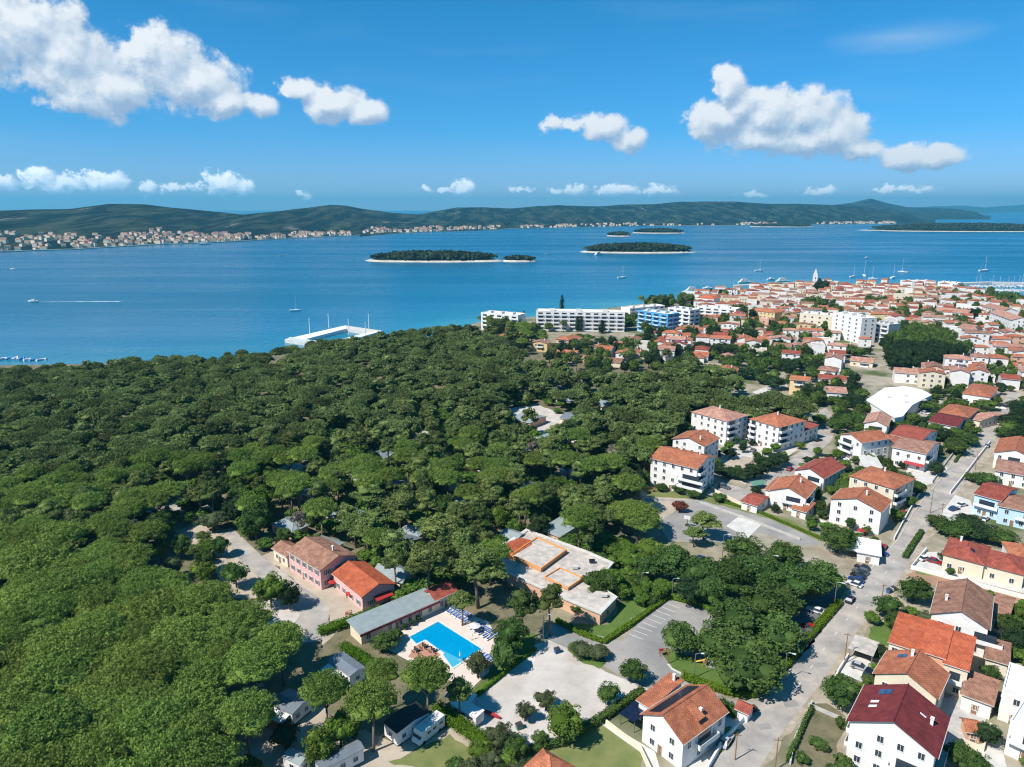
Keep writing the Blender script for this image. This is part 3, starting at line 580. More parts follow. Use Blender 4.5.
# -- islands
def island(x0, x1, yf, depth, hgt, seed, tree=7.0):
    a = P(x0, yf, SEA_Z); b_ = P(x1, yf, SEA_Z); L = (b_-a).length/2; c_ = (a+b_)/2+Vector((0, depth/2, 0)); n, mV = 60, 9; V = []; rim = []
    for i in range(n):
        th = 2*math.pi*i/n; w_ = 1+0.10*noise.noise((math.cos(th)*2+seed, math.sin(th)*2, 0))
        for j in range(mV):
            r = 1-j/(mV-1); k = abs(math.cos(th))**0.9*math.copysign(1, math.cos(th)); s_ = math.copysign(abs(math.sin(th))**0.9, math.sin(th))
            z = SEA_Z-1 if j == 0 else (1.6 if j == 1 else 1.6+(hgt-1.6)*(1-r**2)**0.8*(0.72+0.5*noise.noise((math.cos(th)*r*1.6+seed, math.sin(th)*r, 2)))+0.5)
            V.append((c_.x+k*L*w_*r, c_.y+s_*depth/2*w_*r, z))
    V = np.array(V); Q = []
    for i in range(n):
        for j in range(mV-1): Q.append((i*mV+j, ((i+1) % n)*mV+j, ((i+1) % n)*mV+j+1, i*mV+j+1))
    me = np_mesh('island', V, np.array(Q), [M['shore_rock']], smooth=True); me.materials.append(M['hill_scrub'])
    me.polygons.foreach_set('material_index', [0 if (q % (mV-1)) == 0 else 1 for q in range(len(Q))])
    inst(me, 'island', kind='structure')
    # woodland that reads as one mass
    area = math.pi*L*depth/2; N_ = int(min(9000, area/14)); th = rs.uniform(0, 2*np.pi, N_); r = np.sqrt(rs.uniform(0, 0.80, N_))
    x = np.cos(th)*r; y = np.sin(th)*r
    z = hgt*(1-r**2)**0.8*0.9+rs.uniform(0.2, 1, N_)*tree*(0.6+0.4*np.array([noise.noise((xx*L/25, yy*depth/25, seed)) for xx, yy in zip(x, y)]))
    C_ = np.stack([c_.x+x*L, c_.y+y*depth/2, z+1.6], 1); nrm = rs.normal(size=(N_, 3)); nrm[:, 2] = np.abs(nrm[:, 2])+0.5; nrm[:, 1] -= 0.3; nrm /= np.linalg.norm(nrm, axis=1)[:, None]
    quads(C_, nrm, 3.2, 'wood', [M['leaf_hill']], kind='stuff')
def quads(C_, nrm, size, name, mats, **kw):
    ref = rs.normal(size=nrm.shape); t1 = np.cross(nrm, ref); t1 /= np.linalg.norm(t1, axis=1)[:, None]+1e-9; t2 = np.cross(nrm, t1)
    s = np.asarray(size)*np.ones(len(C_)); s = s[:, None]
    V = np.stack([C_-t1*s-t2*s*.7, C_+t1*s-t2*s*.7, C_+t1*s+t2*s*.7, C_-t1*s+t2*s*.7], 1).reshape(-1, 3)
    o = inst(np_mesh(name, V, np.arange(len(V)).reshape(-1, 4), mats), name); return tag(o, **kw)
island(358, 505, 262.5, 95, 13, 1); island(502, 537, 262, 40, 5, 2, 5); island(580, 704, 253.5, 120, 15, 3)
island(608, 633, 236.5, 90, 9, 4); island(634, 690, 233.5, 150, 12, 5); island(755, 822, 227.2, 220, 10, 6); island(885, 1110, 232, 420, 26, 8, 12)
# -- haze
hz = MB().box(-27000, 27000, -7000, 31000, -4.5, 520).build('haze', [], kind='stuff')
m = bpy.data.materials.new('haze_air'); m.use_nodes = True; t = m.node_tree; t.nodes.clear(); o_ = N(t, 'ShaderNodeOutputMaterial'); v_ = N(t, 'ShaderNodeVolumePrincipled')
v_.inputs['Color'].default_value = (0.16, 0.70, 0.98, 1); v_.inputs['Density'].default_value = 6.5e-5; v_.inputs['Anisotropy'].default_value = 0.1
t.links.new(v_.outputs[0], o_.inputs['Volume']); hz.data.materials.append(m)
# ================================================================== TREE PROTOTYPES
def leaf_cloud(cent, rad, n_per, size, flat=0.0, up=0.15, jit=0.75):
    cent = np.asarray(cent, float); rad = np.asarray(rad, float)*np.ones(len(cent)); K = len(cent)
    d = rs.normal(size=(K*n_per, 3)); d[:, 2] += up; d /= np.linalg.norm(d, axis=1)[:, None]
    bad = d[:, 2] < -0.45; d[bad, 2] *= -1
    c = np.repeat(cent, n_per, 0); r = np.repeat(rad, n_per)[:, None]
    p = c+d*r*rs.uniform(0.72, 1.12, (len(d), 1))*np.array([1, 1, 1-flat])
    n = d+rs.normal(size=d.shape)*jit*0.6; n /= np.linalg.norm(n, axis=1)[:, None]
    ref = rs.normal(size=n.shape); t1 = np.cross(n, ref); t1 /= np.linalg.norm(t1, axis=1)[:, None]+1e-9; t2 = np.cross(n, t1)
    s = size*rs.uniform(0.6, 1.3, (len(d), 1))
    return np.stack([p-t1*s, p+t2*s*.62, p+t1*s, p-t2*s*.62], 1).reshape(-1, 3)
ICO_V, ICO_F = None, None
def ico():
    global ICO_V, ICO_F
    if ICO_V is None:
        bm = bmesh.new(); bmesh.ops.create_icosphere(bm, subdivisions=2, radius=1); ICO_V = np.array([v.co[:] for v in bm.verts]); ICO_F = np.array([[v.index for v in f.verts] for f in bm.faces]); bm.free()
    return ICO_V, ICO_F
def crown_mesh(name, leafV, cores, matn):
    """leaf clumps plus uneven solid masses of foliage inside them"""
    v, f = ico(); VV = [leafV]; base = len(leafV); Q = [np.arange(base).reshape(-1, 4)]; T = []
    for (c, r, fl) in cores:
        w = v*(1+0.16*rs.normal(size=(len(v), 1)))*r*np.array([1, 1, fl])+np.array(c); VV.append(w); T.append(np.concatenate([f, f[:, 2:3]], 1)+base); base += len(v)
    V = np.concatenate(VV); me = bpy.data.meshes.new(name); quads_ = Q[0]; tri = np.concatenate(T)[:, :3] if T else np.zeros((0, 3), int)
    nl = quads_.size+tri.size
    me.vertices.add(len(V)); me.vertices.foreach_set('co', V.astype(np.float32).ravel()); me.loops.add(nl); me.loops.foreach_set('vertex_index', np.concatenate([quads_.ravel(), tri.ravel()]).astype(np.int32))
    me.polygons.add(len(quads_)+len(tri)); st = np.concatenate([np.arange(0, quads_.size, 4), quads_.size+np.arange(0, tri.size, 3)]); tot = np.concatenate([np.full(len(quads_), 4), np.full(len(tri), 3)])
    me.polygons.foreach_set('loop_start', st.astype(np.int32)); me.polygons.foreach_set('loop_total', tot.astype(np.int32)); me.materials.append(M[matn]); me.update(calc_edges=True)
    return me
PROTO = {}
def umbrella(k, lod=1.0):
    Rr = 7.0; lobes = [(0, 0, 4.2)]+[(Rr*0.55*math.cos(a+k), Rr*0.55*math.sin(a+k), random.uniform(2.8, 3.8)) for a in np.arange(0, 6.28, 1.05)]
    C_ = []; rr = []
    for lx, ly, lr in lobes:
        n = int(lr*4.4)
        for i in range(n):
            r = lr*math.sqrt((i+.5)/n); a = i*2.4+k
            x = lx+r*math.cos(a)+random.uniform(-.3, .3); y = ly+r*math.sin(a)+random.uniform(-.3, .3); R_ = math.hypot(x, y)
            if R_ > Rr*1.02: continue
            C_.append((x, y, 10.6+2.3*(1-(R_/Rr)**2)**0.7*1.0+0.9*math.sqrt(max(0, 1-(r/lr)**2))+random.uniform(-.55, .5) if R_ < Rr else 10.4)); rr.append(random.uniform(0.7, 1.25))
    n_per = int(58*lod)
    L = leaf_cloud(C_, rr, n_per, 0.21 if lod >= 1 else 0.36, flat=0.15, jit=0.85)
    cores = [((lx, ly, 10.45+1.2*(1-(math.hypot(lx, ly)/Rr)**2)), lr*0.82, 0.32) for lx, ly, lr in lobes]
    cr_ = crown_mesh('crown', L, cores, 'leaf_umbrella'); tb = MB()
    lean = random.uniform(-.8, .8); tb.tube([(0, 0, -0.3), (lean*.3, 0, 3), (lean, .2, 7.4)], [0.42, 0.33, 0.28], 8)
    for i in range(6):
        a = i*1.05+k; tb.tube([(lean, .2, 7.2), (lean+1.5*math.cos(a), 1.5*math.sin(a), 8.6), (4.2*math.cos(a), 4.2*math.sin(a), 10.9)], [0.20, 0.13, 0.07], 6)
    return cr_, tb.mesh('trunk', M['bark_pine'], True)
def aleppo(k, matn='leaf_pine', lod=1.0, n_l=9, h=11.0, Rr=4.2):
    lob = []
    for i in range(n_l):
        a = i*2.4+k*1.3; q = (i+.5)/n_l; r = Rr*0.62*math.sqrt(q)*random.uniform(.8, 1.15)
        lob.append((r*math.cos(a), r*math.sin(a), h*0.80+(h*0.15)*(1-q*1.6)+random.uniform(-1.0, .8), random.uniform(1.5, 2.3)*Rr/4.2))
    C_ = []; rr = []
    for (x, y, z, r) in lob:
        for j in range(7):
            d = Vector((random.gauss(0, 1), random.gauss(0, 1), random.gauss(0.35, .7))).normalized(); C_.append((x+d.x*r*.75, y+d.y*r*.75, z+d.z*r*.5)); rr.append(r*random.uniform(.30, .52))
    L = leaf_cloud(C_, rr, int(50*lod), 0.22 if lod >= 1 else 0.40, flat=0.2, jit=0.9)
    cores = [((x, y, z-0.1), r*0.70, 0.5) for x, y, z, r in lob]
    cr_ = crown_mesh('crown', L, cores, matn); tb = MB(); lx, ly = random.uniform(-.9, .9), random.uniform(-.7, .7)
    tb.tube([(0, 0, -.3), (lx*.4, ly*.4, h*.35), (lx, ly, h*.72)], [0.30, 0.23, 0.15], 7)
    for (x, y, z, r) in lob[:6]: tb.tube([(lx*.8, ly*.8, h*random.uniform(.45, .6)), (x*.7, y*.7, z-r*.5)], [0.12, 0.05], 5)
    return cr_, tb.mesh('trunk', M['bark_pine'], True)
def broad(k, matn='leaf_broad', lod=1.0, h=8.0, Rr=3.8, low=0.16, ncl=46, leaf=0.24):
    C_ = []; rr = []; cz = h*(low+1)/2+.2; hz_ = h*(1-low)/2
    for i in range(ncl):
        d = Vector((random.gauss(0, 1), random.gauss(0, 1), random.gauss(.25, .8))).normalized(); q = random.uniform(.62, .92)
        wob = 1+0.22*noise.noise((d.x*1.5+k*3, d.y*1.5, d.z*1.5))
        C_.append((d.x*Rr*q*wob, d.y*Rr*q*wob, cz+d.z*hz_*q*wob)); rr.append(random.uniform(.16, .30)*Rr)
    L = leaf_cloud(C_, rr, int(72*lod), leaf*.85 if lod >= 1 else leaf*1.5, jit=1.0)
    cores = [((0, 0, cz), Rr*.66, hz_/Rr)]+[((C_[i][0]*.75, C_[i][1]*.75, cz+(C_[i][2]-cz)*.75), Rr*.30, .9) for i in range(0, ncl, 4)]
    cr_ = crown_mesh('crown', L, cores, matn); tb = MB(); tb.tube([(0, 0, -.3), (.1, 0, h*.3), (0, .1, h*.6)], [0.26, 0.19, 0.08], 7)
    for i in range(4): a = i*1.6+k; tb.tube([(0, 0, h*.25), (1.4*math.cos(a), 1.4*math.sin(a), h*.55)], [0.12, 0.05], 5)
    return cr_, tb.mesh('trunk', M['bark'], True)
def cypress(k, h=11.0, Rr=1.2, matn='leaf_dark'):
    C_ = [(0.2*random.gauss(0, 1), 0.2*random.gauss(0, 1), h*(.06+.92*i/26)) for i in range(27)]; rr = [Rr*(0.55+.45*math.sin(min(1, (i+3)/14)*1.57))*(1-(i/27)**2.6)+.15 for i in range(27)]
    L = leaf_cloud(C_, rr, 40, 0.22, jit=.8); tb = MB(); tb.tube([(0, 0, -.2), (0, 0, h*.7)], [0.18, .06], 6)
    return crown_mesh('crown', L, [((0, 0, h*.33), Rr*.75, h*.28/Rr), ((0, 0, h*.65), Rr*.5, h*.25/Rr)], matn), tb.mesh('trunk', M['bark'], True)
KINDS = {'umbrella': [umbrella(i) for i in range(4)], 'aleppo': [aleppo(i, n_l=8+i % 3) for i in range(6)],
         'broad': [broad(i) for i in range(5)], 'olive': [broad(9+i, 'leaf_olive', h=4.6, Rr=2.4, ncl=34, leaf=.16) for i in range(2)],
         'bright': [broad(20+i, 'leaf_bright', h=7, Rr=3.6, ncl=50) for i in range(2)], 'dark': [broad(30+i, 'leaf_dark', h=8, Rr=3.6, ncl=44) for i in range(3)],
         'grey': [aleppo(50, 'leaf_grey', n_l=7, h=9)], 'cypress': [cypress(i) for i in range(2)], 'rust': [broad(40, 'leaf_rust', h=4, Rr=2.6, ncl=34, leaf=.18)],
         'shrub': [broad(50+i, 'leaf_broad', h=2.2, Rr=1.4, low=0.0, ncl=22, leaf=.15) for i in range(3)], 'shrub_bright': [broad(60+i, 'leaf_bright', h=2.2, Rr=1.4, low=0.0, ncl=22, leaf=.15) for i in range(2)]}
NOMR = dict(grey=4.2, umbrella=7.0, aleppo=4.2, broad=3.8, olive=2.4, bright=3.6, dark=3.6, cypress=1.2, rust=2.6, shrub=1.4, shrub_bright=1.4)
NOMH = dict(grey=9.0, umbrella=13.5, aleppo=11.0, broad=8.0, olive=4.6, bright=7.0, dark=8.0, cypress=11.0, rust=4, shrub=2.2, shrub_bright=2.2)
NAME = dict(grey='dead_pine', umbrella='umbrella_pine', aleppo='pine_tree', broad='broadleaf_tree', olive='olive_tree', bright='broadleaf_tree', dark='evergreen_tree', cypress='cypress_tree', rust='red_leaved_tree', shrub='shrub', shrub_bright='shrub')
TREES = []                                      # kind, x, y, radius m, height m, group, adjective
def tree(kind, x, y, r, h, group=None, adj='', label=None): TREES.append([kind, x, y, r, h, group, adj, label])
def tpx(kind, cx, cy, rpx, h=None, group=None, adj='', label=None, sq=0.62):
    """crown centre seen at (cx, cy), crown radius in pixels"""
    r = None; z = (h or NOMH[kind])*sq
    for _ in range(4):
        p = P(cx, cy, z); r = rpx*mpp(p); hh = h or NOMH[kind]*max(.5, min(1.6, r/NOMR[kind])); z = hh*(0.85 if kind == 'umbrella' else 0.78 if kind == 'aleppo' else sq)
    tree(kind, p.x, p.y, r, hh, group, adj, label)
# ---- hand-placed trees: (kind, centre px, radius px, label)
HT = [('bright',270,589,17,None,'bright green round tree on the dirt island beside the camp road'),
 ('dark',289,595,12,None,'dark round tree leaning against the bright one by the camp road'),
 ('umbrella',371,701,29,13,'umbrella pine left of the long black-roofed cabin'),
 ('umbrella',325,690,25,13,'umbrella pine right of the grey-roofed cabin with the pale awning'),
 ('umbrella',381,672,18,11,'umbrella pine beside the grey-roofed white cabin'),('umbrella',426,676,26,13,'umbrella pine overlapping the near edge of the pool terrace'),
 ('aleppo',459,690,16,9,'small pine between the pool terrace and the parked trailer'),
 ('aleppo',478,567,29,15,'tall pine standing on the grass beside the sun loungers'),('aleppo',427,562,26,15,'tall pine behind the red roof of the pool building'),
 ('aleppo',523,603,18,13,'slender pine right of the sun loungers'),('aleppo',551,598,17,13,'pine touching the flat-roofed reception building'),('aleppo',462,600,16,9,'low dark pine at the corner of the red roof'),
 ('aleppo',440,527,26,14,'tall pine behind the tall pine by the loungers'),('aleppo',400,505,22,13,None),('aleppo',370,495,20,12,None),('aleppo',395,545,20,13,'pine above the orange roof of the pink building'),
 ('broad',510,633,18,None,'dense green tree between the loungers and the gravel court'),('broad',503,655,15,None,'rounded tree at the lower right corner of the pool terrace'),
 ('olive',478,664,13,None,'grey green olive at the corner of the pool'),('broad',384,640,14,4,'low shrubby tree at the left end of the grey pool roof'),
 ('olive',582,649,12,3,'low olive green bush on the grass island at the plaza'),('olive',597,652,12,3,'wide bush on the grass island at the plaza'),
 ('broad',634,670,14,5,'round tree at the right corner of the gravel court'),('broad',609,692,12,4.5,'small tree on the lower right of the gravel court'),('olive',546,699,11,3.8,'small tree in the middle of the lower gravel court'),
 ('olive',525,711,10,3.8,'thin leaved small tree at the lower left of the gravel court'),('bright',565,722,20,7,'large bright tree between the gravel court and the lawn'),
 ('broad',600,582,18,7,'grey green tree over the orange corner of the reception building'),('bright',611,580,16,6,'pale green tree beside the reception building'),
 ('broad',580,607,10,3,'bush in front of the reception building'),('umbrella',632,512,29,9,'wide bright umbrella pine left of the ball court'),('umbrella',640,520,22,8,'second umbrella pine left of the ball court'),
 ('aleppo',590,495,22,12,None),('aleppo',705,521,17,8,'feathery pine on the ball court'),('aleppo',695,533,12,6,'lower limb heavy pine beside the ball court'),
 ('rust',680,506,8,3.5,'rust coloured tree by the ball court'),
 ('umbrella',28,560,40,14,None),('umbrella',205,600,30,14,'umbrella pine at the upper right edge of the bright canopy'),
 ('broad',235,572,13,None,None),('broad',205,560,12,None,None),('broad',220,545,10,None,None),('broad',180,545,11,None,None),('broad',255,520,17,None,'full green tree at the top of the camp road'),('bright',258,500,16,None,'pale green tree at the top of the camp road'),('olive',212,520,15,6,None),('broad',160,525,14,None,None),('broad',283,535,9,None,'small bright tree behind the dark blue car'),('bright',272,480,14,None,None),
 ('broad',240,500,15,8,None),('broad',310,545,16,6,None),('broad',345,560,10,4,None),
 ('broad',395,635,9,3,None),('olive',340,647,0.1,3,None),
 ('bright',340,728,18,7,'bright green tree in front of the cabin at the bottom'),('bright',320,745,18,7,'leafy tree left of the cabin at the bottom'),('olive',285,735,15,5,'olive green bush left of the bottom cabins'),('broad',255,715,16,7,'tree between the shaded cabins'),('broad',352,727,12,4,None),
 ('umbrella',255,662,34,13,None),('umbrella',280,640,26,13,None),
 ('broad',455,765,10,3,None),('broad',515,745,14,4,None),('bright',480,750,12,4,None),('olive',500,735,14,5,'silvery tree beside the parked trailer'),('olive',470,770,12,4,None),('broad',540,738,9,3,'small bush on the lawn under the large bright tree'),
 # big trees over the car park
 ('broad',745,662,38,9,'largest broad tree over the near end of the car park'),('broad',720,640,26,9,'tree left of the biggest car park tree'),('broad',683,637,20,8,'grey green tree at the left of the shaded car park'),
 ('broad',775,632,26,9,'broad tree over the row of parked cars'),('broad',735,620,30,10,'wide tree in the middle of the car park'),('broad',770,600,30,10,'wide tree behind the parked cars'),('broad',800,582,28,10,'tree at the upper right end of the shaded car park'),
 ('broad',820,575,22,9,'tree beside the dark parked cars'),('broad',760,570,26,9,None),('broad',730,575,26,9,None),('broad',700,572,26,9,None),('broad',672,560,22,9,None),('broad',745,548,20,8,None),('broad',785,555,20,8,None),('dark',690,590,16,7,None),('broad',650,565,16,7,None),('broad',712,590,18,8,None),
 ('bright',650,548,14,5,None),('bright',628,560,12,4,None),('bright',612,548,10,4,None),('bright',622,590,10,4,None),('bright',640,592,9,3,None),
 # plots along the main road
 ('broad',838,537,19,8,'dark tree left of the white canopy building'),('broad',915,588,18,6,'bushy tree in front of the brown-roofed house'),('broad',888,605,14,5,'tree on the lawn by the main road'),('broad',895,620,11,5,'second tree on the lawn by the main road'),('bright',872,617,8,3,'small yellow green bush at the roadside lawn'),
 ('olive',927,618,9,3.5,None),('dark',882,650,7,3,None),('bright',862,647,7,1.5,None),('broad',841,690,19,6,'rounded tree left of the maroon-roofed house'),('bright',862,691,10,4,'pale tree beside the maroon-roofed house'),
 ('dark',988,733,13,4,None),('broad',960,755,16,5,'dark green shrub beside the paved yard'),('broad',978,765,14,5,None),('bright',950,686,5,2,'small tree in the courtyard under the orange terraces'),('broad',990,672,10,3,'hedge-like bush on the terrace of the small brown roof'),('broad',1010,625,15,5,None),('dark',1015,640,14,5,None),
 ('broad',955,527,18,5,'dark bushy tree above the road verge left of the villa'),('dark',980,530,20,5,None),('broad',1003,537,16,5,None),('broad',938,521,12,4,None),('dark',968,520,13,4,None),('bright',950,565,5,2,None),('broad',946,556,8,3,None),('cypress',969,566,0.1,2,None),
 ('broad',918,487,9,5,'round tree at the junction corner'),('dark',937,468,9,5,'tree on the forecourt corner'),('dark',943,434,12,5,'rounded dark tree in front of the maroon ridge roof'),('broad',965,438,13,5,None),('broad',957,447,13,5,None),('broad',972,430,9,4,None),('broad',978,413,12,5,None),('broad',987,404,12,5,None),('dark',1012,420,14,5,None),('dark',1020,405,12,5,None),('broad',1005,432,10,4,None),('broad',985,478,13,4,None),('broad',972,476,8,3,None),
 ('broad',914,418,12,5,None),('broad',927,405,12,5,None),('broad',905,425,10,4,None),('broad',873,406,13,5,None),('dark',853,400,14,6,None),('broad',845,418,10,5,None),('broad',837,400,12,5,None),('broad',870,458,7,4,None),('dark',835,510,9,5,None),('broad',843,487,10,4,None),
 # town trees
 ('broad',722,480,0.1,3,None),('dark',766,462,14,5,'dark clipped tree on the little square'),('dark',778,458,12,5,None),('dark',755,470,13,5,None),('dark',742,474,11,4,None),('dark',728,472,10,4,None),('dark',717,467,9,4,None),('dark',730,453,7,4,None),
 ('dark',756,490,6,3,None),('broad',667,480,9,3,None),('broad',680,488,9,3,None),('broad',695,493,9,3,None),('broad',720,497,8,3,None),('broad',661,487,7,2.5,None),
 ('dark',725,348,12,8,None),('dark',708,372,18,9,'big round dark tree behind the wood edge'),('dark',748,333,9,7,'round dark tree in front of the yellow block'),('dark',688,309,6,8,None),('dark',740,310,7,10,None),('cypress',752,315,5,10,None),
 ('cypress',539,317,3,16,None),('cypress',577,322,2.2,13,None),('cypress',581,322,2.2,13,None),('cypress',602,325,4,11,None),('dark',533,327,7,9,None),('cypress',524,318,2.0,16,None),('cypress',562,303,2.5,20,None),('broad',645,338,13,8,'round green tree in front of the blue hotel'),('broad',622,321,9,8,None),('dark',600,341,7,7,None),('broad',582,338,13,7,None),
 ('dark',702,345,9,6,None),('broad',718,347,8,6,None),('dark',690,350,8,6,None),
 ('dark',822,286,7,11,'dark trees beside the church tower'),('cypress',819,284,2.5,14,None),('dark',814,302,7,11,None),('dark',822,304,7,10,None),('dark',806,303,5,10,None),('dark',835,303,6,8,None),
 ('broad',842,332,5,8,None),('broad',868,315,8,9,None),('dark',862,330,7,8,None),('dark',905,310,7,8,None),('dark',974,314,7,9,'dark tree right of the arcaded block'),('broad',846,348,10,6,None),('broad',858,352,9,6,None),('broad',830,350,8,5,None),
 ('dark',868,350,5,5,None),('broad',770,355,14,7,None),('broad',790,352,14,7,None),('broad',805,358,12,6,None),('dark',782,362,12,6,None),('dark',775,382,12,7,None),('broad',765,378,9,6,None),('dark',747,372,11,7,None)]
for k_, x_, y_, r_, h_, lb in HT:
    if k_ in ('dark', 'cypress') and y_ < 340 and x_ > 680: r_ *= 1.25; h_ = h_*1.35
    if r_ >= 1: tpx(k_, x_, y_, r_, h_, label=lb)
# dark pine grove in the town
gv = [(884,345),(882,357),(900,362),(925,360),(950,356),(972,352),(965,342),(945,333),(930,327),(905,326),(890,333)]
gpts = PX(gv, 7); grove_c = (sum(p[0] for p in gpts)/len(gpts), sum(p[1] for p in gpts)/len(gpts)); block(gpts, 6)
def scatter(poly, sp, jit=0.38, test=None):
    x0, x1 = min(p[0] for p in poly), max(p[0] for p in poly); y0, y1 = min(p[1] for p in poly), max(p[1] for p in poly); out = []; j = 0; y = y0
    while y < y1:
        x = x0+(sp/2 if j % 2 else 0)
        while x < x1:
            q = (x+random.uniform(-jit, jit)*sp, y+random.uniform(-jit, jit)*sp)
            if inside(q, poly) and (test is None or test(*q)): out.append(q)
            x += sp
        y += sp*.87; j += 1
    return out
for q in scatter(gpts, 7.5): tree('dark', q[0], q[1], random.uniform(3.6, 4.8), random.uniform(9, 12), 'dark pines of the town grove', '')
FOREST_DONE = [(t[1], t[2], t[3]) for t in TREES]
# ================================================================== BUILDINGS
def shared(key, fn, C={}):
    if key not in C: C[key] = fn()
    return C[key]
def win_mesh(w, h, kind='plain'):
    def f():
        mb = MB(); t = .07
        mb.box(-w/2, w/2, -.05, .02, -h/2, h/2, 1)
        mb.box(-w/2-t, w/2+t, -.09, .01, h/2, h/2+t, 0); mb.box(-w/2-t, w/2+t, -.16, .01, -h/2-t, -h/2, 0)
        mb.box(-w/2-t, -w/2, -.09, .01, -h/2, h/2, 0); mb.box(w/2, w/2+t, -.09, .01, -h/2, h/2, 0); mb.box(-.03, .03, -.075, 0, -h/2, h/2, 0)
        if kind == 'shutter': mb.box(-w/2-.55, -w/2-.08, -.06, .01, -h/2, h/2, 2); mb.box(w/2+.08, w/2+.55, -.06, .01, -h/2, h/2, 2)
        return mb.mesh('window', [M['frame_white'], M['glass_dark'], M['shutter']])
    return shared(('win', w, h, kind), f)
def door_mesh():
    def f():
        mb = MB(); mb.box(-.5, .5, -.06, .01, 0, 2.1, 1); mb.box(-.58, .58, -.1, .01, 2.1, 2.2, 0); mb.box(-.58, -.5, -.1, .01, 0, 2.1, 0); mb.box(.5, .58, -.1, .01, 0, 2.1, 0); mb.box(.32, .38, -.12, -.05, 1, 1.15, 0)
        return mb.mesh('door', [M['frame_white'], M['wood']])
    return shared('door', f)
def balcony_mesh(w, dp=1.3, rail='frame_white'):
    def f():
        mb = MB(); mb.box(-w/2, w/2, -dp, 0, -.14, .04, 0); mb.box(-w/2, w/2, -dp, -dp+.08, .04, .95, 1); mb.box(-w/2, -w/2+.08, -dp+.08, 0, .04, .95, 1); mb.box(w/2-.08, w/2, -dp+.08, 0, .04, .95, 1)
        mb.box(-w*.32, w*.32, -.05, .01, .1, 2.15, 2)
        return mb.mesh('balcony', [M['concrete_pale'], M[rail], M['glass_dark']])
    return shared(('bal', round(w, 1), dp, rail), f)
def chimney_mesh():
    def f():
        mb = MB(); mb.box(-.25, .25, -.2, .2, -1.2, .6); mb.box(-.33, .33, -.28, .28, .6, .7); mb.box(-.22, -.15, -.15, .15, .7, .9); mb.box(.15, .22, -.15, .15, .7, .9); mb.box(-.31, .31, -.26, .26, .9, .98)
        return mb.mesh('chimney', M['wall_white'])
    return shared('chim', f)
def roof_profile(kind, w, d, h, rise):
    def z(x, y):
        if kind == 'AB': return h+rise*(1-abs(y)/(d/2))
        if kind == 'BC': return h+rise*(1-abs(x)/(w/2))
        if kind == 'hip':
            m_ = min(w, d)/2; return h+rise*min(1, min(w/2-abs(x), d/2-abs(y))/m_)
        if kind == 'shed': return h+rise*(y+d/2)/d
        return h
    return z
def roof_build(root, kind, w, d, h, rise, matn, ov=0.45, name='roof'):
    """tiled slopes with thickness and overhang; own origin and axes so that the ribs run down the slope"""
    mb = MB(); t = .16; W2, D2 = w/2+ov, d/2+ov
    if kind == 'AB':
        s = rise/(d/2); e = h-s*ov+.18; r_ = h+rise+.18
        mb.slab([(-W2, -D2, e), (W2, -D2, e), (W2, 0, r_), (-W2, 0, r_)], t); mb.slab([(-W2, 0.004, r_), (W2, 0.004, r_), (W2, D2, e), (-W2, D2, e)], t)
        mb.tube([(-W2-.02, 0, r_+.02), (W2+.02, 0, r_+.02)], .13, 6)
    elif kind == 'BC':
        s = rise/(w/2); e = h-s*ov+.18; r_ = h+rise+.18
        mb.slab([(-W2, -D2, e), (0, -D2, r_), (0, D2, r_), (-W2, D2, e)], t); mb.slab([(0.004, -D2, r_), (W2, -D2, e), (W2, D2, e), (0.004, D2, r_)], t)
        mb.tube([(0, -D2-.02, r_+.02), (0, D2+.02, r_+.02)], .13, 6)
    elif kind == 'shed':
        s = rise/d; mb.slab([(-W2, -D2, h-s*ov+.18), (W2, -D2, h-s*ov+.18), (W2, D2, h+rise+s*ov+.18), (-W2, D2, h+rise+s*ov+.18)], t)
    elif kind == 'hip':
        m_ = min(w, d)/2; s = rise/m_; e = h-s*ov+.18; r_ = h+rise+.18; q = [(-W2, -D2, e), (W2, -D2, e), (W2, D2, e), (-W2, D2, e)]
        if w >= d: a, b_ = (-(w/2-m_)-.01, 0, r_), (w/2-m_+.01, 0, r_)
        else: a, b_ = (0, -(d/2-m_)-.01, r_), (0, d/2-m_+.01, r_)
        v = q+[a, b_]; f = [(0, 1, 5, 4), (1, 2, 5), (2, 3, 4, 5), (3, 0, 4)] if w >= d else [(0, 1, 4), (1, 2, 5, 4), (2, 3, 5), (3, 0, 4, 5)]
        f.append((3, 2, 1, 0)); mb.add(v, f)
        for c_ in ((0, a), (3, a), (1, b_), (2, b_)) if w >= d else ((0, a), (1, a), (2, b_), (3, b_)):
            mb.tube([q[c_[0]], c_[1]], .10, 5)
        mb.tube([a, b_], .12, 5)
    o = mb.build(name, M[matn], root)
    gut = MB()
    if kind in ('AB', 'shed'): gut.box(-W2, W2, -D2-.1, -D2-.01, (e if kind == 'AB' else h)-.12, (e if kind == 'AB' else h), 0)
    if kind == 'BC': gut.box(W2+.01, W2+.1, -D2, D2, e-.12, e, 0); gut.box(-W2-.1, -W2-.01, -D2, D2, e-.12, e, 0)
    if gut.v: gut.build('gutter', M['trim'], o)
    return o
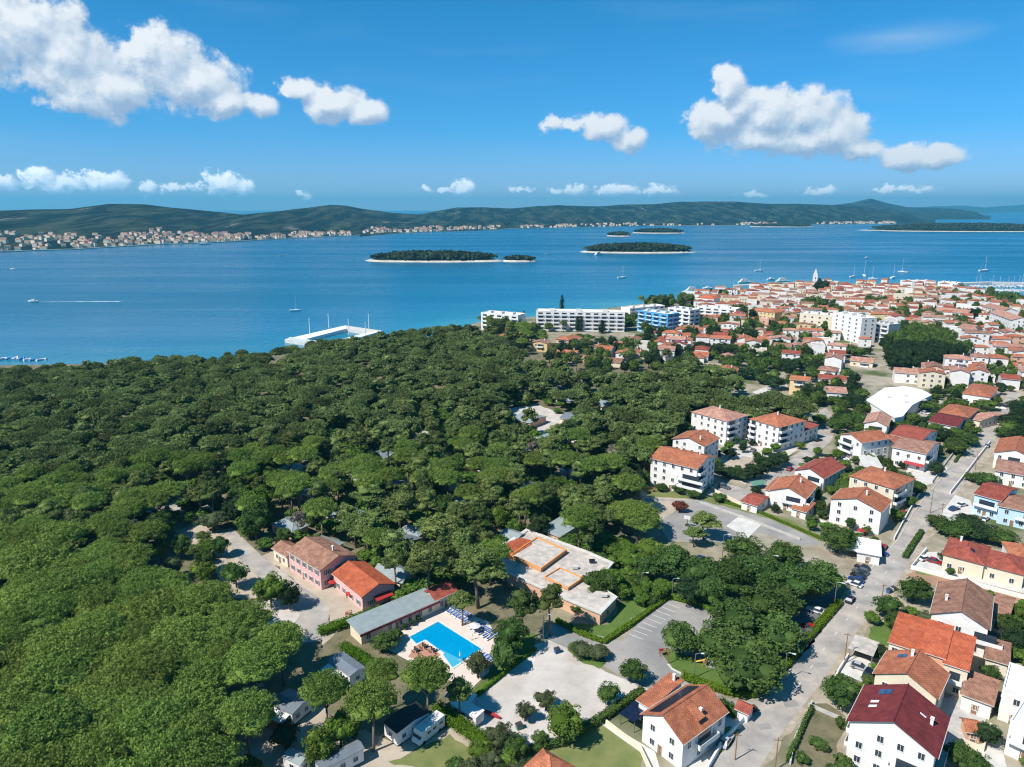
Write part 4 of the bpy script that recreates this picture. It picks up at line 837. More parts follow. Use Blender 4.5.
def wall_build(root, kind, w, d, h, rise, matn, name='wall', z0=0.0):
    mb = MB(); x, y = w/2, d/2; hh = h
    mb.box(-x, x, -y, y, z0, hh)
    if kind == 'AB': mb.add([(-x, -y, hh), (-x, y, hh), (-x, 0, h+rise), (x, -y, hh), (x, y, hh), (x, 0, h+rise)], [(0, 2, 1), (3, 4, 5), (0, 3, 5, 2), (1, 2, 5, 4)])
    if kind == 'BC': mb.add([(-x, -y, hh), (x, -y, hh), (0, -y, h+rise), (-x, y, hh), (x, y, hh), (0, y, h+rise)], [(0, 1, 2), (3, 5, 4), (0, 2, 5, 3), (1, 4, 5, 2)])
    if kind == 'shed': mb.add([(-x, -y, hh), (x, -y, hh), (x, y, hh), (-x, y, hh), (x, y, h+rise), (-x, y, h+rise)], [(0, 1, 4, 5), (1, 2, 4), (3, 0, 5), (2, 3, 5, 4)])
    return mb.build(name, M[matn], root)
def flat_build(root, w, d, h, roofm='flat_roof', par=.45, wallm='wall_white'):
    mb = MB(); x, y, t = w/2, d/2, .22; mb.box(-x+t, x-t, -y+t, y-t, h+.003, h+.06); o = mb.build('roof', M[roofm], root)
    p = MB(); p.box(-x-.04, x+.04, -y-.04, -y+t, h+.003, h+par); p.box(-x-.04, x+.04, y-t, y+.04, h+.003, h+par); p.box(-x-.04, -x+t, -y+t, y-t, h+.003, h+par); p.box(x-t, x+.04, -y+t, y-t, h+.003, h+par)
    p.build('parapet', M[wallm], o); return o
def face_at(w, d, side, u, z):
    """point and rotation on a wall face: u in -1..1 along it"""
    if side == 'F': return (u*w/2, -d/2-.002, z), 0
    if side == 'B': return (-u*w/2, d/2+.002, z), math.pi
    if side == 'R': return (w/2+.002, u*d/2, z), math.pi/2
    return (-w/2-.002, -u*d/2, z), -math.pi/2
def put(me, name, root, w, d, side, u, z, **kw):
    l, r = face_at(w, d, side, u, z); return inst(me, name, root, l, (0, 0, r), **kw)
def windows(root, w, d, h, sides='FR', fl=None, ww=1.0, wh=1.3, kind='plain', skip=(), sp=3.2):
    fl = fl or max(1, int(h/2.8)); me = win_mesh(ww, wh, kind)
    for s in sides:
        L = w if s in 'FB' else d; n = max(1, int(L/sp))
        for f in range(fl):
            for i in range(n):
                if (s, f, i) in skip or random.random() < 0.07: continue
                u = ((i+.5)/n*2-1)*0.96
                put(me, 'window', root, w, d, s, u, f*(h/fl)+min(1.6, h/fl*.6))
def ABC(A, B, C_, h, dmax=13.5):
    a, b_, c_ = P(*A, h), P(*B, h), P(*C_, h); x = (b_-a); w = x.length; x.normalize(); y = Vector((-x.y, x.x, 0)); d = (c_-b_).dot(y)
    if d < 0: d = -d; y = -y
    if a.length > 500: d = min(d, dmax)
    ctr = a+x*(w/2)+y*(d/2); return ctr.x, ctr.y, math.atan2(x.y, x.x), w, d
def site(x, y, rz, w, d, mg=1.0):
    c_, s_ = math.cos(rz), math.sin(rz); q = [(x+u*c_-v*s_, y+u*s_+v*c_) for u, v in ((-w/2-mg, -d/2-mg), (w/2+mg, -d/2-mg), (w/2+mg, d/2+mg), (-w/2-mg, d/2+mg))]
    BLOCK.append(q); BLOCKB.append((min(p[0] for p in q), max(p[0] for p in q), min(p[1] for p in q), max(p[1] for p in q)))
HS = []
def house(A, B, C_, h, rise=2.2, roof='AB', wall='wall_white', tile='tile_orange', label=None, sides='FR', fl=None, bal=(), chim=(), win='plain', door=True, name='house', cat='house', group=None, sp=3.2, ov=.45, awn=None, mg=1.0, ww=1.0):
    x, y, rz, w, d = ABC(A, B, C_, h)
    root = empty(name, (x, y, 0), rz); site(x, y, rz, w, d, mg); kd = roof
    wall_build(root, kd, w, d, h, rise, wall)
    if roof == 'flat': flat_build(root, w, d, h, tile, wallm=wall)
    else: roof_build(root, kd, w, d, h, rise, tile, ov)
    skip = set(); fl_ = fl or max(1, int(h/2.8))
    L = {'F': w, 'R': d, 'L': d, 'B': w}
    for (s, f, i, k) in bal:                     # side, floor, first bay, bays
        n = max(1, int(L[s]/sp)); bw = L[s]/n*k*.92; u = ((i+k/2)/n*2-1)*.96
        put(balcony_mesh(bw), 'balcony', root, w, d, s, u, f*(h/fl_)+.1)
        for j in range(i, i+k): skip.add((s, f, j))
    if door and 'F' in sides: put(door_mesh(), 'door', root, w, d, 'F', -0.08, 0.02); 
    windows(root, w, d, h, sides, fl_, kind=win, skip=skip, sp=sp, ww=ww)
    zf = roof_profile(kd, w, d, h, rise)
    for (u, v) in chim: inst(chimney_mesh(), 'chimney', root, (u*w/2, v*d/2, zf(u*w/2, v*d/2)+.7))
    if awn: s, u, z, aw, m_ = awn; mb = MB(); mb.slab([(-aw/2, -1.8, 0), (aw/2, -1.8, 0), (aw/2, 0, .6), (-aw/2, 0, .6)], .06); put(mb.mesh('awning', M[m_]), 'awning', root, w, d, s, u, z)
    if label: tag(root, label, cat, group)
    HS.append((root, w, d, h)); root['_zf'] = 0; del root['_zf']
    return root, w, d, zf
def panel(root, w, d, zf, kind, u0, u1, v0, v1, m_='solar', name='solar_panel', n=1, lift=.32):
    for i in range(n):
        a0, a1 = u0+(u1-u0)*i/n, u0+(u1-u0)*(i+.9)/n; q = [(a0*w/2, v0*d/2), (a1*w/2, v0*d/2), (a1*w/2, v1*d/2), (a0*w/2, v1*d/2)]
        MB().slab([(x, y, zf(x, y)+lift) for x, y in q], .06).build(name, M[m_], root)
# ---------------- lower right street block
r_, w, d, zf = house((850.5,719.7),(935,754.6),(949.5,718.7), 9, 3.4, 'BC', 'wall_white', 'tile_maroon', 'big white three storey house with a maroon ridged roof, lowest on the right', sides='FLR', fl=3, bal=[('R',1,0,3),('F',1,2,2),('L',1,0,2),('L',0,0,2)], chim=[(.75,.1)], ov=.6)
panel(r_, w, d, zf, 'BC', -.62, -.30, .45, .75, 'solar_blue', n=2); panel(r_, w, d, zf, 'BC', -.72, -.5, -.05, .08, 'frame_white', 'skylight', n=1); panel(r_, w, d, zf, 'BC', -.72, -.5, -.32, -.2, 'frame_white', 'skylight', n=1); panel(r_, w, d, zf, 'BC', .45, .62, .15, .22, 'frame_white', 'skylight', n=1)
r_, w, d, zf = house((875.5,673),(936.5,697),(948.5,674), 7, 2.8, 'BC', 'wall_cream', 'tile_orange', 'cream house with an orange ridged roof and one blue solar panel behind the maroon roof', sides='FLR', fl=2, chim=[(-.12,.45)])
panel(r_, w, d, zf, 'BC', -.6, -.28, .35, .6, 'solar_blue', n=2)
# terrace of four orange roofs, stepping
x, y, rz, W_, D_ = ABC((888.6,641.4), (969,667.5), (980,642.5), 6.8)
rt = empty('terraced_house', (x, y, 0), rz, label='stepped row of four bright orange roofs above cream walls and balconies', cat='house'); site(x, y, rz, W_, D_); u0 = -W_/2
for i, (fr, h, oy) in enumerate([(.17, 6.0, 1.3), (.25, 6.5, .5), (.29, 7.2, -.2), (.29, 6.8, -1.3)]):
    w = W_*fr-.02; sub = wall_build(rt, 'shed', w, D_, h, 1.4, ['wall_cream', 'wall_cream', 'wall_salmon', 'wall_cream'][i]); sub.location = (u0+w/2, oy, 0); u0 += W_*fr
    roof_build(sub, 'shed', w, D_, h, 1.4, 'tile_bright', .3)
    put(balcony_mesh(round(w*.7, 1), 1.2), 'balcony', sub, w, D_, 'F', 0, 3.3) if i in (1, 3) else put(win_mesh(1.1, 1.2), 'window', sub, w, D_, 'F', 0, 4.4)
    put(win_mesh(1.1, 1.2), 'window', sub, w, D_, 'F', .3, 1.4)
    if i == 3: put(win_mesh(1, 1.2), 'window', sub, w, D_, 'R', 0, 4.5)
house((932,613),(988.2,628.8),(1004.5,599.2), 7.5, 2.6, 'BC', 'wall_white', 'tile_brown', 'white gabled house with a weathered brown roof behind the orange terrace', sides='FLR', fl=2, chim=[(-.6,-.3)], bal=[('F',1,2,2)])
house((990,617),(1006,622),(1012,603), 3.5, 1.2, 'shed', 'wall_white', 'tile_brown', 'low brown-roofed annex at the right of the weathered brown roof', door=False)
house((986.5,657.7),(1008,664),(1011.6,649), 3.2, 1, 'shed', 'wall_cream', 'tile_brown', 'small brown-roofed outbuilding right of the orange terrace', name='outbuilding', cat='outbuilding')
house((962.6,693.6),(992,704.5),(998.5,687), 3.6, 1.1, 'shed', 'wall_white', 'tile_brown', 'low white outbuilding with a brown roof beside the paved yard', name='outbuilding', cat='outbuilding')
house((968,730.6),(981,732.8),(983.3,722), 2.3, .9, 'AB', 'wall_salmon', 'tile_orange', 'tiny orange brick barbecue hut in the yard', name='barbecue_hut', cat='hut', fl=1, sp=9)
house((1002.9,689),(1034,700),(1040,674), 7, 0, 'flat', 'wall_white', 'white_roof', 'white flat-roofed house at the right edge', sides='FL', fl=2, bal=[('F',1,1,2)])
house((1010,722),(1050,740),(1060,705), 7, 0, 'flat', 'wall_white', 'white_roof', 'second white flat-roofed house cut by the right edge', sides='FL', fl=2, bal=[('F',1,0,2)])
# carport
x, y, rz, w, d = ABC((848.3,648), (873.3,656.6), (882,643.5), 2.6); cp = empty('carport', (x, y, 0), rz, label='grey flat-roofed carport beside the main road', cat='carport'); site(x, y, rz, w, d)
MB().box(-w/2, w/2, -d/2, d/2, 2.55, 2.72).build('roof', M['flat_roof'], cp)
for u in (-.45, .45):
    for v in (-.45, .45): MB().box(u*w-.1, u*w+.1, v*d-.1, v*d+.1, 0, 2.548).build('post', M['metal'], cp)
# red roofed villa
vr = house((943.7,554.2),(984,564.6),(1009,552), 4.6, 2.0, 'hip', 'wall_cream', 'tile_red', 'pale yellow bungalow under a wide red hipped roof with a small solar panel', sides='FL', fl=1, chim=[(-.4,.4)])
panel(vr[0], vr[1], vr[2], vr[3], 'hip', .2, .45, -.5, -.25, 'solar')
house((983,564.4),(1024,575),(1040,562), 4.2, 1.7, 'hip', 'wall_cream', 'tile_red', 'right wing of the red-roofed bungalow, with a lower hipped roof', sides='FL', fl=1, door=False)
house((1012,556),(1040,560),(1046,548), 4, 1.5, 'hip', 'wall_white', 'tile_orange', 'small orange roof behind the red-roofed bungalow at the edge', sides='F')
# bottom house with solar panels
r_, w, d, zf = house((643.4,713.9),(683.3,742),(715.3,704.5), 6.2, 2.8, 'BC', 'wall_white', 'tile_orange', 'white gabled house with dark solar panels on its orange roof, beside the junction', sides='FLR', fl=2, bal=[('R',1,1,2)], chim=[(.65,.1)])
panel(r_, w, d, zf, 'BC', -.85, -.25, -.9, .9, 'solar', n=4)
mb = MB(); mb.slab([(w*.15, -.9, 0), (w*.15, 1.0, 0), (w*.45, 1.2, -1.4), (w*.45, -1.1, -1.4)], .1); dm = mb.build('dormer', M['tile_orange'], r_); dm.location = (0, -d*.05, zf(w*.15, 0)+1.0)
house((639,700),(650,707),(672,679), 4.4, .8, 'shed', 'wall_white', 'tile_orange', 'lower orange-roofed wing at the left of the solar panel house', sides='FL', fl=1, chim=[(.2,.8)], name='house_wing', cat='house', mg=0)
x, y, rz, w, d = ABC((619,713), (634,722), (656,692), 2.8); pg = empty('solar_pergola', (x, y, 0), rz, label='dark solar pergola left of the orange-roofed house', cat='pergola'); site(x, y, rz, w, d)
for i in range(5): MB().slab([(-w/2, -d/2+d*i/5, 2.7), (w/2, -d/2+d*i/5, 2.7), (w/2, -d/2+d*(i+.93)/5, 2.8), (-w/2, -d/2+d*(i+.93)/5, 2.8)], .06).build('solar_panel', M['solar'], pg)
for u in (-.46, .46):
    for v in (-.46, 0, .46): MB().box(u*w-.07, u*w+.07, v*d-.07, v*d+.07, 0, 2.62).build('post', M['metal'], pg)
# shelter with a red roof
house((737,708),(748,713),(752,706), 2.3, .7, 'AB', 'wall_white', 'tile_red', 'little red-roofed bin shelter at the side road junction', name='shelter', cat='shelter', sides='', door=False)
house((524,768),(553,786),(575,768), 3.4, 2.4, 'hip', 'wall_white', 'tile_orange', 'orange pyramid roof cut by the bottom edge below the lawn', sides='F', name='pavilion', cat='pavilion')
# ---------------- houses left and right of the middle stretch of the road
house((831.3,498.9),(881.4,511.4),(889,500), 8, 2.4, 'BC', 'wall_white', 'tile_orange', 'big white gabled block with small windows left of the road', fl=3, sides='FL', chim=[(.2,0)], sp=4.5)
house((850,476),(894,489),(912.6,478), 8.6, 2.0, 'hip', 'wall_cream', 'tile_orange', 'long orange hipped roof behind the big white gabled block', fl=3, sides='FR', bal=[('R',1,0,2),('R',2,0,2)], chim=[(0,.2)])
house((892.8,447),(926,454),(936,442), 7.6, 1.6, 'AB', 'wall_white', 'tile_salmon', 'white box house with a red awning beside the road junction', fl=2, awn=('F',.4,2.6,7,'awning_red'), sides='FR', bal=[('R',1,0,2)])
house((890.7,434.5),(921,441),(942,432), 8.5, 1.8, 'AB', 'wall_white', 'tile_red', 'white house with a red ridge behind the white box house', fl=3, sides='R', bal=[('R',1,0,2),('R',2,0,2)])
house((840.7,434.5),(862,442.5),(872,432), 9, 1.8, 'BC', 'wall_white', 'tile_orange', 'tall white house stacked with balconies above the covered parking', fl=3, bal=[('F',1,0,2),('F',2,0,2),('F',0,0,2)], sides='FR')
house((866.8,436.3),(881,442.6),(888,433), 7, 1.5, 'BC', 'wall_white', 'tile_orange', 'narrow white house beside the tall house stacked with balconies', fl=2)
house((864.7,422.8),(887,426),(897,417.5), 6.5, 1.8, 'BC', 'wall_white', 'tile_salmon', 'white house with a salmon roof below the big white flat roof', fl=2, bal=[('F',1,0,2)])
house((928.9,421.7),(956.4,427),(963,417.5), 4.6, 1.8, 'AB', 'wall_white', 'tile_maroon', 'long maroon ridge roof left of the road', fl=1, sides='FR')
house((938.3,412.3),(968,417.5),(972,408), 6, 1.8, 'hip', 'wall_cream', 'tile_orange', 'orange roof house directly behind the maroon ridge roof', fl=2)
house((968,418),(980,421),(984,410), 4, 1.0, 'AB', 'wall_cream', 'tile_salmon', 'small salmon roof between the maroon ridge roof and the road', fl=1)
house((962.7,393.6),(990,397.5),(994,387), 4.6, 1.9, 'hip', 'wall_white', 'tile_orange', 'white bungalow with an orange hipped roof at the top of the road', fl=1, bal=[('F',0,3,3)])
house((995,452),(1035,459),(1046,446), 6.4, 2.3, 'BC', 'wall_white', 'tile_orange', 'white gabled house right of the road above the speckled roof', fl=2, sides='FL', bal=[('F',1,1,2)])
house((995.8,470.5),(1032,477),(1040,466), 5, 1.6, 'AB', 'wall_white', 'tile_salmon', 'white house with a speckled salmon roof right of the road', fl=2, sides='FL')
house((975,494),(1001,501),(1017,489), 7, 1.6, 'AB', 'wall_blue', 'tile_red', 'pale blue house with a red roof at the road junction', fl=2, sides='FL', bal=[('F',1,0,2)])
house((999,506),(1032,513),(1042,500), 6, 1.4, 'AB', 'wall_blue', 'tile_brown', 'pale blue house with arches cut by the right edge', fl=2, sides='FL', bal=[('F',1,1,3)])
house((795,470),(824,478),(838,465), 6, 2.2, 'BC', 'wall_white', 'tile_red', 'white gabled house with a dark red roof beside the lane', fl=2, sides='FR', bal=[('F',1,1,2)])
house((770,490),(806,498),(821,486.5), 6, 2.4, 'BC', 'wall_white', 'tile_orange', 'white gabled house with an orange roof below the dark red roof', fl=2, sides='FR', bal=[('F',1,1,2),('R',1,0,2)], chim=[(.3,.3)])
house((765.8,489),(777,492),(783,482), 3.6, 1.2, 'shed', 'wall_white', 'tile_orange', 'lower orange lean-to at the left of the orange gabled house', fl=1, mg=0)
house((741.8,501.5),(757,506),(768,497), 2.8, .9, 'AB', 'wall_white', 'tile_red', 'low white garage with a red roof above the ball court lane', fl=1, sp=5)
house((792,508),(806,512),(812,505), 2.8, .8, 'shed', 'wall_white', 'tile_orange', 'small orange shed roof in front of the orange gabled house', fl=1, sp=5)
# three white blocks by the wood
house((651,458.2),(697,469),(707,455), 10.5, 2.2, 'AB', 'wall_white', 'tile_orange', 'four storey white block with pale blue right side above the ball court', fl=4, sides='FR', bal=[('F',1,3,3),('F',2,3,3),('R',1,0,2),('R',2,0,2),('R',3,0,2)], chim=[(.6,.3),(-.3,.5)], name='apartment_block', cat='apartment block')
house((673,438.8),(704.5,446),(714,437), 10, 2.0, 'BC', 'wall_white', 'tile_orange', 'white block with orange roof directly behind the four storey block', fl=4, sides='FR', chim=[(.5,-.5)], bal=[('R',1,0,1),('R',2,0,1)], name='apartment_block', cat='apartment block')
house((691.8,412),(727,421.5),(739.5,413), 11, 2.2, 'hip', 'wall_white', 'tile_salmon', 'white block with a salmon hipped roof, farthest left of the white blocks', fl=4, sides='FR', bal=[('R',1,0,2),('R',2,0,2),('R',3,0,2)], chim=[(0,0)], name='apartment_block', cat='apartment block')
house((750,419),(779,427.5),(792,417), 10.5, 2.0, 'hip', 'wall_white', 'tile_orange', 'tall white block with corner balconies behind the little square', fl=4, sides='FR', bal=[('F',1,0,1),('F',2,0,1),('F',3,0,1),('R',1,0,2),('R',2,0,2),('R',3,0,2)], chim=[(0,0)], name='apartment_block', cat='apartment block')
house((780,431),(794,435),(804,424), 5, 1.2, 'shed', 'wall_white', 'tile_red', 'low red roof attached at the right of the tall block with corner balconies', fl=2)
house((733,428.5),(746,431.5),(749,427), 2.8, .8, 'shed', 'wall_white', 'tile_maroon', 'maroon carport roof between the two tall white blocks', fl=1, sides='', door=False, name='garage', cat='garage')
house((808,424),(0,0),(0,0), 1) if False else None
# big flat white roof
mb = MB(); fp = PX([(866.8,400),(895,417.5),(903,416),(912,405),(931.4,395),(922,390),(905,386.5),(885,388)], 5.5)
wh = empty('warehouse', (sum(p[0] for p in fp)/8, sum(p[1] for p in fp)/8, 0), 0, label='sprawling white flat-roofed hall among the houses', cat='hall'); loc = [(p[0]-wh.location.x, p[1]-wh.location.y) for p in fp]
MB().poly(loc, 0, 5.2).build('wall', M['wall_white'], wh); rr = [(p[0]*1.02, p[1]*1.02) for p in loc]; MB().poly(rr, 5.203, 5.6).build('roof', M['white_roof'], wh); block(fp, 2)
for (u, v) in ((-6, 2), (4, 5), (9, -3), (-2, -7)): MB().box(u-1, u+1, v-.7, v+.7, 5.603, 6.3).build('roof_vent', M['trim'], wh)
house((864.7,466.5),(882,468),(893,454), 3.2, .4, 'shed', 'wall_white', 'concrete_pale', 'pale lean-to roof covering the parking under the balcony house', fl=1, sides='', door=False, name='carport', cat='carport')
# white canopy building by the car row
house((858,551.5),(880,555.5),(888,544), 3.2, .3, 'shed', 'wall_white', 'white_roof', 'small white flat kiosk beside the road above the dark parked cars', fl=1, sides='FL', name='kiosk', cat='kiosk')
MB().slab([tuple(P(846,549.5,2.8)), tuple(P(861,552,2.8)), tuple(P(866,543.5,2.8)), tuple(P(852,541,2.8))], .12).build('canopy', M['white_roof'], None, label='white canopy on the left side of the small white kiosk', cat='canopy')
# ---------------- camp buildings
house((273.3,548),(287,556),(297,546), 3.6, 1.2, 'AB', 'wall_cream', 'tile_brown', 'small brown-roofed annex at the road end of the pink house', fl=1, sides='FL', mg=.5)
house((288.5,551),(320.3,570),(357,556), 6.0, 2.0, 'AB', 'wall_pink', 'tile_brown', 'long pink two storey house with a weathered brown roof beside the camp road', fl=2, sides='FRL', win='shutter', chim=[(.5,.2)], mg=.5)
house((333.5,573.5),(362.2,596.5),(388.9,580), 4.2, 1.8, 'AB', 'wall_pink', 'tile_bright', 'pink restaurant wing with a bright orange roof', fl=1, sides='FR', win='shutter', mg=.5, awn=('R',.2,2.4,5,'fabric_red'))
house((361,632.5),(436,600.5),(424.5,592), 3.3, .5, 'shed', 'wall_cream', 'grey_roof', 'long low pool building with a grey roof and maroon fascia', fl=1, sides='F', sp=3.0, name='pool_building', cat='pool building', mg=.5, ov=.7)
q_ = HS[-1]; MB().box(-q_[1]/2-.72, q_[1]/2+.72, -q_[2]/2-.86, -q_[2]/2-.82, 2.75, 3.35).build('fascia', M['awning_red'], q_[0])
house((436,599.5),(457,590),(443,582.5), 3.5, 1.1, 'AB', 'wall_cream', 'tile_red', 'red tiled roof at the right end of the grey pool building', fl=1, sides='F', name='pool_bar', cat='pool bar', mg=.5)
house((372,575),(402,582),(417,570), 3.2, 1.4, 'AB', 'wall_cream', 'grey_roof', 'cream bungalow with grey green roof behind the pool building', fl=1, sides='F', name='bungalow', cat='bungalow')
house((542,529),(560,536.5),(576,525), 3.4, 1.0, 'shed', 'wall_salmon', 'grey_roof', 'small grey-roofed service building behind the flat-roofed reception', fl=1, name='service_building', cat='building')
BG = [((272,524),(292,532),(305,524),'grey-roofed bungalow among the trees above the pink house'),((325,514),(352,524),(370,514),'wide grey-roofed bungalow under the tall pines'),((308,543),(330,550),(345,543),'blue grey-roofed bungalow just behind the pink house'),((372,540),(405,549),(420,538),'dark blue-roofed bungalow in the shade of the pines'),
      ((398,532),(418,536),(425,528),'small grey-roofed bungalow under the pines'),((500,536),(515,541),(522,533),'pale blue-roofed bungalow left of the reception'),((480,555),(494,560),(502,551),'small blue grey cabin left of the reception'),((437,480),(448,484),(456,476),'grey-roofed cabin half hidden in the middle of the wood'),((414,464),(426,467),(434,461),'pale cabin half hidden in the middle of the wood'),
      ((512,419),(530,423),(538,415),'grey-roofed hut on the left of the gravel clearing'),((535,438),(556,444),(566,437),'wide grey hut at the front of the gravel clearing'),((560,418),(578,421),(584,414),'grey hut at the back of the gravel clearing'),((495,422),(508,425),(514,418),'salmon-walled hut left of the gravel clearing'),((588,404),(602,407),(607,401),'pale hut in the wood behind the gravel clearing'),((556,399),(572,402),(580,396),'long pale hut in the wood far behind the clearing')]
for i, (A, B, C_, lb) in enumerate(BG):
    house(A, B, C_, 3.0, 1.0, 'AB' if i % 2 else 'hip', 'wall_cream' if i % 3 else 'wall_salmon', 'slate_roof' if i % 4 == 3 else 'grey_roof', lb, fl=1, name='bungalow' if i < 9 else 'hut', cat='bungalow' if i < 9 else 'hut', sides='F', mg=1.5)
for i, (a, b_) in enumerate([(345,470),(372,455),(455,500),(520,488),(470,462),(325,478),(300,492),(505,452),(410,436),(282,468),(560,470),(385,485)]):
    r_ = house((a, b_), (a+13, b_+4), (a+21, b_-3), 3.0, .9, 'AB', random.choice(['wall_cream', 'wall_white', 'wall_salmon']), random.choice(['grey_roof', 'slate_roof', 'flat_roof']), None, fl=1, name='cabin', cat='cabin', sides='F', mg=2.6)[0]; item(r_, '', 'small grey-roofed cabin under the pines', 'cabin', 'cabins scattered under the pines')
# reception: several flat roofed blocks
def flatpoly(root, px, h, wall, roofm, name='block', z0=0):
    pts = PX(px, h); c0 = root.location; loc = [(p[0]-c0.x, p[1]-c0.y) for p in pts]; cx = sum(p[0] for p in loc)/len(loc); cy = sum(p[1] for p in loc)/len(loc)
    a = MB().poly(loc, z0, h).build('wall', M[wall], root); b_ = [(cx+(p[0]-cx)*1.03, cy+(p[1]-cy)*1.03) for p in loc]
    r = MB().poly(b_, h+.003, h+.18).build('roof', M[roofm], root); block(pts, 1.2); inn = [(cx+(p[0]-cx)*.97, cy+(p[1]-cy)*.97) for p in loc]
    mb = MB(); n = len(loc)
    for i in range(n):
        j = (i+1) % n; mb.add([(*b_[i], h+.183), (*b_[j], h+.183), (*inn[j], h+.183), (*inn[i], h+.183), (*b_[i], h+.5), (*b_[j], h+.5), (*inn[j], h+.5), (*inn[i], h+.5)], [(4, 5, 6, 7), (0, 1, 5, 4), (3, 7, 6, 2)])
    mb.build('parapet', M['orange_paint' if z0 else 'concrete_pale'], r)
    return a
pr = P(555, 570); rc = empty('reception_building', (pr.x, pr.y, 0), 0, label='sprawling flat-roofed reception building with orange trim and one round tiled end', cat='reception building')
flatpoly(rc, [(498,548),(512,541),(527,531),(585,552),(612.5,564),(603,575),(589,580),(616,597.5),(600,614),(566,600),(540,588),(507,573)], 3.1, 'wall_salmon', 'flat_roof')
flatpoly(rc, [(511,556),(537,538.5),(566,551),(541,569.5)], 4.1, 'orange_paint', 'flat_roof', z0=3.4)
flatpoly(rc, [(545,578),(560,569),(583,579),(568,589)], 3.8, 'orange_paint', 'flat_roof', z0=3.4)
mb = MB(); tp = [tuple(P(a, b, 4.4)-rc.location) for a, b in [(497,549),(509,541.5),(521,537.5),(531,540),(532,544),(511,556.5)]]; mb.slab(tp, .5).build('tiled_roof', M['tile_bright'], rc)
for (a, b) in ((592,562),(575,568),(604,596)):
    q = P(a, b, 3.6)-rc.location; MB().box(q.x-.8, q.x+.8, q.y-.5, q.y+.5, 3.6, 4.3).build('roof_unit', M['solar' if a == 592 else 'trim'], rc)
for (a, b, ang) in ((606,612,.5),(588,607,-.35),(577,604,-.35),(553,594,-.35),(525,582,-.35)):
    q = P(a, b, 1.4)-rc.location; inst(win_mesh(1.6, 1.3), 'window', rc, (q.x, q.y-.35, 1.5), (0, 0, ang))
# mobile homes
def mobile(A, B, C_, h, roofm, label, wall='wall_white', deckm=True):
    x, y, rz, w, d = ABC(A, B, C_, h); root = empty('mobile_home', (x, y, 0), rz, label=label, cat='mobile home'); site(x, y, rz, w, d, .8)
    mb = MB(); mb.box(-w/2, w/2, -d/2, d/2, .35, h); mb.add([(-w/2, -d/2, h), (w/2, -d/2, h), (w/2, d/2, h), (-w/2, d/2, h), (-w/2, 0, h+.45), (w/2, 0, h+.45)], [(0, 1, 5, 4), (2, 3, 4, 5), (0, 4, 3), (1, 2, 5)]); mb.build('wall', M[wall], root)
    rb = MB(); e = .2; rb.slab([(-w/2-e, -d/2-e, h+.1), (w/2+e, -d/2-e, h+.1), (w/2+e, 0, h+.62), (-w/2-e, 0, h+.62)], .1); rb.slab([(-w/2-e, .004, h+.62), (w/2+e, .004, h+.62), (w/2+e, d/2+e, h+.1), (-w/2-e, d/2+e, h+.1)], .1); rb.build('roof', M[roofm], root)
    sk = MB(); sk.box(-w/2+.1, w/2-.1, -d/2+.1, d/2-.1, 0, .348); sk.build('base', M['metal_dark'], root)
    for s in 'FR':
        n = max(1, int((w if s == 'F' else d)/2.3))
        for i in range(n): put(win_mesh(.9, .8), 'window', root, w, d, s, ((i+.5)/n*2-1)*.9, 1.7)
    if deckm:
        t = MB(); t.slab([(-w*.42, -d/2-2.4, h-.7), (w*.42, -d/2-2.4, h-.7), (w*.42, -d/2-.25, h-.2), (-w*.42, -d/2-.25, h-.2)], .05); t.build('awning', M['plastic_white'], root); t = MB(); t.box(-w*.42, w*.42, -d/2-2.4, -d/2-.1, .1, .3); t.build('deck', M['wood'], root)
        for u in (-.4, .4): MB().box(u*w-.04, u*w+.04, -d/2-2.35, -d/2-2.27, .3, h-.76).build('post', M['frame_white'], root)
    return root
mobile((328,660.5),(349.5,676.5),(363.6,667), 3.0, 'slate_roof', 'white mobile home with a blue grey roof left of the pool')
mobile((270,704),(292,714),(296,692), 3.0, 'slate_roof', 'grey-roofed mobile home with a pale awning under the pines at left')
mobile((384,722.5),(397,733),(427,710.5), 3.2, 'black_roof', 'long mobile home with a black roof beside the motorhome', deckm=False)
mobile((315,762),(357,741),(365,748), 3.0, 'slate_roof', 'low white cabin with a grey roof, cut by the bottom edge', deckm=False)
mobile((243,690),(262,684),(272,691), 2.8, 'slate_roof', 'shaded mobile home deep under the umbrella pines', deckm=False)
mobile((283,757),(300,765),(306,755), 2.8, 'grey_roof', 'small cabin half hidden behind the olive green bush', deckm=False)

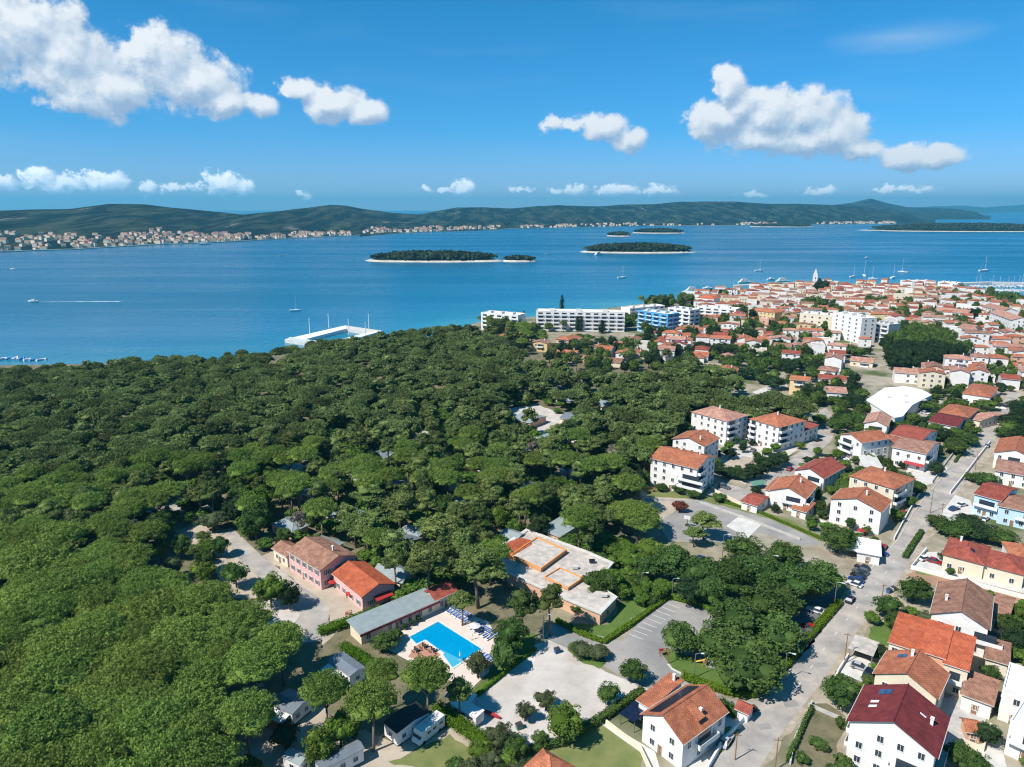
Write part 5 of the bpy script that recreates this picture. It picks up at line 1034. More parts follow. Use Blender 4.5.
# ---------------- hotels and named blocks in the town
def slab_hotel(A, B, C_, h, fl, wall, label, railm='frame_white', sides='F', name='hotel', cat='hotel', bays=None, roofm='white_roof', win=True, small=False):
    x, y, rz, w, d = ABC(A, B, C_, h); root = empty(name, (x, y, 0), rz, label=label, cat=cat); site(x, y, rz, w, d, 3)
    MB().box(-w/2, w/2, -d/2, d/2, 0, h).build('wall', M[wall], root); flat_build(root, w, d, h, roofm, .7, wall)
    fh = h/fl
    for s in sides:
        L = w if s == 'F' else d; n = bays or max(2, int(L/6.5))
        if len(sides)*n*fl > 95: n = 95//(len(sides)*fl)
        for f in range(fl):
            for i in range(n):
                bw = L/n*.80; me = shared(('hb', round(bw, 1), round(fh, 1), railm), lambda: (lambda mb: (mb.box(-bw*.36, bw*.36, -.04, .02, fh*.34, fh*.74, 0), mb.box(-bw/2, bw/2, -1.1, -.05, 0, .12, 1), mb.box(-bw/2, bw/2, -1.1, -1.02, .12, fh*.30, 1), mb.mesh('balcony', [M['glass_dark'], M[railm]]))[-1])(MB()))
                if small: put(win_mesh(1.5, 1.3), 'window', root, w, d, s, ((i+.5)/n*2-1)*.9, f*fh+1.7); continue
                put(me, 'balcony', root, w, d, s, ((i+.5)/n*2-1)*.985, f*fh+.15)
    for i in range(3): MB().box(-w*.35+i*w*.3, -w*.35+i*w*.3+w*.06, -d*.2, d*.15, h+.07, h+1.8).build('roof_unit', M['trim'], root)
    return root
slab_hotel((481,313),(518,316),(526,309), 14, 4, 'wall_white', 'white shore hotel with a violet end wall behind the wood', sides='F')
slab_hotel((536,311.5),(625,313),(634,308), 16, 5, 'wall_white', 'long white five storey hotel slab with rows of balconies', sides='F')
slab_hotel((638,310.5),(668,315),(678,307), 17, 5, 'hotel_blue', 'bright blue gridded hotel block by the sea', railm='wall_blue', sides='FR')
slab_hotel((668,308),(690,311),(698,303), 17, 5, 'wall_white', 'white hotel wing right behind the blue block', sides='FR')
slab_hotel((630,309),(665,306),(672,302), 9, 3, 'wall_white', 'low white hotel wing reaching to the water behind the blue block', sides='F')
slab_hotel((697,307),(736,310),(740,305), 12, 4, 'wall_white', 'long white hotel with dark window bands below an orange roof', sides='F')
slab_hotel((800,313.5),(833,316.5),(840,309.5), 15, 4, 'wall_cream', 'plain cream apartment block with ribbed facade in the town', sides='F', name='apartment_block', cat='apartment block', small=True)
slab_hotel((833,313),(862,319),(868,307.5), 19, 6, 'wall_white', 'tallest white apartment block in the town', small=True, sides='FR', name='apartment_block', cat='apartment block')
slab_hotel((873,323),(889,325.5),(896,320.5), 14, 4, 'wall_grey', 'grey white block with dark balconies left of the dark pine grove', sides='F', name='apartment_block', cat='apartment block')
slab_hotel((906,281.5),(936,281.5),(944,280), 10, 3, 'wall_white', 'long low white building on the waterfront behind the old town', sides='F', name='apartment_block', cat='apartment block', small=True)
slab_hotel((938,282),(958,283.5),(962,281), 10, 3, 'wall_white', 'white waterfront building next to the marina breakwater', sides='F', name='apartment_block', cat='apartment block', small=True)
house((748,310),(775,313),(782,308), 12, 2, 'hip', 'wall_yellow', 'tile_orange', 'yellow four storey block with orange roof in the town', fl=4, name='apartment_block', cat='apartment block', sides='F', mg=3)
house((697,297.5),(714,299),(716,295), 12, 2.4, 'hip', 'wall_white', 'tile_bright', 'white building with a bright orange roof near the hotel quay', fl=3, sides='F', mg=3)
house((935,310.5),(968,313.5),(974,308.5), 9, 2.4, 'AB', 'wall_white', 'tile_salmon', 'long white arcaded block right of centre in the town', fl=3, sides='F', mg=3, name='apartment_block', cat='apartment block')
house((958,327),(972,329),(996,323), 10, 2.2, 'AB', 'wall_yellow', 'tile_salmon', 'pale yellow block with salmon roof right of the dark pine grove', fl=4, sides='FR', mg=3, name='apartment_block', cat='apartment block')
house((990,312),(1012,320),(1030,314), 14, 2.4, 'AB', 'wall_white', 'tile_salmon', 'tall white block at the right edge above the marina roofs', fl=5, sides='FR', mg=3, name='apartment_block', cat='apartment block')
house((982,306),(1002,311),(1012,305), 12, 2.4, 'AB', 'wall_white', 'tile_salmon', 'white block left of the tall block at the right edge', fl=4, sides='F', mg=3, name='apartment_block', cat='apartment block')
house((722,397),(0,0),(0,0),1) if False else None
# church with its spire
q = P(814, 289); ch = empty('church', (q.x, q.y, 0), -.3, label='white church tower with a pointed spire above the old town', cat='church')
MB().box(-2.6, 2.6, -2.6, 2.6, 0, 17).build('tower', M['wall_white'], ch); s = MB(); s.add([(-2.8, -2.8, 17.003), (2.8, -2.8, 17.003), (2.8, 2.8, 17.003), (-2.8, 2.8, 17.003), (0, 0, 26)], [(0, 1, 4), (1, 2, 4), (2, 3, 4), (3, 0, 4), (3, 2, 1, 0)]); s.build('spire', M['concrete_pale'], ch)
for a in range(4): inst(win_mesh(1.0, 2.4), 'belfry_window', ch, (2.61*math.cos(a*math.pi/2-math.pi/2), 2.61*math.sin(a*math.pi/2-math.pi/2), 14), (0, 0, a*math.pi/2))
nv = MB(); nv.box(2.61, 20, -5, 5, 0, 8); nv.build('nave', M['wall_white'], ch); nr = MB(); nr.slab([(2.7, -5.4, 7.9), (20.4, -5.4, 7.9), (20.4, 0, 11), (2.7, 0, 11)], .2); nr.slab([(2.7, .004, 11), (20.4, .004, 11), (20.4, 5.4, 7.9), (2.7, 5.4, 7.9)], .2); nr.build('roof', M['tile_brown'], ch); site(q.x+9, q.y, -.3, 30, 14)
# ---------------- ordinary town houses
landmark('the dark pine grove', *grove_c)
for ph, a, b, z in [('the church tower', 814, 285, 0), ('the tallest block', 848, 325, 0), ('the yellow block', 762, 322, 0), ('the blue hotel', 653, 320, 0), ('the hotel slab', 580, 322, 0), ('the white hall', 900, 404, 0), ('the maroon ridge roof', 945, 425, 0),
        ('the wood-side blocks', 690, 450, 0), ('the corner-balcony block', 770, 440, 0), ('the road top', 1008, 405, 0), ('the arcaded block', 950, 317, 0), ('the right-edge block', 1008, 325, 0), ('the pale yellow block', 975, 335, 0), ('the quay-side orange roof', 705, 303, 0), ('the gravel clearing', 555, 428, 0), ('the pink house', 318, 570, 0),
        ('the ball court', 720, 522, 0), ('the shaded car park', 760, 630, 0), ('the maroon-roofed house', 890, 725, 0), ('the orange stepped terrace', 935, 655, 0), ('the red-roofed bungalow', 975, 570, 0), ('the gravel court', 560, 690, 0), ('the reception building', 560, 580, 0), ('the black-roofed mobile home', 405, 730, 0), ('the camp road', 200, 545, 0), ('the blue-roofed bungalow', 395, 545, 0),
        ('the mid-wood cabins', 435, 480, 0), ('the floating pool deck', 335, 345, 0), ('the lone white villa', 500, 350, 0), ('the big gabled block', 855, 515, 0), ('the pale blue houses', 1000, 512, 0), ('the little square', 780, 470, 0), ('the green hollow', 620, 445, 0), ('the lower left corner', 60, 740, 0), ('the left canopy edge', 20, 600, 0), ('the shaded mobile homes', 255, 700, 0), ('the camp road bend', 300, 620, 0), ('the hotel quay', 700, 296, 0), ('the marina', 985, 300, 0)]:
    landmark(ph, *P(a, b, z)[:2])
TILE = ['tile_orange', 'tile_orange', 'tile_orange', 'tile_brown', 'tile_red', 'tile_salmon', 'tile_salmon']
TW = dict(tile_orange='orange', tile_salmon='salmon', tile_brown='brown', tile_red='red'); WW = dict(wall_white='white', wall_cream='cream', wall_salmon='salmon-walled', wall_yellow='yellow')
def town_house(x, y, rz, w, d, h, kind, wall, tile, lod):
    root = empty('house', (x, y, 0), rz); wall_build(root, kind, w, d, h, min(w, d)*.16, wall); rise = min(w, d)*.16
    roof_build(root, kind, w, d, h, rise, tile) if kind != 'flat' else flat_build(root, w, d, h, 'flat_roof', .6, wall)
    fl = max(1, int(h/2.8)); n = max(1, int(w/4)); me = win_mesh(1.2, 1.3)
    for s, L in (('F', w), ('L' if x > 350 else 'R', d)):
        if lod > 1 and s != 'F': continue
        k = max(1, int(L/4.2))
        for f in range(fl):
            for i in range(k):
                if random.random() < .85: put(me, 'window', root, w, d, s, ((i+.5)/k*2-1)*.9, f*h/fl+1.6)
    if lod < 2 and random.random() < .5: put(balcony_mesh(round(min(w*.6, 5)), 1.3), 'balcony', root, w, d, 'F', random.uniform(-.3, .3), (fl-1)*h/fl+.1)
    if random.random() < .4: inst(chimney_mesh(), 'chimney', root, (w*.2, d*.1, roof_profile(kind, w, d, h, rise)(w*.2, d*.1)+.7))
    size = 'small' if w*d < 95 else 'large' if w*d > 150 else ''
    rt_ = {'AB': 'ridged', 'BC': 'gabled', 'hip': 'hipped', 'flat': 'flat'}[kind]
    item(root, size, f'{WW[wall]} house with {TW[tile]} {rt_} roof' if kind != 'flat' else f'{WW[wall]} house with flat roof', 'house', None)
TOWN = PX([(640,345),(665,338),(690,326),(700,312),(690,300),(735,294),(800,288),(860,287),(940,288.5),(965,294),(1000,305),(1100,312),(1100,480),(1040,470),(1035,405),(1025,392),(1005,392),(985,386),(960,392),(935,388),(905,383),(870,388),(868,380),(845,372),(800,368),(745,362),(700,366)], 0)
VILLA = PX([(520,352),(560,338),(600,345),(640,345),(690,348),(700,366),(660,368),(600,365),(545,362)], 0)
SHOREV = PX([(488,338),(515,330),(520,345),(500,352)], 0)
CAND = []
def okh(x, y): return free(x, y) and all((a-x)**2+(b-y)**2 > (r*.6+5)**2 for a, b, r in FOREST_DONE)
for (poly, sp, jit) in ((TOWN, 15.3, .22), (VILLA, 21, .25), (SHOREV, 24, .2)):
    for q in scatter(poly, sp, jit, okh):
        dd = math.hypot(*q)
        if dd < 620 and random.random() < .27: continue
        if dd >= 560 and random.random() < .05: continue
        CAND.append(q)
CAND += [q for q in [tuple(P(a, b, 5)[:2]) for a, b in [(727,371),(800,385),(832,379),(835,392),(716,398),(828,371),(700,352),(614,358),(672,346),(560,352)]] if okh(*q)]
CAND.sort(key=lambda q: q[0]**2+q[1]**2)
mbF = MB(); nh = 0; TH = []
for q in CAND:
    dd = math.hypot(*q); base = -.35+.25*noise.noise((q[0]*.006, q[1]*.006, 1)); rz = base+random.choice([0, 0, math.pi/2])+random.uniform(-.12, .12)
    w, d = random.uniform(9.5, 14.5), random.uniform(8, 11.5); h = random.choice([3.4, 5.8, 6.2, 6.2, 8.6] if dd < 620 else [5.6, 7, 8.5, 10, 11])
    if dd > 560: w *= random.choice([.8, .9, 1.3]); d = random.uniform(6, 8.5)
    kind = random.choice(['AB', 'BC', 'hip', 'AB']); wall = random.choice(['wall_white']*9+['wall_cream', 'wall_cream', 'wall_salmon', 'wall_yellow']); tile = random.choice(TILE)
    if dd > 650: kind = random.choice(['AB', 'BC', 'AB'])
    if random.random() < .10: kind = 'flat'
    site(q[0], q[1], rz, w, d, .6)
    if nh < 225: town_house(q[0], q[1], rz, w, d, h, kind, wall, tile, 1 if dd < 520 else 2); nh += 1
    else:
        c_, s_ = math.cos(rz), math.sin(rz); T = lambda u, v, z: (q[0]+u*c_-v*s_, q[1]+u*s_+v*c_, z); x_, y_ = w/2, d/2; wi = {'wall_white': 0, 'wall_cream': 1, 'wall_salmon': 1, 'wall_yellow': 1}[wall]; ri = 3+['tile_orange', 'tile_salmon', 'tile_brown', 'tile_red'].index(tile); rise = 1.5
        mbF.add([T(-x_, -y_, 0), T(x_, -y_, 0), T(x_, y_, 0), T(-x_, y_, 0), T(-x_, -y_, h), T(x_, -y_, h), T(x_, y_, h), T(-x_, y_, h)], [(0, 1, 5, 4), (1, 2, 6, 5), (2, 3, 7, 6), (3, 0, 4, 7)], wi)
        a, b_ = x_+.15, y_+.15
        if kind == 'flat': pass
        elif w > 12 and nh % 2: mbF.add([T(-a, -b_, h), T(a, -b_, h), T(a, b_, h), T(-a, b_, h), T(-a, 0, h+rise), T(a, 0, h+rise)], [(0, 1, 5, 4), (2, 3, 4, 5), (0, 4, 3), (1, 2, 5), (3, 2, 1, 0)], ri)
        else: mbF.add([T(-a, -b_, h), T(a, -b_, h), T(a, b_, h), T(-a, b_, h), T(0, -b_, h+rise), T(0, b_, h+rise)], [(0, 4, 5, 3), (1, 2, 5, 4), (0, 1, 4), (2, 3, 5), (3, 2, 1, 0)], ri)
        for f in range(int(h/2.8)):
            for i in range(3):
                u = (-.6+.6*i)*x_; z = f*2.8+1.1; mbF.add([T(u-.5, -y_-.02, z), T(u+.5, -y_-.02, z), T(u+.5, -y_-.02, z+1.2), T(u-.5, -y_-.02, z+1.2)], [(0, 1, 2, 3)], 2)
        nh += 1
if mbF.v: mbF.build('old_town_houses', [M['wall_white'], M['wall_cream'], M['glass_dark'], M['tile_orange'], M['tile_salmon'], M['tile_brown'], M['tile_red']], kind='stuff')
print('houses', nh)
# ================================================================== POOL, PIER, BOATS, CARS, STREET THINGS
def cen(pts): return sum(p[0] for p in pts)/len(pts), sum(p[1] for p in pts)/len(pts)
px_, py_ = cen(POOL); pool = empty('swimming_pool', (px_, py_, 0), 0, label='bright blue swimming pool on the pale terrace', cat='swimming pool')
loc = [(p[0]-px_, p[1]-py_) for p in POOL]
mat('pool_water', (0.0, 0.30, 0.56), rough=0.06, var=0.04, scale=0.5, col2=(0.0, 0.26, 0.50), bump=0.02, spec=0.5)
mat('pool_shallow', (0.07, 0.42, 0.58), rough=0.06, var=0.04, scale=0.5, col2=(0.05, 0.38, 0.54), bump=0.02, spec=0.5)
MB().poly([loc[0], loc[1], loc[2], ((loc[2][0]*.36+loc[3][0]*.64), (loc[2][1]*.36+loc[3][1]*.64)), loc[5], loc[6]], .045, .075).build('water', M['pool_water'], pool)
MB().poly([((loc[2][0]*.36+loc[3][0]*.64), (loc[2][1]*.36+loc[3][1]*.64)), loc[3], loc[4], loc[5]], .045, .070).build('shallow_steps', M['pool_shallow'], pool)
cp_ = MB(); n = len(loc)
for i in range(n):
    a, b_ = Vector(loc[i]), Vector(loc[(i+1) % n]); d = (b_-a).normalized(); nn = Vector((d.y, -d.x))
    if (a+b_).dot(nn) < 0 and i not in (4, 5): nn = -nn
    cp_.poly([tuple(a-d*.3), tuple(b_+d*.3), tuple(b_+d*.3+nn*.45), tuple(a-d*.3+nn*.45)], .04, .13+.002*i)
cp_.build('coping', M['paint_white'], pool)
sheet('tiled_corner', [(408,657),(417.6,643),(425,642.5),(441,655),(432,661),(420,661)], 'deck_tile', 7, bl=None)
# loungers
def lounger_proto():
    r = empty('sun_lounger'); f = MB(); f.box(-.38, .38, -.98, .98, .24, .30)
    for u in (-.3, .26):
        for v in (-.85, .8): f.box(u, u+.05, v, v+.05, 0, .238)
    f.build('frame', M['plastic_white'], r); c_ = MB(); c_.box(-.24, .24, -.85, .35, .303, .35); c_.slab([(-.24, .36, .37), (.24, .36, .37), (.24, .9, .74), (-.24, .9, .74)], .05); c_.build('cushion', M['fabric_blue'], r)
    return r
lp = lounger_proto(); register(lp); first = True
LG = []
for (a, b_, n, side) in (((449,612),(466,622),7,'the upper edge of the pool terrace'), ((453,608.5),(470,618),6,'the upper edge of the pool terrace'), ((477,624.5),(494,635.5),6,'the right end of the terrace by the path'), ((472,628),(489,639),5,'the right end of the terrace by the path'), ((476,662),(487,668),5,'the lower right corner of the pool'), ((482,656),(492,661),4,'the lower right corner of the pool')):
    for i in range(n):
        t_ = i/(n-1); p = P(a[0]+(b_[0]-a[0])*t_, a[1]+(b_[1]-a[1])*t_); q = P(*b_)-P(*a); LG.append((p.x, p.y, math.atan2(q.y, q.x)+math.pi+random.uniform(-.1, .1), side))
for i, (x, y, rz, side) in enumerate(LG):
    o = lp if i == 0 else copy_tree(lp); o.location = (x, y, .05); o.rotation_euler = (0, 0, rz); o.scale = (1.15, 1.15, 1.15); tag(o, f'white sun lounger with blue cushion on {side}', 'sun lounger', f'sun loungers on {side}')
def parasol(x, y, col, label, r=1.4, h=2.4, closed=False):
    o = empty('parasol', (x, y, .04), label=label, cat='parasol'); MB().tube([(0, 0, 0), (0, 0, h+.1)], .03, 6).build('pole', M['metal'], o); m_ = MB(); n = 8
    rr = .18 if closed else r; zz = h-1.3 if closed else h-.45; v = [(0, 0, h+.05)]+[(rr*math.cos(i*math.pi/4), rr*math.sin(i*math.pi/4), zz) for i in range(n)]+[(0, 0, h-.02)]+[(rr*.98*math.cos(i*math.pi/4), rr*.98*math.sin(i*math.pi/4), zz-.06) for i in range(n)]
    m_.add(v, [(0, 1+i, 1+(i+1) % n) for i in range(n)]+[(9, 10+(i+1) % n, 10+i) for i in range(n)]+[(1+i, 10+i, 10+(i+1) % n, 1+(i+1) % n) for i in range(n)]).build('canopy', M[col], o)
    MB().box(-.3, .3, -.3, .3, 0, .08).build('base', M['concrete'], o)
for a, b_, c_, l in ((460,660,'plastic_white','closed white parasol at the pool ladder'),(472,640,'plastic_white','closed white parasol on the right edge of the pool')): p = P(a, b_); parasol(p.x, p.y, c_, l, closed=True)
for a, b_, c_, l in ((333,588,'fabric_red','red parasol left of the pink restaurant wing'),(351,600,'fabric_red','red parasol in front of the pink restaurant wing'),(861,536,'fabric_red','red parasol below the big white gabled block'),(475,633,'plastic_white','open white parasol among the loungers')): p = P(a, b_); parasol(p.x, p.y, c_, l)
for a, b_ in ((405,630),(412,626),(419,622)):
    p = P(a, b_); o = empty('potted_olive', (p.x, p.y, .04)); m_ = MB(); m_.tube([(0, 0, 0), (0, 0, .5)], [.22, .3], 8); m_.build('pot', M['tile_brown'], o); q = inst(KINDS['shrub'][0][0], 'foliage', o, (0, 0, .35)); q.scale = (.55, .55, .6)
    item(o, '', 'potted shrub', 'potted plant', 'potted shrubs before the pool building')
for a, b_ in ((424,648),(433,652),(416,652)):
    p = P(a, b_); o = empty('terrace_table', (p.x, p.y, .04)); m_ = MB(); m_.tube([(0, 0, .7), (0, 0, .74)], .55, 10); m_.build('tabletop', M['metal_dark'], o); MB().tube([(0, 0, 0), (0, 0, .7)], .05, 6).build('leg', M['metal'], o)
    for k in range(4): an = k*math.pi/2+.4; c_ = MB(); c_.box(-.2, .2, -.2, .2, .42, .46); c_.box(-.2, .2, .16, .2, .46, .85); ch_ = c_.build('chair_seat', M['metal_dark'], o); ch_.location = (.85*math.cos(an), .85*math.sin(an), 0); ch_.rotation_euler = (0, 0, an-math.pi/2)
    item(o, '', 'dark table with chairs', 'table', 'tables on the tiled corner')
# sea pool deck at the shore
OUT = PX([(284.6,339),(345,325.2),(382.5,330.5),(330,345.5)], 1.4); INN = PX([(304,339.2),(346.8,328.2),(368,332),(329,342.2)], 1.4); c0 = cen(OUT)
pd = empty('pool_pier', (*c0, 0), 0, label='white rectangular bathing deck framing a sea pool at the shore', cat='pier')
for i in range(4):
    j = (i+1) % 4; q = [OUT[i], OUT[j], INN[j], INN[i]]; MB().poly([(p[0]-c0[0], p[1]-c0[1]) for p in q], -2.5, 1.2+.003*i).build('deck', M['concrete_pale' if i % 2 else 'white_roof'], pd)
for (a, b_) in ((310,334),(329,328.5),(349,334.5),(369,328.5),(366,338)):
    p = P(a, b_, 1.4); MB().tube([(p.x-c0[0], p.y-c0[1], 1.2), (p.x-c0[0], p.y-c0[1], 14)], .28, 6).build('mast', M['plastic_white'], pd)
st = MB(); a, b_ = Vector(OUT[0])-Vector(c0), Vector(OUT[3])-Vector(c0)
for k in range(3): st.poly([tuple(a+(b_-a)*.1+Vector((0, k*2.2))), tuple(a+(b_-a)*.85+Vector((0, k*2.2))), tuple(a+(b_-a)*.85+Vector((0, k*2.2+2.1))), tuple(a+(b_-a)*.1+Vector((0, k*2.2+2.1)))], 1.22, 1.5+.55*(3-k))
st.build('stand_steps', M['paint_white'], pd)
# ---- boats
def hull_mesh(mb, L, B, z0, z1, mi=0, bow=1.0):
    st_ = [(-.5, .72), (-.3, .95), (0, 1), (.25, .82), (.42, .38), (.5, .03)]; V = []; n = 6
    for (t_, wv_) in st_:
        for (u, z) in ((-1, z1+(.25*(t_+.5))), (-.8, (z0+z1)/2), (0, z0), (.8, (z0+z1)/2), (1, z1+(.25*(t_+.5)))): V.append((t_*L, u*wv_*B/2, z))
    F = []
    for i in range(len(st_)-1):
        for j in range(4): F.append((i*5+j, (i+1)*5+j, (i+1)*5+j+1, i*5+j+1))
        F.append((i*5+4, (i+1)*5+4, (i+1)*5, i*5))
    F += [(0, 1, 2, 3, 4), (25, 29, 28, 27, 26)]; mb.add(V, F, mi)
def sailboat():
    r = empty('sailboat'); m_ = MB(); hull_mesh(m_, 11, 3.4, -.5, 1.0); m_.build('hull', M['plastic_white'], r); c_ = MB(); c_.box(-1.2, 2.6, -.9, .9, 1.0, 1.65); c_.box(-1.3, -1.2, -.8, .8, 1.0, 1.5); c_.build('cabin', M['plastic_white'], r)
    MB().tube([(1.0, 0, 1.2), (1.0, 0, 15)], [.11, .07], 6).build('mast', M['plastic_white'], r); MB().tube([(1, 0, 2.4), (-3.6, 0, 2.5)], .17, 6).build('furled_sail', M['fabric_blue'], r)
    g = MB(); g.tube([(1, 0, 14.8), (5.4, 0, 1.3)], .05, 4); g.tube([(1, 0, 14.8), (-5.3, 0, 1.2)], .03, 4); g.build('rigging', M['metal'], r); return r
def motorboat():
    r = empty('motorboat'); m_ = MB(); hull_mesh(m_, 9, 3.2, -.4, 1.1); m_.build('hull', M['plastic_white'], r); c_ = MB(); c_.box(-1.8, 1.2, -1.1, 1.1, 1.1, 2.1); c_.slab([(-2, -1.2, 2.3), (1.0, -1.2, 2.3), (1.0, 1.2, 2.3), (-2, 1.2, 2.3)], .15); c_.build('cabin', M['plastic_white'], r); MB().box(-1.5, 1.25, -1.13, 1.13, 1.5, 1.95).build('windows', M['glass_dark'], r); return r
def ferry():
    r = empty('ferry'); m_ = MB(); hull_mesh(m_, 34, 9, -.8, 3); m_.build('hull', M['plastic_white'], r)
    for i in range(3): MB().box(-13+i*2, 8-i*3, -3.8+i*.5, 3.8-i*.5, 3.0+i*2.3+.005*i, 5.0+i*2.3).build('deck', M['plastic_white'], r); MB().box(-12.8+i*2, 8.05-i*3, -3.85+i*.5, 3.85-i*.5, 3.8+i*2.3, 4.5+i*2.3).build('windows', M['glass_dark'], r)
    MB().tube([(-4, 0, 9), (-4, 0, 14)], .4, 6).build('mast', M['metal'], r); return r
BP = {'s': sailboat(), 'm': motorboat(), 'f': ferry()}; used_b = set()
for v in BP.values(): register(v)
def boat(k, px, py, rz, label, sc=1.0, group=None):
    o = BP[k] if k not in used_b else copy_tree(BP[k]); used_b.add(k); p = P(px, py, SEA_Z); o.location = (p.x, p.y, SEA_Z+.1); o.rotation_euler = (0, 0, rz); o.scale = (sc,)*3
    tag(o, label, {'s': 'sailboat', 'm': 'motorboat', 'f': 'ship'}[k], group)
boat('s', 295, 311, .15, 'white sailboat off the bathing deck with its mast bare', 1.05); boat('s', 13, 269.5, 2.9, 'white sailboat at the far left of the channel', 1.1); boat('m', 33, 302, 3.0, 'white motorboat drawing a long wake at left', 1.3)
boat('m', 281, 256, .4, 'small white boat in mid channel, left of its pair', 1.0); boat('m', 286.5, 255, .2, 'small white boat in mid channel, right of its pair', .8)
boat('f', 599, 255, .6, 'white yacht passing the left tip of the larger wooded island', .7); boat('m', 547, 254.5, 0, 'tiny white boat between the two wooded islands', 1.1); boat('s', 622, 278, .3, 'white sailboat nearer than the larger wooded island', 1.3)
boat('s', 759, 271, 0, 'white sailboat off the old town quay', 1.3); boat('s', 984, 271, .1, 'lone white sailboat off the marina', 1.6); boat('m', 771, 280, .2, 'white boat close to the old town quay', 1.4)
boat('s', 853, 277, .4, 'white sailboat, leftmost of the anchored five behind the roofs', 1.2); boat('s', 864, 276, 1.2, 'white sailboat, second of the anchored five behind the roofs', 1.5); boat('s', 873, 279, 2.6, 'white sailboat, third of the anchored five behind the roofs', 1.2)
boat('s', 893, 278, .7, 'white sailboat, fourth of the anchored five behind the roofs', 1.4); boat('s', 903, 272.5, 2.2, 'white sailboat, farthest right of the anchored five', 1.5)
boat('f', 205, 244.5, .1, 'white ferry lying at the far shore', 1.0); boat('f', 745, 283, .2, 'white ship at the old town quay', .6); boat('f', 783, 282, .1, 'second white ship at the old town quay', .6); boat('f', 693, 291.5, .1, 'white tour boat moored at the hotel pier', .6); boat('m', 708, 289, .1, 'white motorboat at the hotel pier', 1.5); boat('m', 867, 258, .1, 'small orange and white boat far off the town', 1.2)
p1, p2 = P(37, 302, SEA_Z), P(120, 301.5, SEA_Z); mb = MB(); k = 24; vv = []
for i in range(k+1):
    t_ = i/k; c_ = p1+(p2-p1)*t_; w_ = 1.2+5*t_; vv += [(c_.x, c_.y+w_*.5*(1+.3*noise.noise((t_*20, 0, 0))), SEA_Z+.06), (c_.x, c_.y-w_*.5*(1+.3*noise.noise((t_*20, 5, 0))), SEA_Z+.06)]
mat('foam', (0.62, 0.72, 0.78), scale=0.3, col2=(0.10, 0.24, 0.36), detail=8)
mb.add(vv, [(2*i, 2*i+1, 2*i+3, 2*i+2) for i in range(k)]).build('wake', M['foam'], kind='stuff')
# quays and marina
def quay(px, w, label, z=0.9):
    c_ = PX(px); o = strip('quay', px, w, -2.5, z, 'concrete_pale', kind=None); tag(o, label, 'quay')
quay([(684,291.5),(730,296)], 9, 'pale pier reaching out in front of the hotels'); quay([(735,286),(800,283)], 7, 'quay edge along the old town', 1.1)
quay([(958,284),(990,283),(1100,285)], 8, 'long breakwater closing the marina', 1.6); quay([(976,289),(1060,291)], 4, 'first floating dock of the marina', .6); quay([(982,295),(1060,298)], 4, 'second floating dock of the marina', .6); quay([(1000,303),(1060,306)], 5, 'third floating dock of the marina', .6)
i = 0
for (y, x0, x1, st_) in ((287, 972, 1030, 4.2), (291.5, 980, 1030, 4.6), (297.5, 990, 1030, 5)):
    x = x0
    while x < x1: boat('s' if random.random() < .6 else 'm', x+random.uniform(-1, 1), y+random.uniform(-.4, .6), 1.5+random.uniform(-.1, .1), 'white boat moored at the docks of the marina', random.uniform(.9, 1.3), 'boats moored in the marina'); x += st_
# inflatable water park
q = P(20, 360, SEA_Z); wp = empty('inflatable_park', (q.x, q.y, SEA_Z), label='blue and white inflatable water park on the sea at left', cat='inflatable park')
for i in range(7):
    a = i*.9; m_ = MB(); x0 = -14+i*4.6; m_.tube([(x0, -2+math.sin(a)*2, .5), (x0+2, 2, .9+math.sin(a)), (x0+4, math.cos(a)*2, .5)], .8, 7); m_.build('slide', M['hotel_blue' if i % 2 else 'plastic_white'], wp)
# ---- cars
def car_proto(col, suv=False):
    r = empty('parked_car'); L, Wd = (4.5, 1.85) if suv else (4.2, 1.76); hb, ht = (.95, 1.68) if suv else (.84, 1.44); b_ = MB(); y = Wd/2
    prof = [(-L/2, .32), (-L/2+.02, .62), (-L/2+.12, hb-.04), (-L*.30, hb), (L*.16, hb), (L*.42, hb-.16), (L/2-.03, .58), (L/2, .34)]
    V = [(x, -y*(1 if abs(x) < L*.42 else .9), z) for x, z in prof]+[(x, y*(1 if abs(x) < L*.42 else .9), z) for x, z in prof]; n = len(prof)
    b_.add(V, [tuple(range(n)), tuple(range(2*n-1, n-1, -1))]+[(i, n+i, n+(i+1) % n, (i+1) % n) for i in range(n)])
    rx0, rx1 = (-L*.40, L*.02) if suv else (-L*.30, L*.02); b_.slab([(rx0, -y*.72, ht), (rx1, -y*.72, ht), (rx1, y*.72, ht), (rx0, y*.72, ht)], .05); body = b_.build('body', M['paint_'+col+'_car'], r)
    g = MB(); gx0, gx1 = (-L*.46 if suv else -L*.42), L*.20; g.add([(gx0, -y*.92, hb+.003), (gx1, -y*.92, hb+.003), (gx1, y*.92, hb+.003), (gx0, y*.92, hb+.003), (rx0, -y*.71, ht-.052), (rx1, -y*.71, ht-.052), (rx1, y*.71, ht-.052), (rx0, y*.71, ht-.052)], [(0, 3, 2, 1), (4, 5, 6, 7), (0, 1, 5, 4), (1, 2, 6, 5), (2, 3, 7, 6), (3, 0, 4, 7)]); g.build('windows', M['glass_dark'], r)
    for u in (-.31, .31):
        for v in (-1, 1): w_ = MB(); w_.tube([(u*L, v*(y-.16), .32), (u*L, v*(y+.02), .32)], .32, 10); wh_ = w_.build('wheel', M['rubber'], r); MB().tube([(u*L, v*(y+.021), .32), (u*L, v*(y+.03), .32)], .18, 8).build('rim', M['metal'], wh_)
    for v in (-.7, .7): MB().box(L/2-.07, L/2+.005, v*y-.16, v*y+.16, .50, .62).build('headlight', M['plastic_white'], r)
    return r
CP = {}
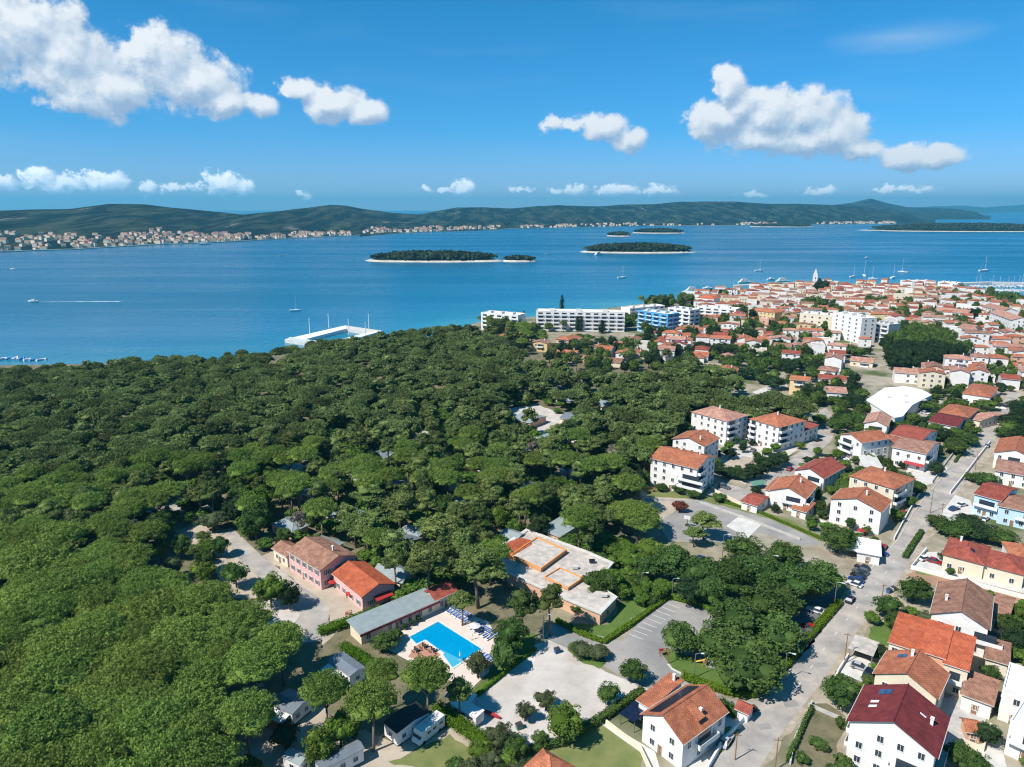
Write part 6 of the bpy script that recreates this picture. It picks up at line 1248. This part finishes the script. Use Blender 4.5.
def car(col, a, b_, label, suv=False, z=0.03):
    k = (col, suv)
    if k not in CP: CP[k] = car_proto(col, suv); register(CP[k]); o = CP[k]
    else: o = copy_tree(CP[k])
    p, q = P(*a), P(*b_); o.location = (p.x, p.y, z); o.rotation_euler = (0, 0, math.atan2(q.y-p.y, q.x-p.x)); [o.pop(k_, None) for k_ in ('label', 'category', 'group')]; tag(o, label, 'car' if label else None, None)
RH = (14, -20)
def along(a, s=1): return (a[0]+RH[0]*s, a[1]+RH[1]*s)
def cross(a, s=1): return (a[0]+20*s, a[1]+7*s)
car('black', (850,601), along((850,601)), 'black car driving at the left edge of the main road'); car('red', (883,549), along((883,549)), 'red car parked behind the white kiosk', True); car('blue', (881,554), cross((881,554)), 'dark blue car tucked behind the white kiosk')
for a, c_, l in (((862,569),'black','black car, farthest of the row below the kiosk'),((860,573),'grey','dark grey car, second of the row below the kiosk'),((858,577),'black','black car, third of the row below the kiosk'),((856,581),'blue','dark blue car, fourth of the row below the kiosk'),((854,585.5),'white','white car, nearest of the row below the kiosk')): car(c_, a, cross(a, -1), l, c_ == 'grey')
for a, c_, l in (((809,629),'red','red car under the trees, farthest of the hedge row'),((806,634),'grey','grey car under the trees next to the red car'),((802,640),'black','black car in the middle of the hedge row'),((798,645),'blue','blue car in the hedge row behind the white car'),((793,650),'white','white car at the near end of the hedge row'),((778,648),'black','black car in the second row under the car park trees'),((783,643),'silver','silver car in the second row under the car park trees'),((815,612),'white','white car alone at the top of the shaded car park')): car(c_, a, cross(a, -1), l)
car('silver', (860,669), (880,676), 'silver car in the white yard by the carport'); car('black', (869,675), along((869,675)), 'black car beside the silver car in the yard', True)
car('blue', (266,548.5), (280,541), 'dark blue car parked beside the camp road', True); car('grey', (724,488), (740,492), 'dark car parked in front of the four storey block', True)
for a, c_, l in (((765,453),'black','black car on the little square, rightmost'),((753,451),'grey','grey car on the little square, middle of three'),((741,449),'silver','silver car on the little square, left of three'),((729,443.5),'black','black car close to the salmon-roofed block'),((779,467),'white','white car driving up the lane')): car(c_, a, (a[0]+10, a[1]-9), l)
for a, c_, l in (((807,424),'black','black car at the top of the lane parking'),((804,429),'grey','grey car second in the lane parking'),((800,434),'silver','silver car third in the lane parking'),((828,422),'red','red car across the lane from the parking')): car(c_, a, (a[0]+14, a[1]+3), l)
car('grey', (987,447), along((987,447)), 'grey car parked on the right kerb of the upper road'); car('black', (1007,405), along((1007,405)), 'black car at the very top of the main road'); car('blue', (954,510), (972,506), 'blue car on the forecourt by the pale blue house'); car('white', (962,506), (980,502), 'white car on the forecourt by the pale blue house'); car('red', (903,514), along((903,514)), 'red car in the drive of the long orange-roofed house'); car('red', (897,519), along((897,519)), 'lower red car in the drive of the long orange-roofed house', True)
car('silver', (726,743), (740,722), 'silver car beside the solar panel house'); car('grey', (757,494), (770,489), 'grey car next to the green tarpaulin'); car('white', (1000,424.5), along((1000,424.5)), 'white car on the left kerb near the top of the road')
car('silver', (910,481), (925,476), 'silver car in the forecourt of the white box house'); car('white', (875,470), (890,466), 'white car under the pale lean-to roof'); car('white', (470,553), (480,548), 'white car under the pines left of the reception'); car('black', (246,543), (232,530), 'black car in the shade at the top of the camp road') if False else None
for i, (a, b_) in enumerate([(845,462),(858,455),(872,447),(888,437),(905,427),(925,414),(790,470),(735,455),(747,442),(712,460),(818,441),(1003,521),(985,520),(990,565),(936,472),(757,397),(775,391),(790,384),(700,560),(925,560),(935,563)]):
    col = ['white', 'silver', 'grey', 'black', 'blue', 'white', 'red'][i % 7]; car(col, (a, b_), (a+10, b_-7+(i % 3)*5), None)
for o_ in [o for o in COL.objects if o.name.startswith('parked_car') and o.parent is None and 'label' not in o]:
    cn = [c for c in o_.children if c.name.startswith('body')][0].data.materials[0].name.split('_')[1]; item(o_, '', cn+' parked car', 'car', None)
# ---- motorhome
p, q = P(415.5,745.5), P(441,725); mh = empty('motorhome', (*((p+q)/2)[:2], 0), math.atan2((p-q).y, (p-q).x), label='white motorhome parked beside the black-roofed mobile home', cat='motorhome'); L = 7.0
b_ = MB(); b_.box(-L/2, L/2-1.5, -1.15, 1.15, .45, 2.95); b_.add([(L/2-1.5, -1.15, .45), (L/2-1.5, 1.15, .45), (L/2-1.5, 1.15, 2.95), (L/2-1.5, -1.15, 2.95), (L/2, -1.05, .45), (L/2, 1.05, .45), (L/2, 1.05, 1.1), (L/2, -1.05, 1.1), (L/2-.9, 1.05, 1.9), (L/2-.9, -1.05, 1.9), (L/2-.5, 1.1, 2.3), (L/2-.5, -1.1, 2.3), (L/2-.8, 1.1, 2.95), (L/2-.8, -1.1, 2.95)], [(4, 5, 6, 7), (7, 6, 8, 9), (9, 8, 10, 11), (11, 10, 12, 13), (13, 12, 2, 3), (0, 4, 7, 9, 11, 13, 3), (1, 2, 12, 10, 8, 6, 5), (0, 1, 5, 4)]); b_.build('body', M['plastic_white'], mh)
MB().box(L/2-.72, L/2-.35, -.95, .95, 1.25, 1.75).build('windscreen', M['glass_dark'], mh)
for u in (-2.4, -.6, .9):
    for v in (-1, 1): MB().box(u-.45, u+.45, v*1.17-.02, v*1.17+.02, 1.6, 2.1).build('window', M['glass_dark'], mh)
for u in (-2.0, 2.3):
    for v in (-1, 1): MB().tube([(u, v*.95, .38), (u, v*1.18, .38)], .38, 10).build('wheel', M['rubber'], mh)
for u, v in ((-1.5, .3), (.4, -.2), (-2.8, -.5)): MB().box(u-.35, u+.35, v-.35, v+.35, 2.953, 3.08).build('roof_hatch', M['trim'], mh)
MB().tube([(-2.6, -1.25, 2.8), (1.4, -1.25, 2.8)], .09, 6).build('awning', M['metal'], mh); site(mh.location.x, mh.location.y, mh.rotation_euler.z, 7, 2.4, .3)
# caravan and tarpaulin by the gravel court
p, q = P(457,712), P(478,724); cv_ = empty('caravan', (*((p+q)/2)[:2], 0), math.atan2((q-p).y, (q-p).x), label='long white caravan with a pale roof below the gravel court', cat='caravan'); site(cv_.location.x, cv_.location.y, cv_.rotation_euler.z, 8, 4, .3)
b_ = MB(); b_.box(-3.4, 3.4, -1.2, 1.2, .5, 2.5); b_.slab([(-3.5, -1.3, 2.6), (3.5, -1.3, 2.6), (3.5, 1.3, 2.75), (-3.5, 1.3, 2.75)], .12); b_.build('body', M['wall_white'], cv_)
for u in (-2, 0, 2): MB().box(u-.5, u+.5, -1.23, -1.19, 1.4, 2.0).build('window', M['glass_dark'], cv_)
for v in (-1, 1): MB().tube([(0, v*.9, .35), (0, v*1.18, .35)], .35, 9).build('wheel', M['rubber'], cv_)
p = P(461,705); tn = empty('awning_tent', (p.x, p.y, 0), -.5, label='blue and white striped awning tent behind the caravan', cat='tent')
for i in range(6): MB().slab([(-3+i, -1.6, 2.0), (-2.02+i, -1.6, 2.0), (-2.02+i, 1.6, 2.6), (-3+i, 1.6, 2.6)], .05).build('stripe', M['tarp_blue' if i % 2 == 0 else 'plastic_white'], tn)
for u in (-2.9, 2.9):
    for v in (-1.5, 1.5): MB().tube([(u, v, 0), (u, v, 2.0)], .04, 5).build('pole', M['metal'], tn)
p = P(492,716); kt = empty('red_canoe', (p.x, p.y, .1), -.6, label='red and white canoe lying at the corner of the gravel court', cat='canoe'); m_ = MB(); hull_mesh(m_, 4, .8, 0, .4); m_.build('hull', M['fabric_red'], kt)
# ---- hedges
def hedge(px, w, h, matn, label, name='hedge', world=False):
    pts = [Vector(p) for p in (px if world else PX(px, h*.6))]; C_ = []; core = MB(); L_, R_ = [], []
    for a, b_ in zip(pts[:-1], pts[1:]):
        n = max(1, int((b_-a).length/.55)); d = (b_-a).normalized(); nn = Vector((-d.y, d.x))
        for i in range(n):
            c_ = a+(b_-a)*(i/n)
            for u in ((-.3, .3) if w > 1 else (0,)): C_.append((c_.x+nn.x*u*w+random.uniform(-.1, .1), c_.y+nn.y*u*w+random.uniform(-.1, .1), h*random.uniform(.62, .78))); C_.append((c_.x+nn.x*u*w*1.2, c_.y+nn.y*u*w*1.2, h*.32))
        q = [a-nn*w*.3, b_-nn*w*.3, b_+nn*w*.3, a+nn*w*.3]; core.poly([tuple(v) for v in q], 0, h*.85)
    L = leaf_cloud(C_, w*.36 if w > 1 else w*.5, 42, .17, jit=.9); v = np.array(core.v); f = np.array([x for x in core.f if len(x) == 4]); V = np.concatenate([L, v]); Q = np.concatenate([np.arange(len(L)).reshape(-1, 4), f+len(L)])
    o = inst(np_mesh(name, V, Q, [M[matn]]), name, label=label, cat='hedge')
    for q in pts: pass
    return o
hedge([(320,630),(350,620),(383,608)], 2.0, 2.2, 'leaf_hedge', 'bright clipped hedge left of the pool building'); hedge([(343,645),(362,656),(380,670)], 1.8, 2.2, 'leaf_hedge', 'bright clipped hedge below the pool building')
hedge([(683,675),(698,681),(729,691),(750,693),(764,688),(787,662),(809,635),(840,600)], 1.5, 1.4, 'leaf_hedge', 'long bright hedge between the car park and the main road'); hedge([(561,741),(590,724),(643,689)], 1.4, 1.6, 'leaf_broad', 'dark hedge along the lower right side of the gravel court')
hedge([(504,753),(530,749),(560,741)], 1.2, 1.4, 'leaf_broad', 'dark hedge at the bottom of the gravel court'); hedge([(436,707),(465,727),(495,748)], 2.4, 2.2, 'leaf_hedge', 'thick bright hedge below the caravan'); hedge([(719,702),(737,713)], 2.4, 1.8, 'leaf_broad', 'square green hedge beside the little red-roofed shelter')
hedge([(557,620),(580,632),(604,641),(627,626),(668,596)], 1.1, 1.0, 'leaf_hedge', 'low bright hedge round the reception lawn'); hedge([(668,596),(700,604),(726,616)], 1.0, 1.2, 'leaf_hedge', 'bright hedge behind the marked car park'); hedge([(478,694),(505,672),(536,648)], .8, .8, 'leaf_hedge', 'low bright hedge on the left side of the gravel court')
hedge([(718,500),(760,512),(826,540)], .8, .8, 'leaf_hedge', 'thin green hedge above the ball court lane'); hedge([(872,652),(884,655)], 1.6, 1.2, 'leaf_broad', 'dark hedge under the carport roof'); hedge([(905,556),(912,545),(922,530)], 1.2, 1.2, 'leaf_broad', 'hedge along the right verge below the dark trees')
hedge([(788,758),(812,706)], 1.0, 1.1, 'leaf_broad', 'scrubby hedge along the roadside garden'); hedge([(812,470),(822,475)], 1.4, 1.2, 'leaf_dark', 'dark hedge in front of the dark red roof'); hedge([(955,461),(969,441),(982,423)], 1.0, 1.2, 'leaf_broad', 'roadside hedge at the foot of the upper garden trees')
# ---- walls
def wall_thing(px, w, h, matn, label, cat='wall'): o = strip('garden_wall', px, w, 0, h, matn, kind=None); tag(o, label, cat)
wall_thing([(926,551),(911,569),(1035,602)], .4, 1.2, 'wall_white', 'long white wall in front of the red-roofed bungalow'); wall_thing([(746,717),(722,745),(696,790)], .4, 1.1, 'wall_white', 'white wall at the junction beside the solar panel house'); wall_thing([(606,724),(640,750),(652,775)], .3, 1.0, 'wall_cream', 'low pale wall along the garden path')
wall_thing([(812,704),(795,740),(790,765)], .3, .9, 'wall_grey', 'grey wall of the roadside garden'); wall_thing([(848,657),(838,673),(832,688)], .3, 1.0, 'wall_white', 'white wall in front of the yard by the carport'); wall_thing([(894,540),(903,523),(917,498),(925,488)], .3, 1.0, 'wall_white', 'white wall along the left kerb below the junction')
wall_thing([(932,483),(944,466),(957,449)], .3, .9, 'wall_grey', 'grey forecourt wall left of the upper road'); wall_thing([(950,494),(966,474),(978,458),(990,443)], .3, 1.2, 'wall_white', 'white wall along the right kerb of the upper road'); wall_thing([(645,500),(700,503),(740,517),(800,540)], .2, .8, 'concrete', 'low concrete wall beside the ball court')
wall_thing([(888,617),(925,625),(932,612)], .25, 1.2, 'wall_white', 'white wall around the small roadside lawn'); wall_thing([(960,743),(983,752),(990,728)], .25, 1.2, 'wall_cream', 'cream wall behind the paved yard'); wall_thing([(808,706),(845,722)], .25, .8, 'concrete', 'concrete wall behind the roadside garden')
wall_thing([(655,520),(668,541),(705,543)], .2, .5, 'concrete', 'kerb wall at the lower end of the ball court') ; wall_thing([(700,478),(715,492),(742,506)], .25, 1.1, 'wall_cream', 'cream wall of the four storey block'); wall_thing([(768,497),(800,515),(830,527)], .25, 1.2, 'wall_white', 'white wall in front of the orange gabled house')
# ---- poles and lamps
def pole(a, b_, h, label, lamp=False, m_='wood'):
    p = P(a, b_); o = empty('street_lamp' if lamp else 'utility_pole', (p.x, p.y, 0), random.uniform(-.6, .2), label=label, cat='street lamp' if lamp else 'pole'); MB().tube([(0, 0, 0), (0, 0, h)], [.13, .08], 7).build('post', M['metal' if lamp else m_], o)
    if lamp: MB().tube([(0, 0, h-.1), (.5, 0, h+.2), (1.3, 0, h+.25)], .05, 5).build('arm', M['metal'], o); MB().box(1.1, 1.8, -.14, .14, h+.17, h+.3).build('lamp_head', M['plastic_white'], o)
    else: MB().box(-.8, .8, -.05, .05, h-.6, h-.48).build('crossarm', M[m_], o)
for a, b_, h, l, lp_ in ((844,664,8,'pole on the right kerb by the carport',0),(784,681,7,'lamp over the near hedge of the car park',1),(834,607,7,'lamp at the far end of the car park hedge',1),(930,513,8.5,'pole at the corner of the road junction',0),(940,526,8,'pole right of the road above the villa',0),(905,474,8,'pole in front of the white box house',0),(841,517,8,'pole against the big white gabled block',0),(775,770,7,'pole on the left verge at the bottom of the road',0),(722,560,8,'tall lamp beside the ball court',1),(543,642,7,'lamp at the entrance of the gravel court',1),(975,470,8,'pole on the right of the upper road',0),(672,596,5,'lamp at the corner of the marked car park',1),(641,590,5,'lamp on the reception lawn',1),(735,760,6,'pole beside the solar panel house',0),(668,664,4,'white post at the tip of the verge lawn',0),(770,575,6,'lamp between the big car park trees',1),(694,678,6,'lamp on the verge lawn beside the shaded car park',1),(880,612,8,'pole beside the roadside lawn',0)):
    pole(a, b_, h, l, bool(lp_))
# ---- ball court hoop, playground, bins
p = P(687,526); bh = empty('basketball_hoop', (p.x, p.y, 0), -.4, label='basketball hoop with a white board on the ball court', cat='basketball hoop'); MB().tube([(0, 0, 0), (0, 0, 2.6), (-.2, -.9, 3.1)], .1, 6).build('post', M['metal_dark'], bh); MB().box(-.95, .95, -1.05, -.95, 2.8, 4.0).build('backboard', M['plastic_white'], bh); MB().tube([(-.22+.23*math.cos(k*.7), -1.35+.23*math.sin(k*.7), 3.0) for k in range(10)], .02, 4).build('rim', M['orange_paint'], bh); MB().box(-.6, .6, -.3, .9, 0, .5).build('base', M['metal_dark'], bh)
def playthings(a, b_, c_, label, k):
    p = P(a, b_); o = empty('play_equipment', (p.x, p.y, 0), k, label=label, cat='playground toy'); m_ = MB()
    for u in (-.8, .8): m_.tube([(u, -.5, 0), (u, 0, 1.7), (u, .5, 0)], .07, 5)
    m_.tube([(-.8, 0, 1.7), (.8, 0, 1.7)], .07, 5); m_.build('frame', M[c_], o); s = MB(); s.slab([(-.3, .1, 1.4), (.3, .1, 1.4), (.3, 2.2, .2), (-.3, 2.2, .2)], .06); s.build('slide', M[c_], o); MB().box(-.7, .7, -.4, .3, .9, 1.0).build('platform', M['wood'], o)
playthings(695,655,'play_orange','orange toy slide on the verge lawn of the car park',.3); playthings(705,665,'play_yellow','yellow toy slide on the verge lawn of the car park',1.1); playthings(349,617,'play_orange','orange toy slide in front of the restaurant',.6); playthings(653,492,'fabric_red','red toy slide by the four storey block',.2); playthings(663,655,'fabric_red','red toy frame at the tip of the verge lawn',.2)
def bin_(a, b_, c_, label):
    p = P(a, b_); o = empty('rubbish_bin', (p.x, p.y, 0), .5, label=label, cat='bin'); m_ = MB(); m_.add([(-.55, -.4, .15), (.55, -.4, .15), (.55, .4, .15), (-.55, .4, .15), (-.65, -.5, 1.1), (.65, -.5, 1.1), (.65, .5, 1.1), (-.65, .5, 1.1)], [(0, 3, 2, 1), (4, 5, 6, 7), (0, 1, 5, 4), (1, 2, 6, 5), (2, 3, 7, 6), (3, 0, 4, 7)]); m_.build('body', M[c_], o); l = MB(); l.slab([(-.68, -.53, 1.2), (.68, -.53, 1.2), (.68, .53, 1.3), (-.68, .53, 1.3)], .08); l.build('lid', M['metal_dark'], o)
    for u in (-.4, .4): MB().tube([(u, -.3, .08), (u+.06, -.3, .08)], .08, 6).build('wheel', M['rubber'], o)
bin_(519,729,'tarp_green','green bin at the bottom corner of the gravel court'); bin_(333,627,'tarp_blue','blue bin at the end of the camp drive'); bin_(889,593,'tarp_blue','blue bin on the right kerb'); bin_(893,591,'plastic_white','white bin beside the blue bin on the right kerb'); bin_(557,653,'tarp_blue','blue recycling bin on the gravel court'); bin_(753,712,'paint_black_car' ,'dark bin beside the red-roofed shelter')
p = P(756,488); tp_ = empty('tarpaulin_shelter', (p.x, p.y, 0), .4, label='green tarpaulin shelter beside the lane', cat='shelter'); t_ = MB(); t_.slab([(-3, -2, 2.0), (3, -2, 2.0), (3, 0, 2.9), (-3, 0, 2.9)], .05); t_.slab([(-3, .004, 2.9), (3, .004, 2.9), (3, 2, 2.0), (-3, 2, 2.0)], .05); t_.build('tarpaulin', M['tarp_green'], tp_)
for u in (-2.9, 2.9):
    for v in (-1.9, 1.9): MB().tube([(u, v, 0), (u, v, 1.95)], .05, 5).build('pole', M['metal'], tp_)
from collections import defaultdict
# ================================================================== WOODS (after the buildings, so that their plots stay clear)
def ok(rad):
    def f(x, y):
        if not free(x, y): return False
        for (a, b, r) in FOREST_DONE:
            if (a-x)**2+(b-y)**2 < (0.62*(r+rad))**2: return False
        return True
    return f
F1 = PX([(-140,548),(-60,540),(0,533),(60,538),(120,548),(160,570),(175,600),(205,583),(232,592),(240,612),(262,628),(300,645),(308,662),(300,682),(262,688),(250,705),(236,735),(232,760),(235,900),(-300,900)], 11.5)
n_before = len(TREES)
for q in scatter(F1, 8.6, 0.30, ok(6.0)):
    if q[1] > 30: tree('umbrella', q[0], q[1], random.uniform(5.2, 7.8), random.uniform(11.4, 14.4), 'umbrella pines of the closed canopy', '')
FOREST_DONE += [(t[1], t[2], t[3]) for t in TREES[n_before:]]
F2 = [tuple(P(a, b, 11)[:2]) for a, b in [(-200,376),(-100,372),(0,369),(60,364),(130,361),(200,356),(255,353),(290,347),(335,341),(380,335),(440,328),(478,326),(512,350),(540,362),(600,372),(660,372),(690,358),(735,368),(748,392),(800,392),(808,402),(808,418),(778,424),(740,410),(690,400),(676,425),(652,445),(645,470),(640,490),(610,500),(600,530),(560,522),(505,540),(480,560),(440,585),(420,575),(380,560),(360,545),(300,535),(265,520),(240,505),(215,490),(150,505),(150,530),(120,545),(0,530),(-160,545)]]
F3 = PX([(230,735),(238,690),(262,690),(268,740),(250,790),(225,800)], 8)
m0 = len(TREES); pts = []
for q in scatter(F2, 7.6, 0.36, ok(3.6)): pts.append(q)
pts.sort(key=lambda q: q[0]**2+q[1]**2)
FAR = []; n_al = 0
LEFTW = lambda x, y: x < -y*0.10-20
for q in pts:
    d = math.hypot(*q); rr = random.random(); px = proj((q[0], q[1], 10))
    umb = 0.48 if px[0] < 330 else 0.24
    br = 0.26 if d < 360 and px[0] > 200 else 0.08
    if random.random() < .025: k = 'grey'; r = random.uniform(3, 4.5); h = random.uniform(7, 10)
    elif rr < umb: k = 'umbrella'; r = random.uniform(4.4, 6.2); h = random.uniform(10.5, 13.5)
    elif rr < umb+br: k = random.choice(['broad', 'broad', 'bright', 'dark']); r = random.uniform(3.0, 4.4); h = random.uniform(6, 9)
    else: k = 'aleppo'; r = random.uniform(3.6, 5.6); h = random.uniform(9, 14)
    if n_al < 300:
        tree(k, q[0], q[1], r, h, {'umbrella': 'umbrella pines among the pines of the camp wood', 'aleppo': 'pines of the camp wood', 'grey': 'bare pines of the camp wood'}.get(k, 'leafy trees among the pines of the camp wood'), '')
        n_al += 1
    else: FAR.append((k, q[0], q[1], r, h))
for q in scatter(F3, 6, .35, ok(3)): tree('broad' if random.random() < .5 else 'aleppo', q[0], q[1], 3.2, 8, 'shaded trees by the cabins', '')
# hedgerow-like greenery around the lawns and in the town
def fill(poly_px, sp, kinds, rr, hh, group, z=3):
    n0 = len(TREES)
    for q in scatter(PX(poly_px, z), sp, .38, ok(rr[0])):
        k = random.choice(kinds); tree(k, q[0], q[1], random.uniform(*rr), random.uniform(*hh), group, '')
    FOREST_DONE.extend((t[1], t[2], t[3]) for t in TREES[n0:])
fill([(560,540),(600,528),(645,545),(660,575),(720,597),(712,608),(660,590),(640,600),(625,590),(620,565),(590,548)], 3.6, ['bright','shrub_bright','broad','bright'], (1.7,3.0), (1.8,3.8), 'bushes on the grassy bank by the reception')
fill([(585,425),(650,420),(655,465),(640,485),(600,470)], 6, ['bright','broad','bright'], (3,4.2), (4.5,7), 'leafy trees of the green hollow')
fill([(650,480),(720,497),(716,502),(650,487)], 3, ['bright','shrub_bright'], (1.6,2.2), (2,3), 'shrubs below the big white block')
fill([(150,520),(205,535),(240,580),(225,600),(190,590),(150,545)], 8, ['broad','aleppo','olive','bright'], (2.6,3.8), (4,7), 'scattered trees left of the camp road')
fill([(430,745),(520,735),(540,767),(470,800)], 4.5, ['bright','broad','shrub_bright','olive'], (1.8,2.8), (2.2,4), 'garden bushes below the gravel court')
fill([(640,395),(690,400),(690,430),(655,445)], 7, ['broad','dark','aleppo'], (3.4,4.6), (7,10), 'trees at the edge of the wood by the white blocks')
fill([(795,395),(845,372),(868,392),(868,420),(830,430)], 8, ['broad','dark','bright'], (3,4.4), (5,8), 'trees around the upper lane')
fill([(690,340),(740,340),(800,345),(840,365),(830,385),(745,380)], 10, ['broad','dark','broad'], (3,5), (6,9), 'trees between the town roofs')
fill([(560,345),(640,345),(700,352),(690,372),(600,372),(545,362)], 10, ['broad','aleppo','dark'], (3.4,4.6), (7,10), 'trees between the villas behind the wood')
fill([(480,322),(530,330),(545,345),(520,352),(490,340)], 8, ['aleppo','dark','umbrella'], (3.6,5), (9,13), 'pines around the shore villas')
fill([(640,303),(690,297),(735,293),(700,303),(650,307)], 9, ['dark','cypress','aleppo'], (3,4.5), (7,11), 'trees on the hotel shore')
fill([(530,322),(640,317),(640,326),(540,330)], 10, ['dark','broad','aleppo'], (3,4.5), (6,10), 'trees in the hotel garden')
fill([(1005,428),(1024,400),(1060,395),(1060,440),(1010,436)], 6, ['dark','broad'], (3,4.4), (5,8), 'trees right of the main road top')
fill([(1000,600),(1060,610),(1060,690),(1010,640)], 5.5, ['broad','bright','dark'], (2,3), (3,5), 'garden trees at the right edge')
fill([(780,750),(845,730),(850,780),(790,790)], 5, ['shrub','shrub_bright','broad'], (.9,1.6), (1,2), 'shrubs in the roadside garden')
fill([(835,440),(1040,330),(1100,330),(1100,480),(1020,440),(990,400),(940,460),(850,520)], 7.2, ['broad','dark','shrub','bright'], (2.0,3.4), (3,6), 'garden trees between the houses')
fill([(655,430),(790,425),(900,440),(935,480),(860,560),(780,520),(700,500)], 7.5, ['shrub','broad','bright','dark'], (1.4,2.6), (2,4.5), 'garden trees around the white blocks')
fill([(885,610),(925,560),(1100,590),(1100,767),(1000,767),(860,767),(790,760)], 7, ['shrub','shrub_bright','broad','shrub'], (1.0,2.2), (1.4,3.4), 'garden bushes on the plots at right')
fill([(640,330),(960,290),(1100,310),(1100,335),(850,340),(640,350)], 13, ['dark','broad','dark'], (3,4.8), (8,12), 'trees between the old town roofs')
# ---- far wood: one mass
FV = []; lowm = {}
def low_arrays(kind):
    out = []
    for i in range(3):
        me = {'umbrella': lambda: umbrella(i+5, 0.34), 'aleppo': lambda: aleppo(i+5, 'leaf_pine_far', 0.40)}.get(kind, lambda: broad(i+5, 'leaf_pine_far', 0.30))()[0]
        n = len(me.vertices); co = np.empty(n*3, np.float32); me.vertices.foreach_get('co', co)
        nl = len(me.loops); li = np.empty(nl, np.int32); me.loops.foreach_get('vertex_index', li); tot = np.empty(len(me.polygons), np.int32); me.polygons.foreach_get('loop_total', tot)
        out.append((co.reshape(-1, 3), li, tot)); bpy.data.meshes.remove(me)
    return out
def mass(L, name, matn):
    VV, LI, TT = [], [], []; base = 0
    for (k, x, y, r, h) in L:
        kk = k if k in ('umbrella', 'aleppo') else 'broad'
        if k == 'grey': continue
        if kk not in lowm: lowm[kk] = low_arrays(kk)
        co, li, tot = random.choice(lowm[kk]); s = r/NOMR[kk]; sz = h/NOMH[kk]; a = random.uniform(0, 6.28); c_, s_ = math.cos(a), math.sin(a)
        VV.append(np.stack([x+(co[:, 0]*c_-co[:, 1]*s_)*s, y+(co[:, 0]*s_+co[:, 1]*c_)*s, co[:, 2]*sz], 1)); LI.append(li+base); TT.append(tot); base += len(co)
    if not VV: return
    V = np.concatenate(VV); li = np.concatenate(LI); tot = np.concatenate(TT); st = np.concatenate([[0], np.cumsum(tot)[:-1]])
    me = bpy.data.meshes.new(name); me.vertices.add(len(V)); me.vertices.foreach_set('co', V.astype(np.float32).ravel()); me.loops.add(len(li)); me.loops.foreach_set('vertex_index', li.astype(np.int32))
    me.polygons.add(len(tot)); me.polygons.foreach_set('loop_start', st.astype(np.int32)); me.polygons.foreach_set('loop_total', tot); me.materials.append(M[matn]); me.update(calc_edges=True)
    inst(me, name, kind='stuff')
mass(FAR, 'wood', 'leaf_pine_far')
under = [('broad', q[0], q[1], random.uniform(2.2, 3.6), random.uniform(2.5, 5)) for q in scatter(F2, 6.4, .45, free) if math.hypot(*q) < 380 and (q[0] > -60 or random.random() < .6)]
mass(under, 'undergrowth', 'leaf_under')
# past 290 of a kind the farther ones become one mass of garden greenery
TREES.sort(key=lambda t: 0 if t[7] else t[1]**2+t[2]**2); cnt = defaultdict(int); keep = []; rest = []
for t_ in TREES:
    cnt[NAME[t_[0]]] += 1
    if cnt[NAME[t_[0]]] <= 290: keep.append(t_)
    else: rest.append((t_[0], t_[1], t_[2], t_[3], t_[4]))
TREES = keep; mass(rest, 'garden_greenery', 'leaf_broad_far')
print('trees', len(TREES), 'far', len(FAR))
# ---- individuals
landm = {}
for (k, x, y, r, h, g, adj, lb) in TREES:
    cr_, tk = random.choice(KINDS[k]); s = r/NOMR[k]; sz = h/NOMH[k]
    root = empty(NAME[k], (x, y, 0), random.uniform(0, 6.28)); root.scale = (s, s, sz)
    inst(cr_, 'crown', root); inst(tk, 'trunk', root)
    kindp = {'umbrella': 'umbrella pine', 'aleppo': 'pine', 'broad': 'green leafy tree', 'olive': 'grey green tree', 'bright': 'bright green tree', 'dark': 'dark green tree', 'cypress': 'slim dark cypress', 'rust': 'rust red tree', 'grey': 'bare greyish pine', 'shrub': 'green bush', 'shrub_bright': 'bright green bush'}[k]
    cat = 'bush' if k.startswith('shrub') else 'tree'
    if lb: tag(root, lb, cat, g)
    else: item(root, {'umbrella': 'flat-topped'}.get(k, 'tall' if h > 9 else 'low' if h < 4 and not k.startswith('shrub') else ''), kindp, cat, g)
landmark("the swimming pool", *P(440,640)[:2])
# ================================================================== LABELS for the repeats
_o = 'first second third fourth fifth sixth seventh eighth ninth tenth eleventh twelfth thirteenth fourteenth fifteenth sixteenth seventeenth eighteenth nineteenth twentieth'.split()
ORD = ['nearest']+[w+' nearest' for w in _o[1:]]+[t+'-'+w+' nearest' for t in ('twenty', 'thirty', 'forty') for w in _o[:9]]
from collections import defaultdict
bk = defaultdict(list)
for it in ITEMS:
    o, adj, kind, cat, group, x, y = it; best = None
    for (ph, lx, ly) in LAND:
        d = math.hypot(x-lx, y-ly)
        if best is None or d < best[0]: best = (d, ph, x-lx, y-ly)
    d, ph, dx, dy = best
    side = ('behind' if dy > 0 else 'before') if abs(dy) > abs(dx)*1.2 else ('right of' if dx > 0 else 'left of')
    bk[((adj+' ' if adj else '')+kind, side, ph)].append((d, o, cat, group))
for (k, side, ph), L in bk.items():
    L.sort(key=lambda t: t[0])
    for i, (d, o, cat, group) in enumerate(L):
        if len(L) == 1: lab = f'{k} {side} {ph}'; group = group or None
        elif i < len(ORD): lab = f'{ORD[i]} {k} {side} {ph}'
        else: lab = f'{k} {side} {ph}, among the farthest there'; group = k+'s '+side+' '+ph
        if len(L) > 1 and not group: group = k+'s '+side+' '+ph
        if len(lab.split()) > 16: lab = lab.replace(' of the ', ' ')
        tag(o, lab, cat, group)
if bpy.context.scene.world is None: raise RuntimeError
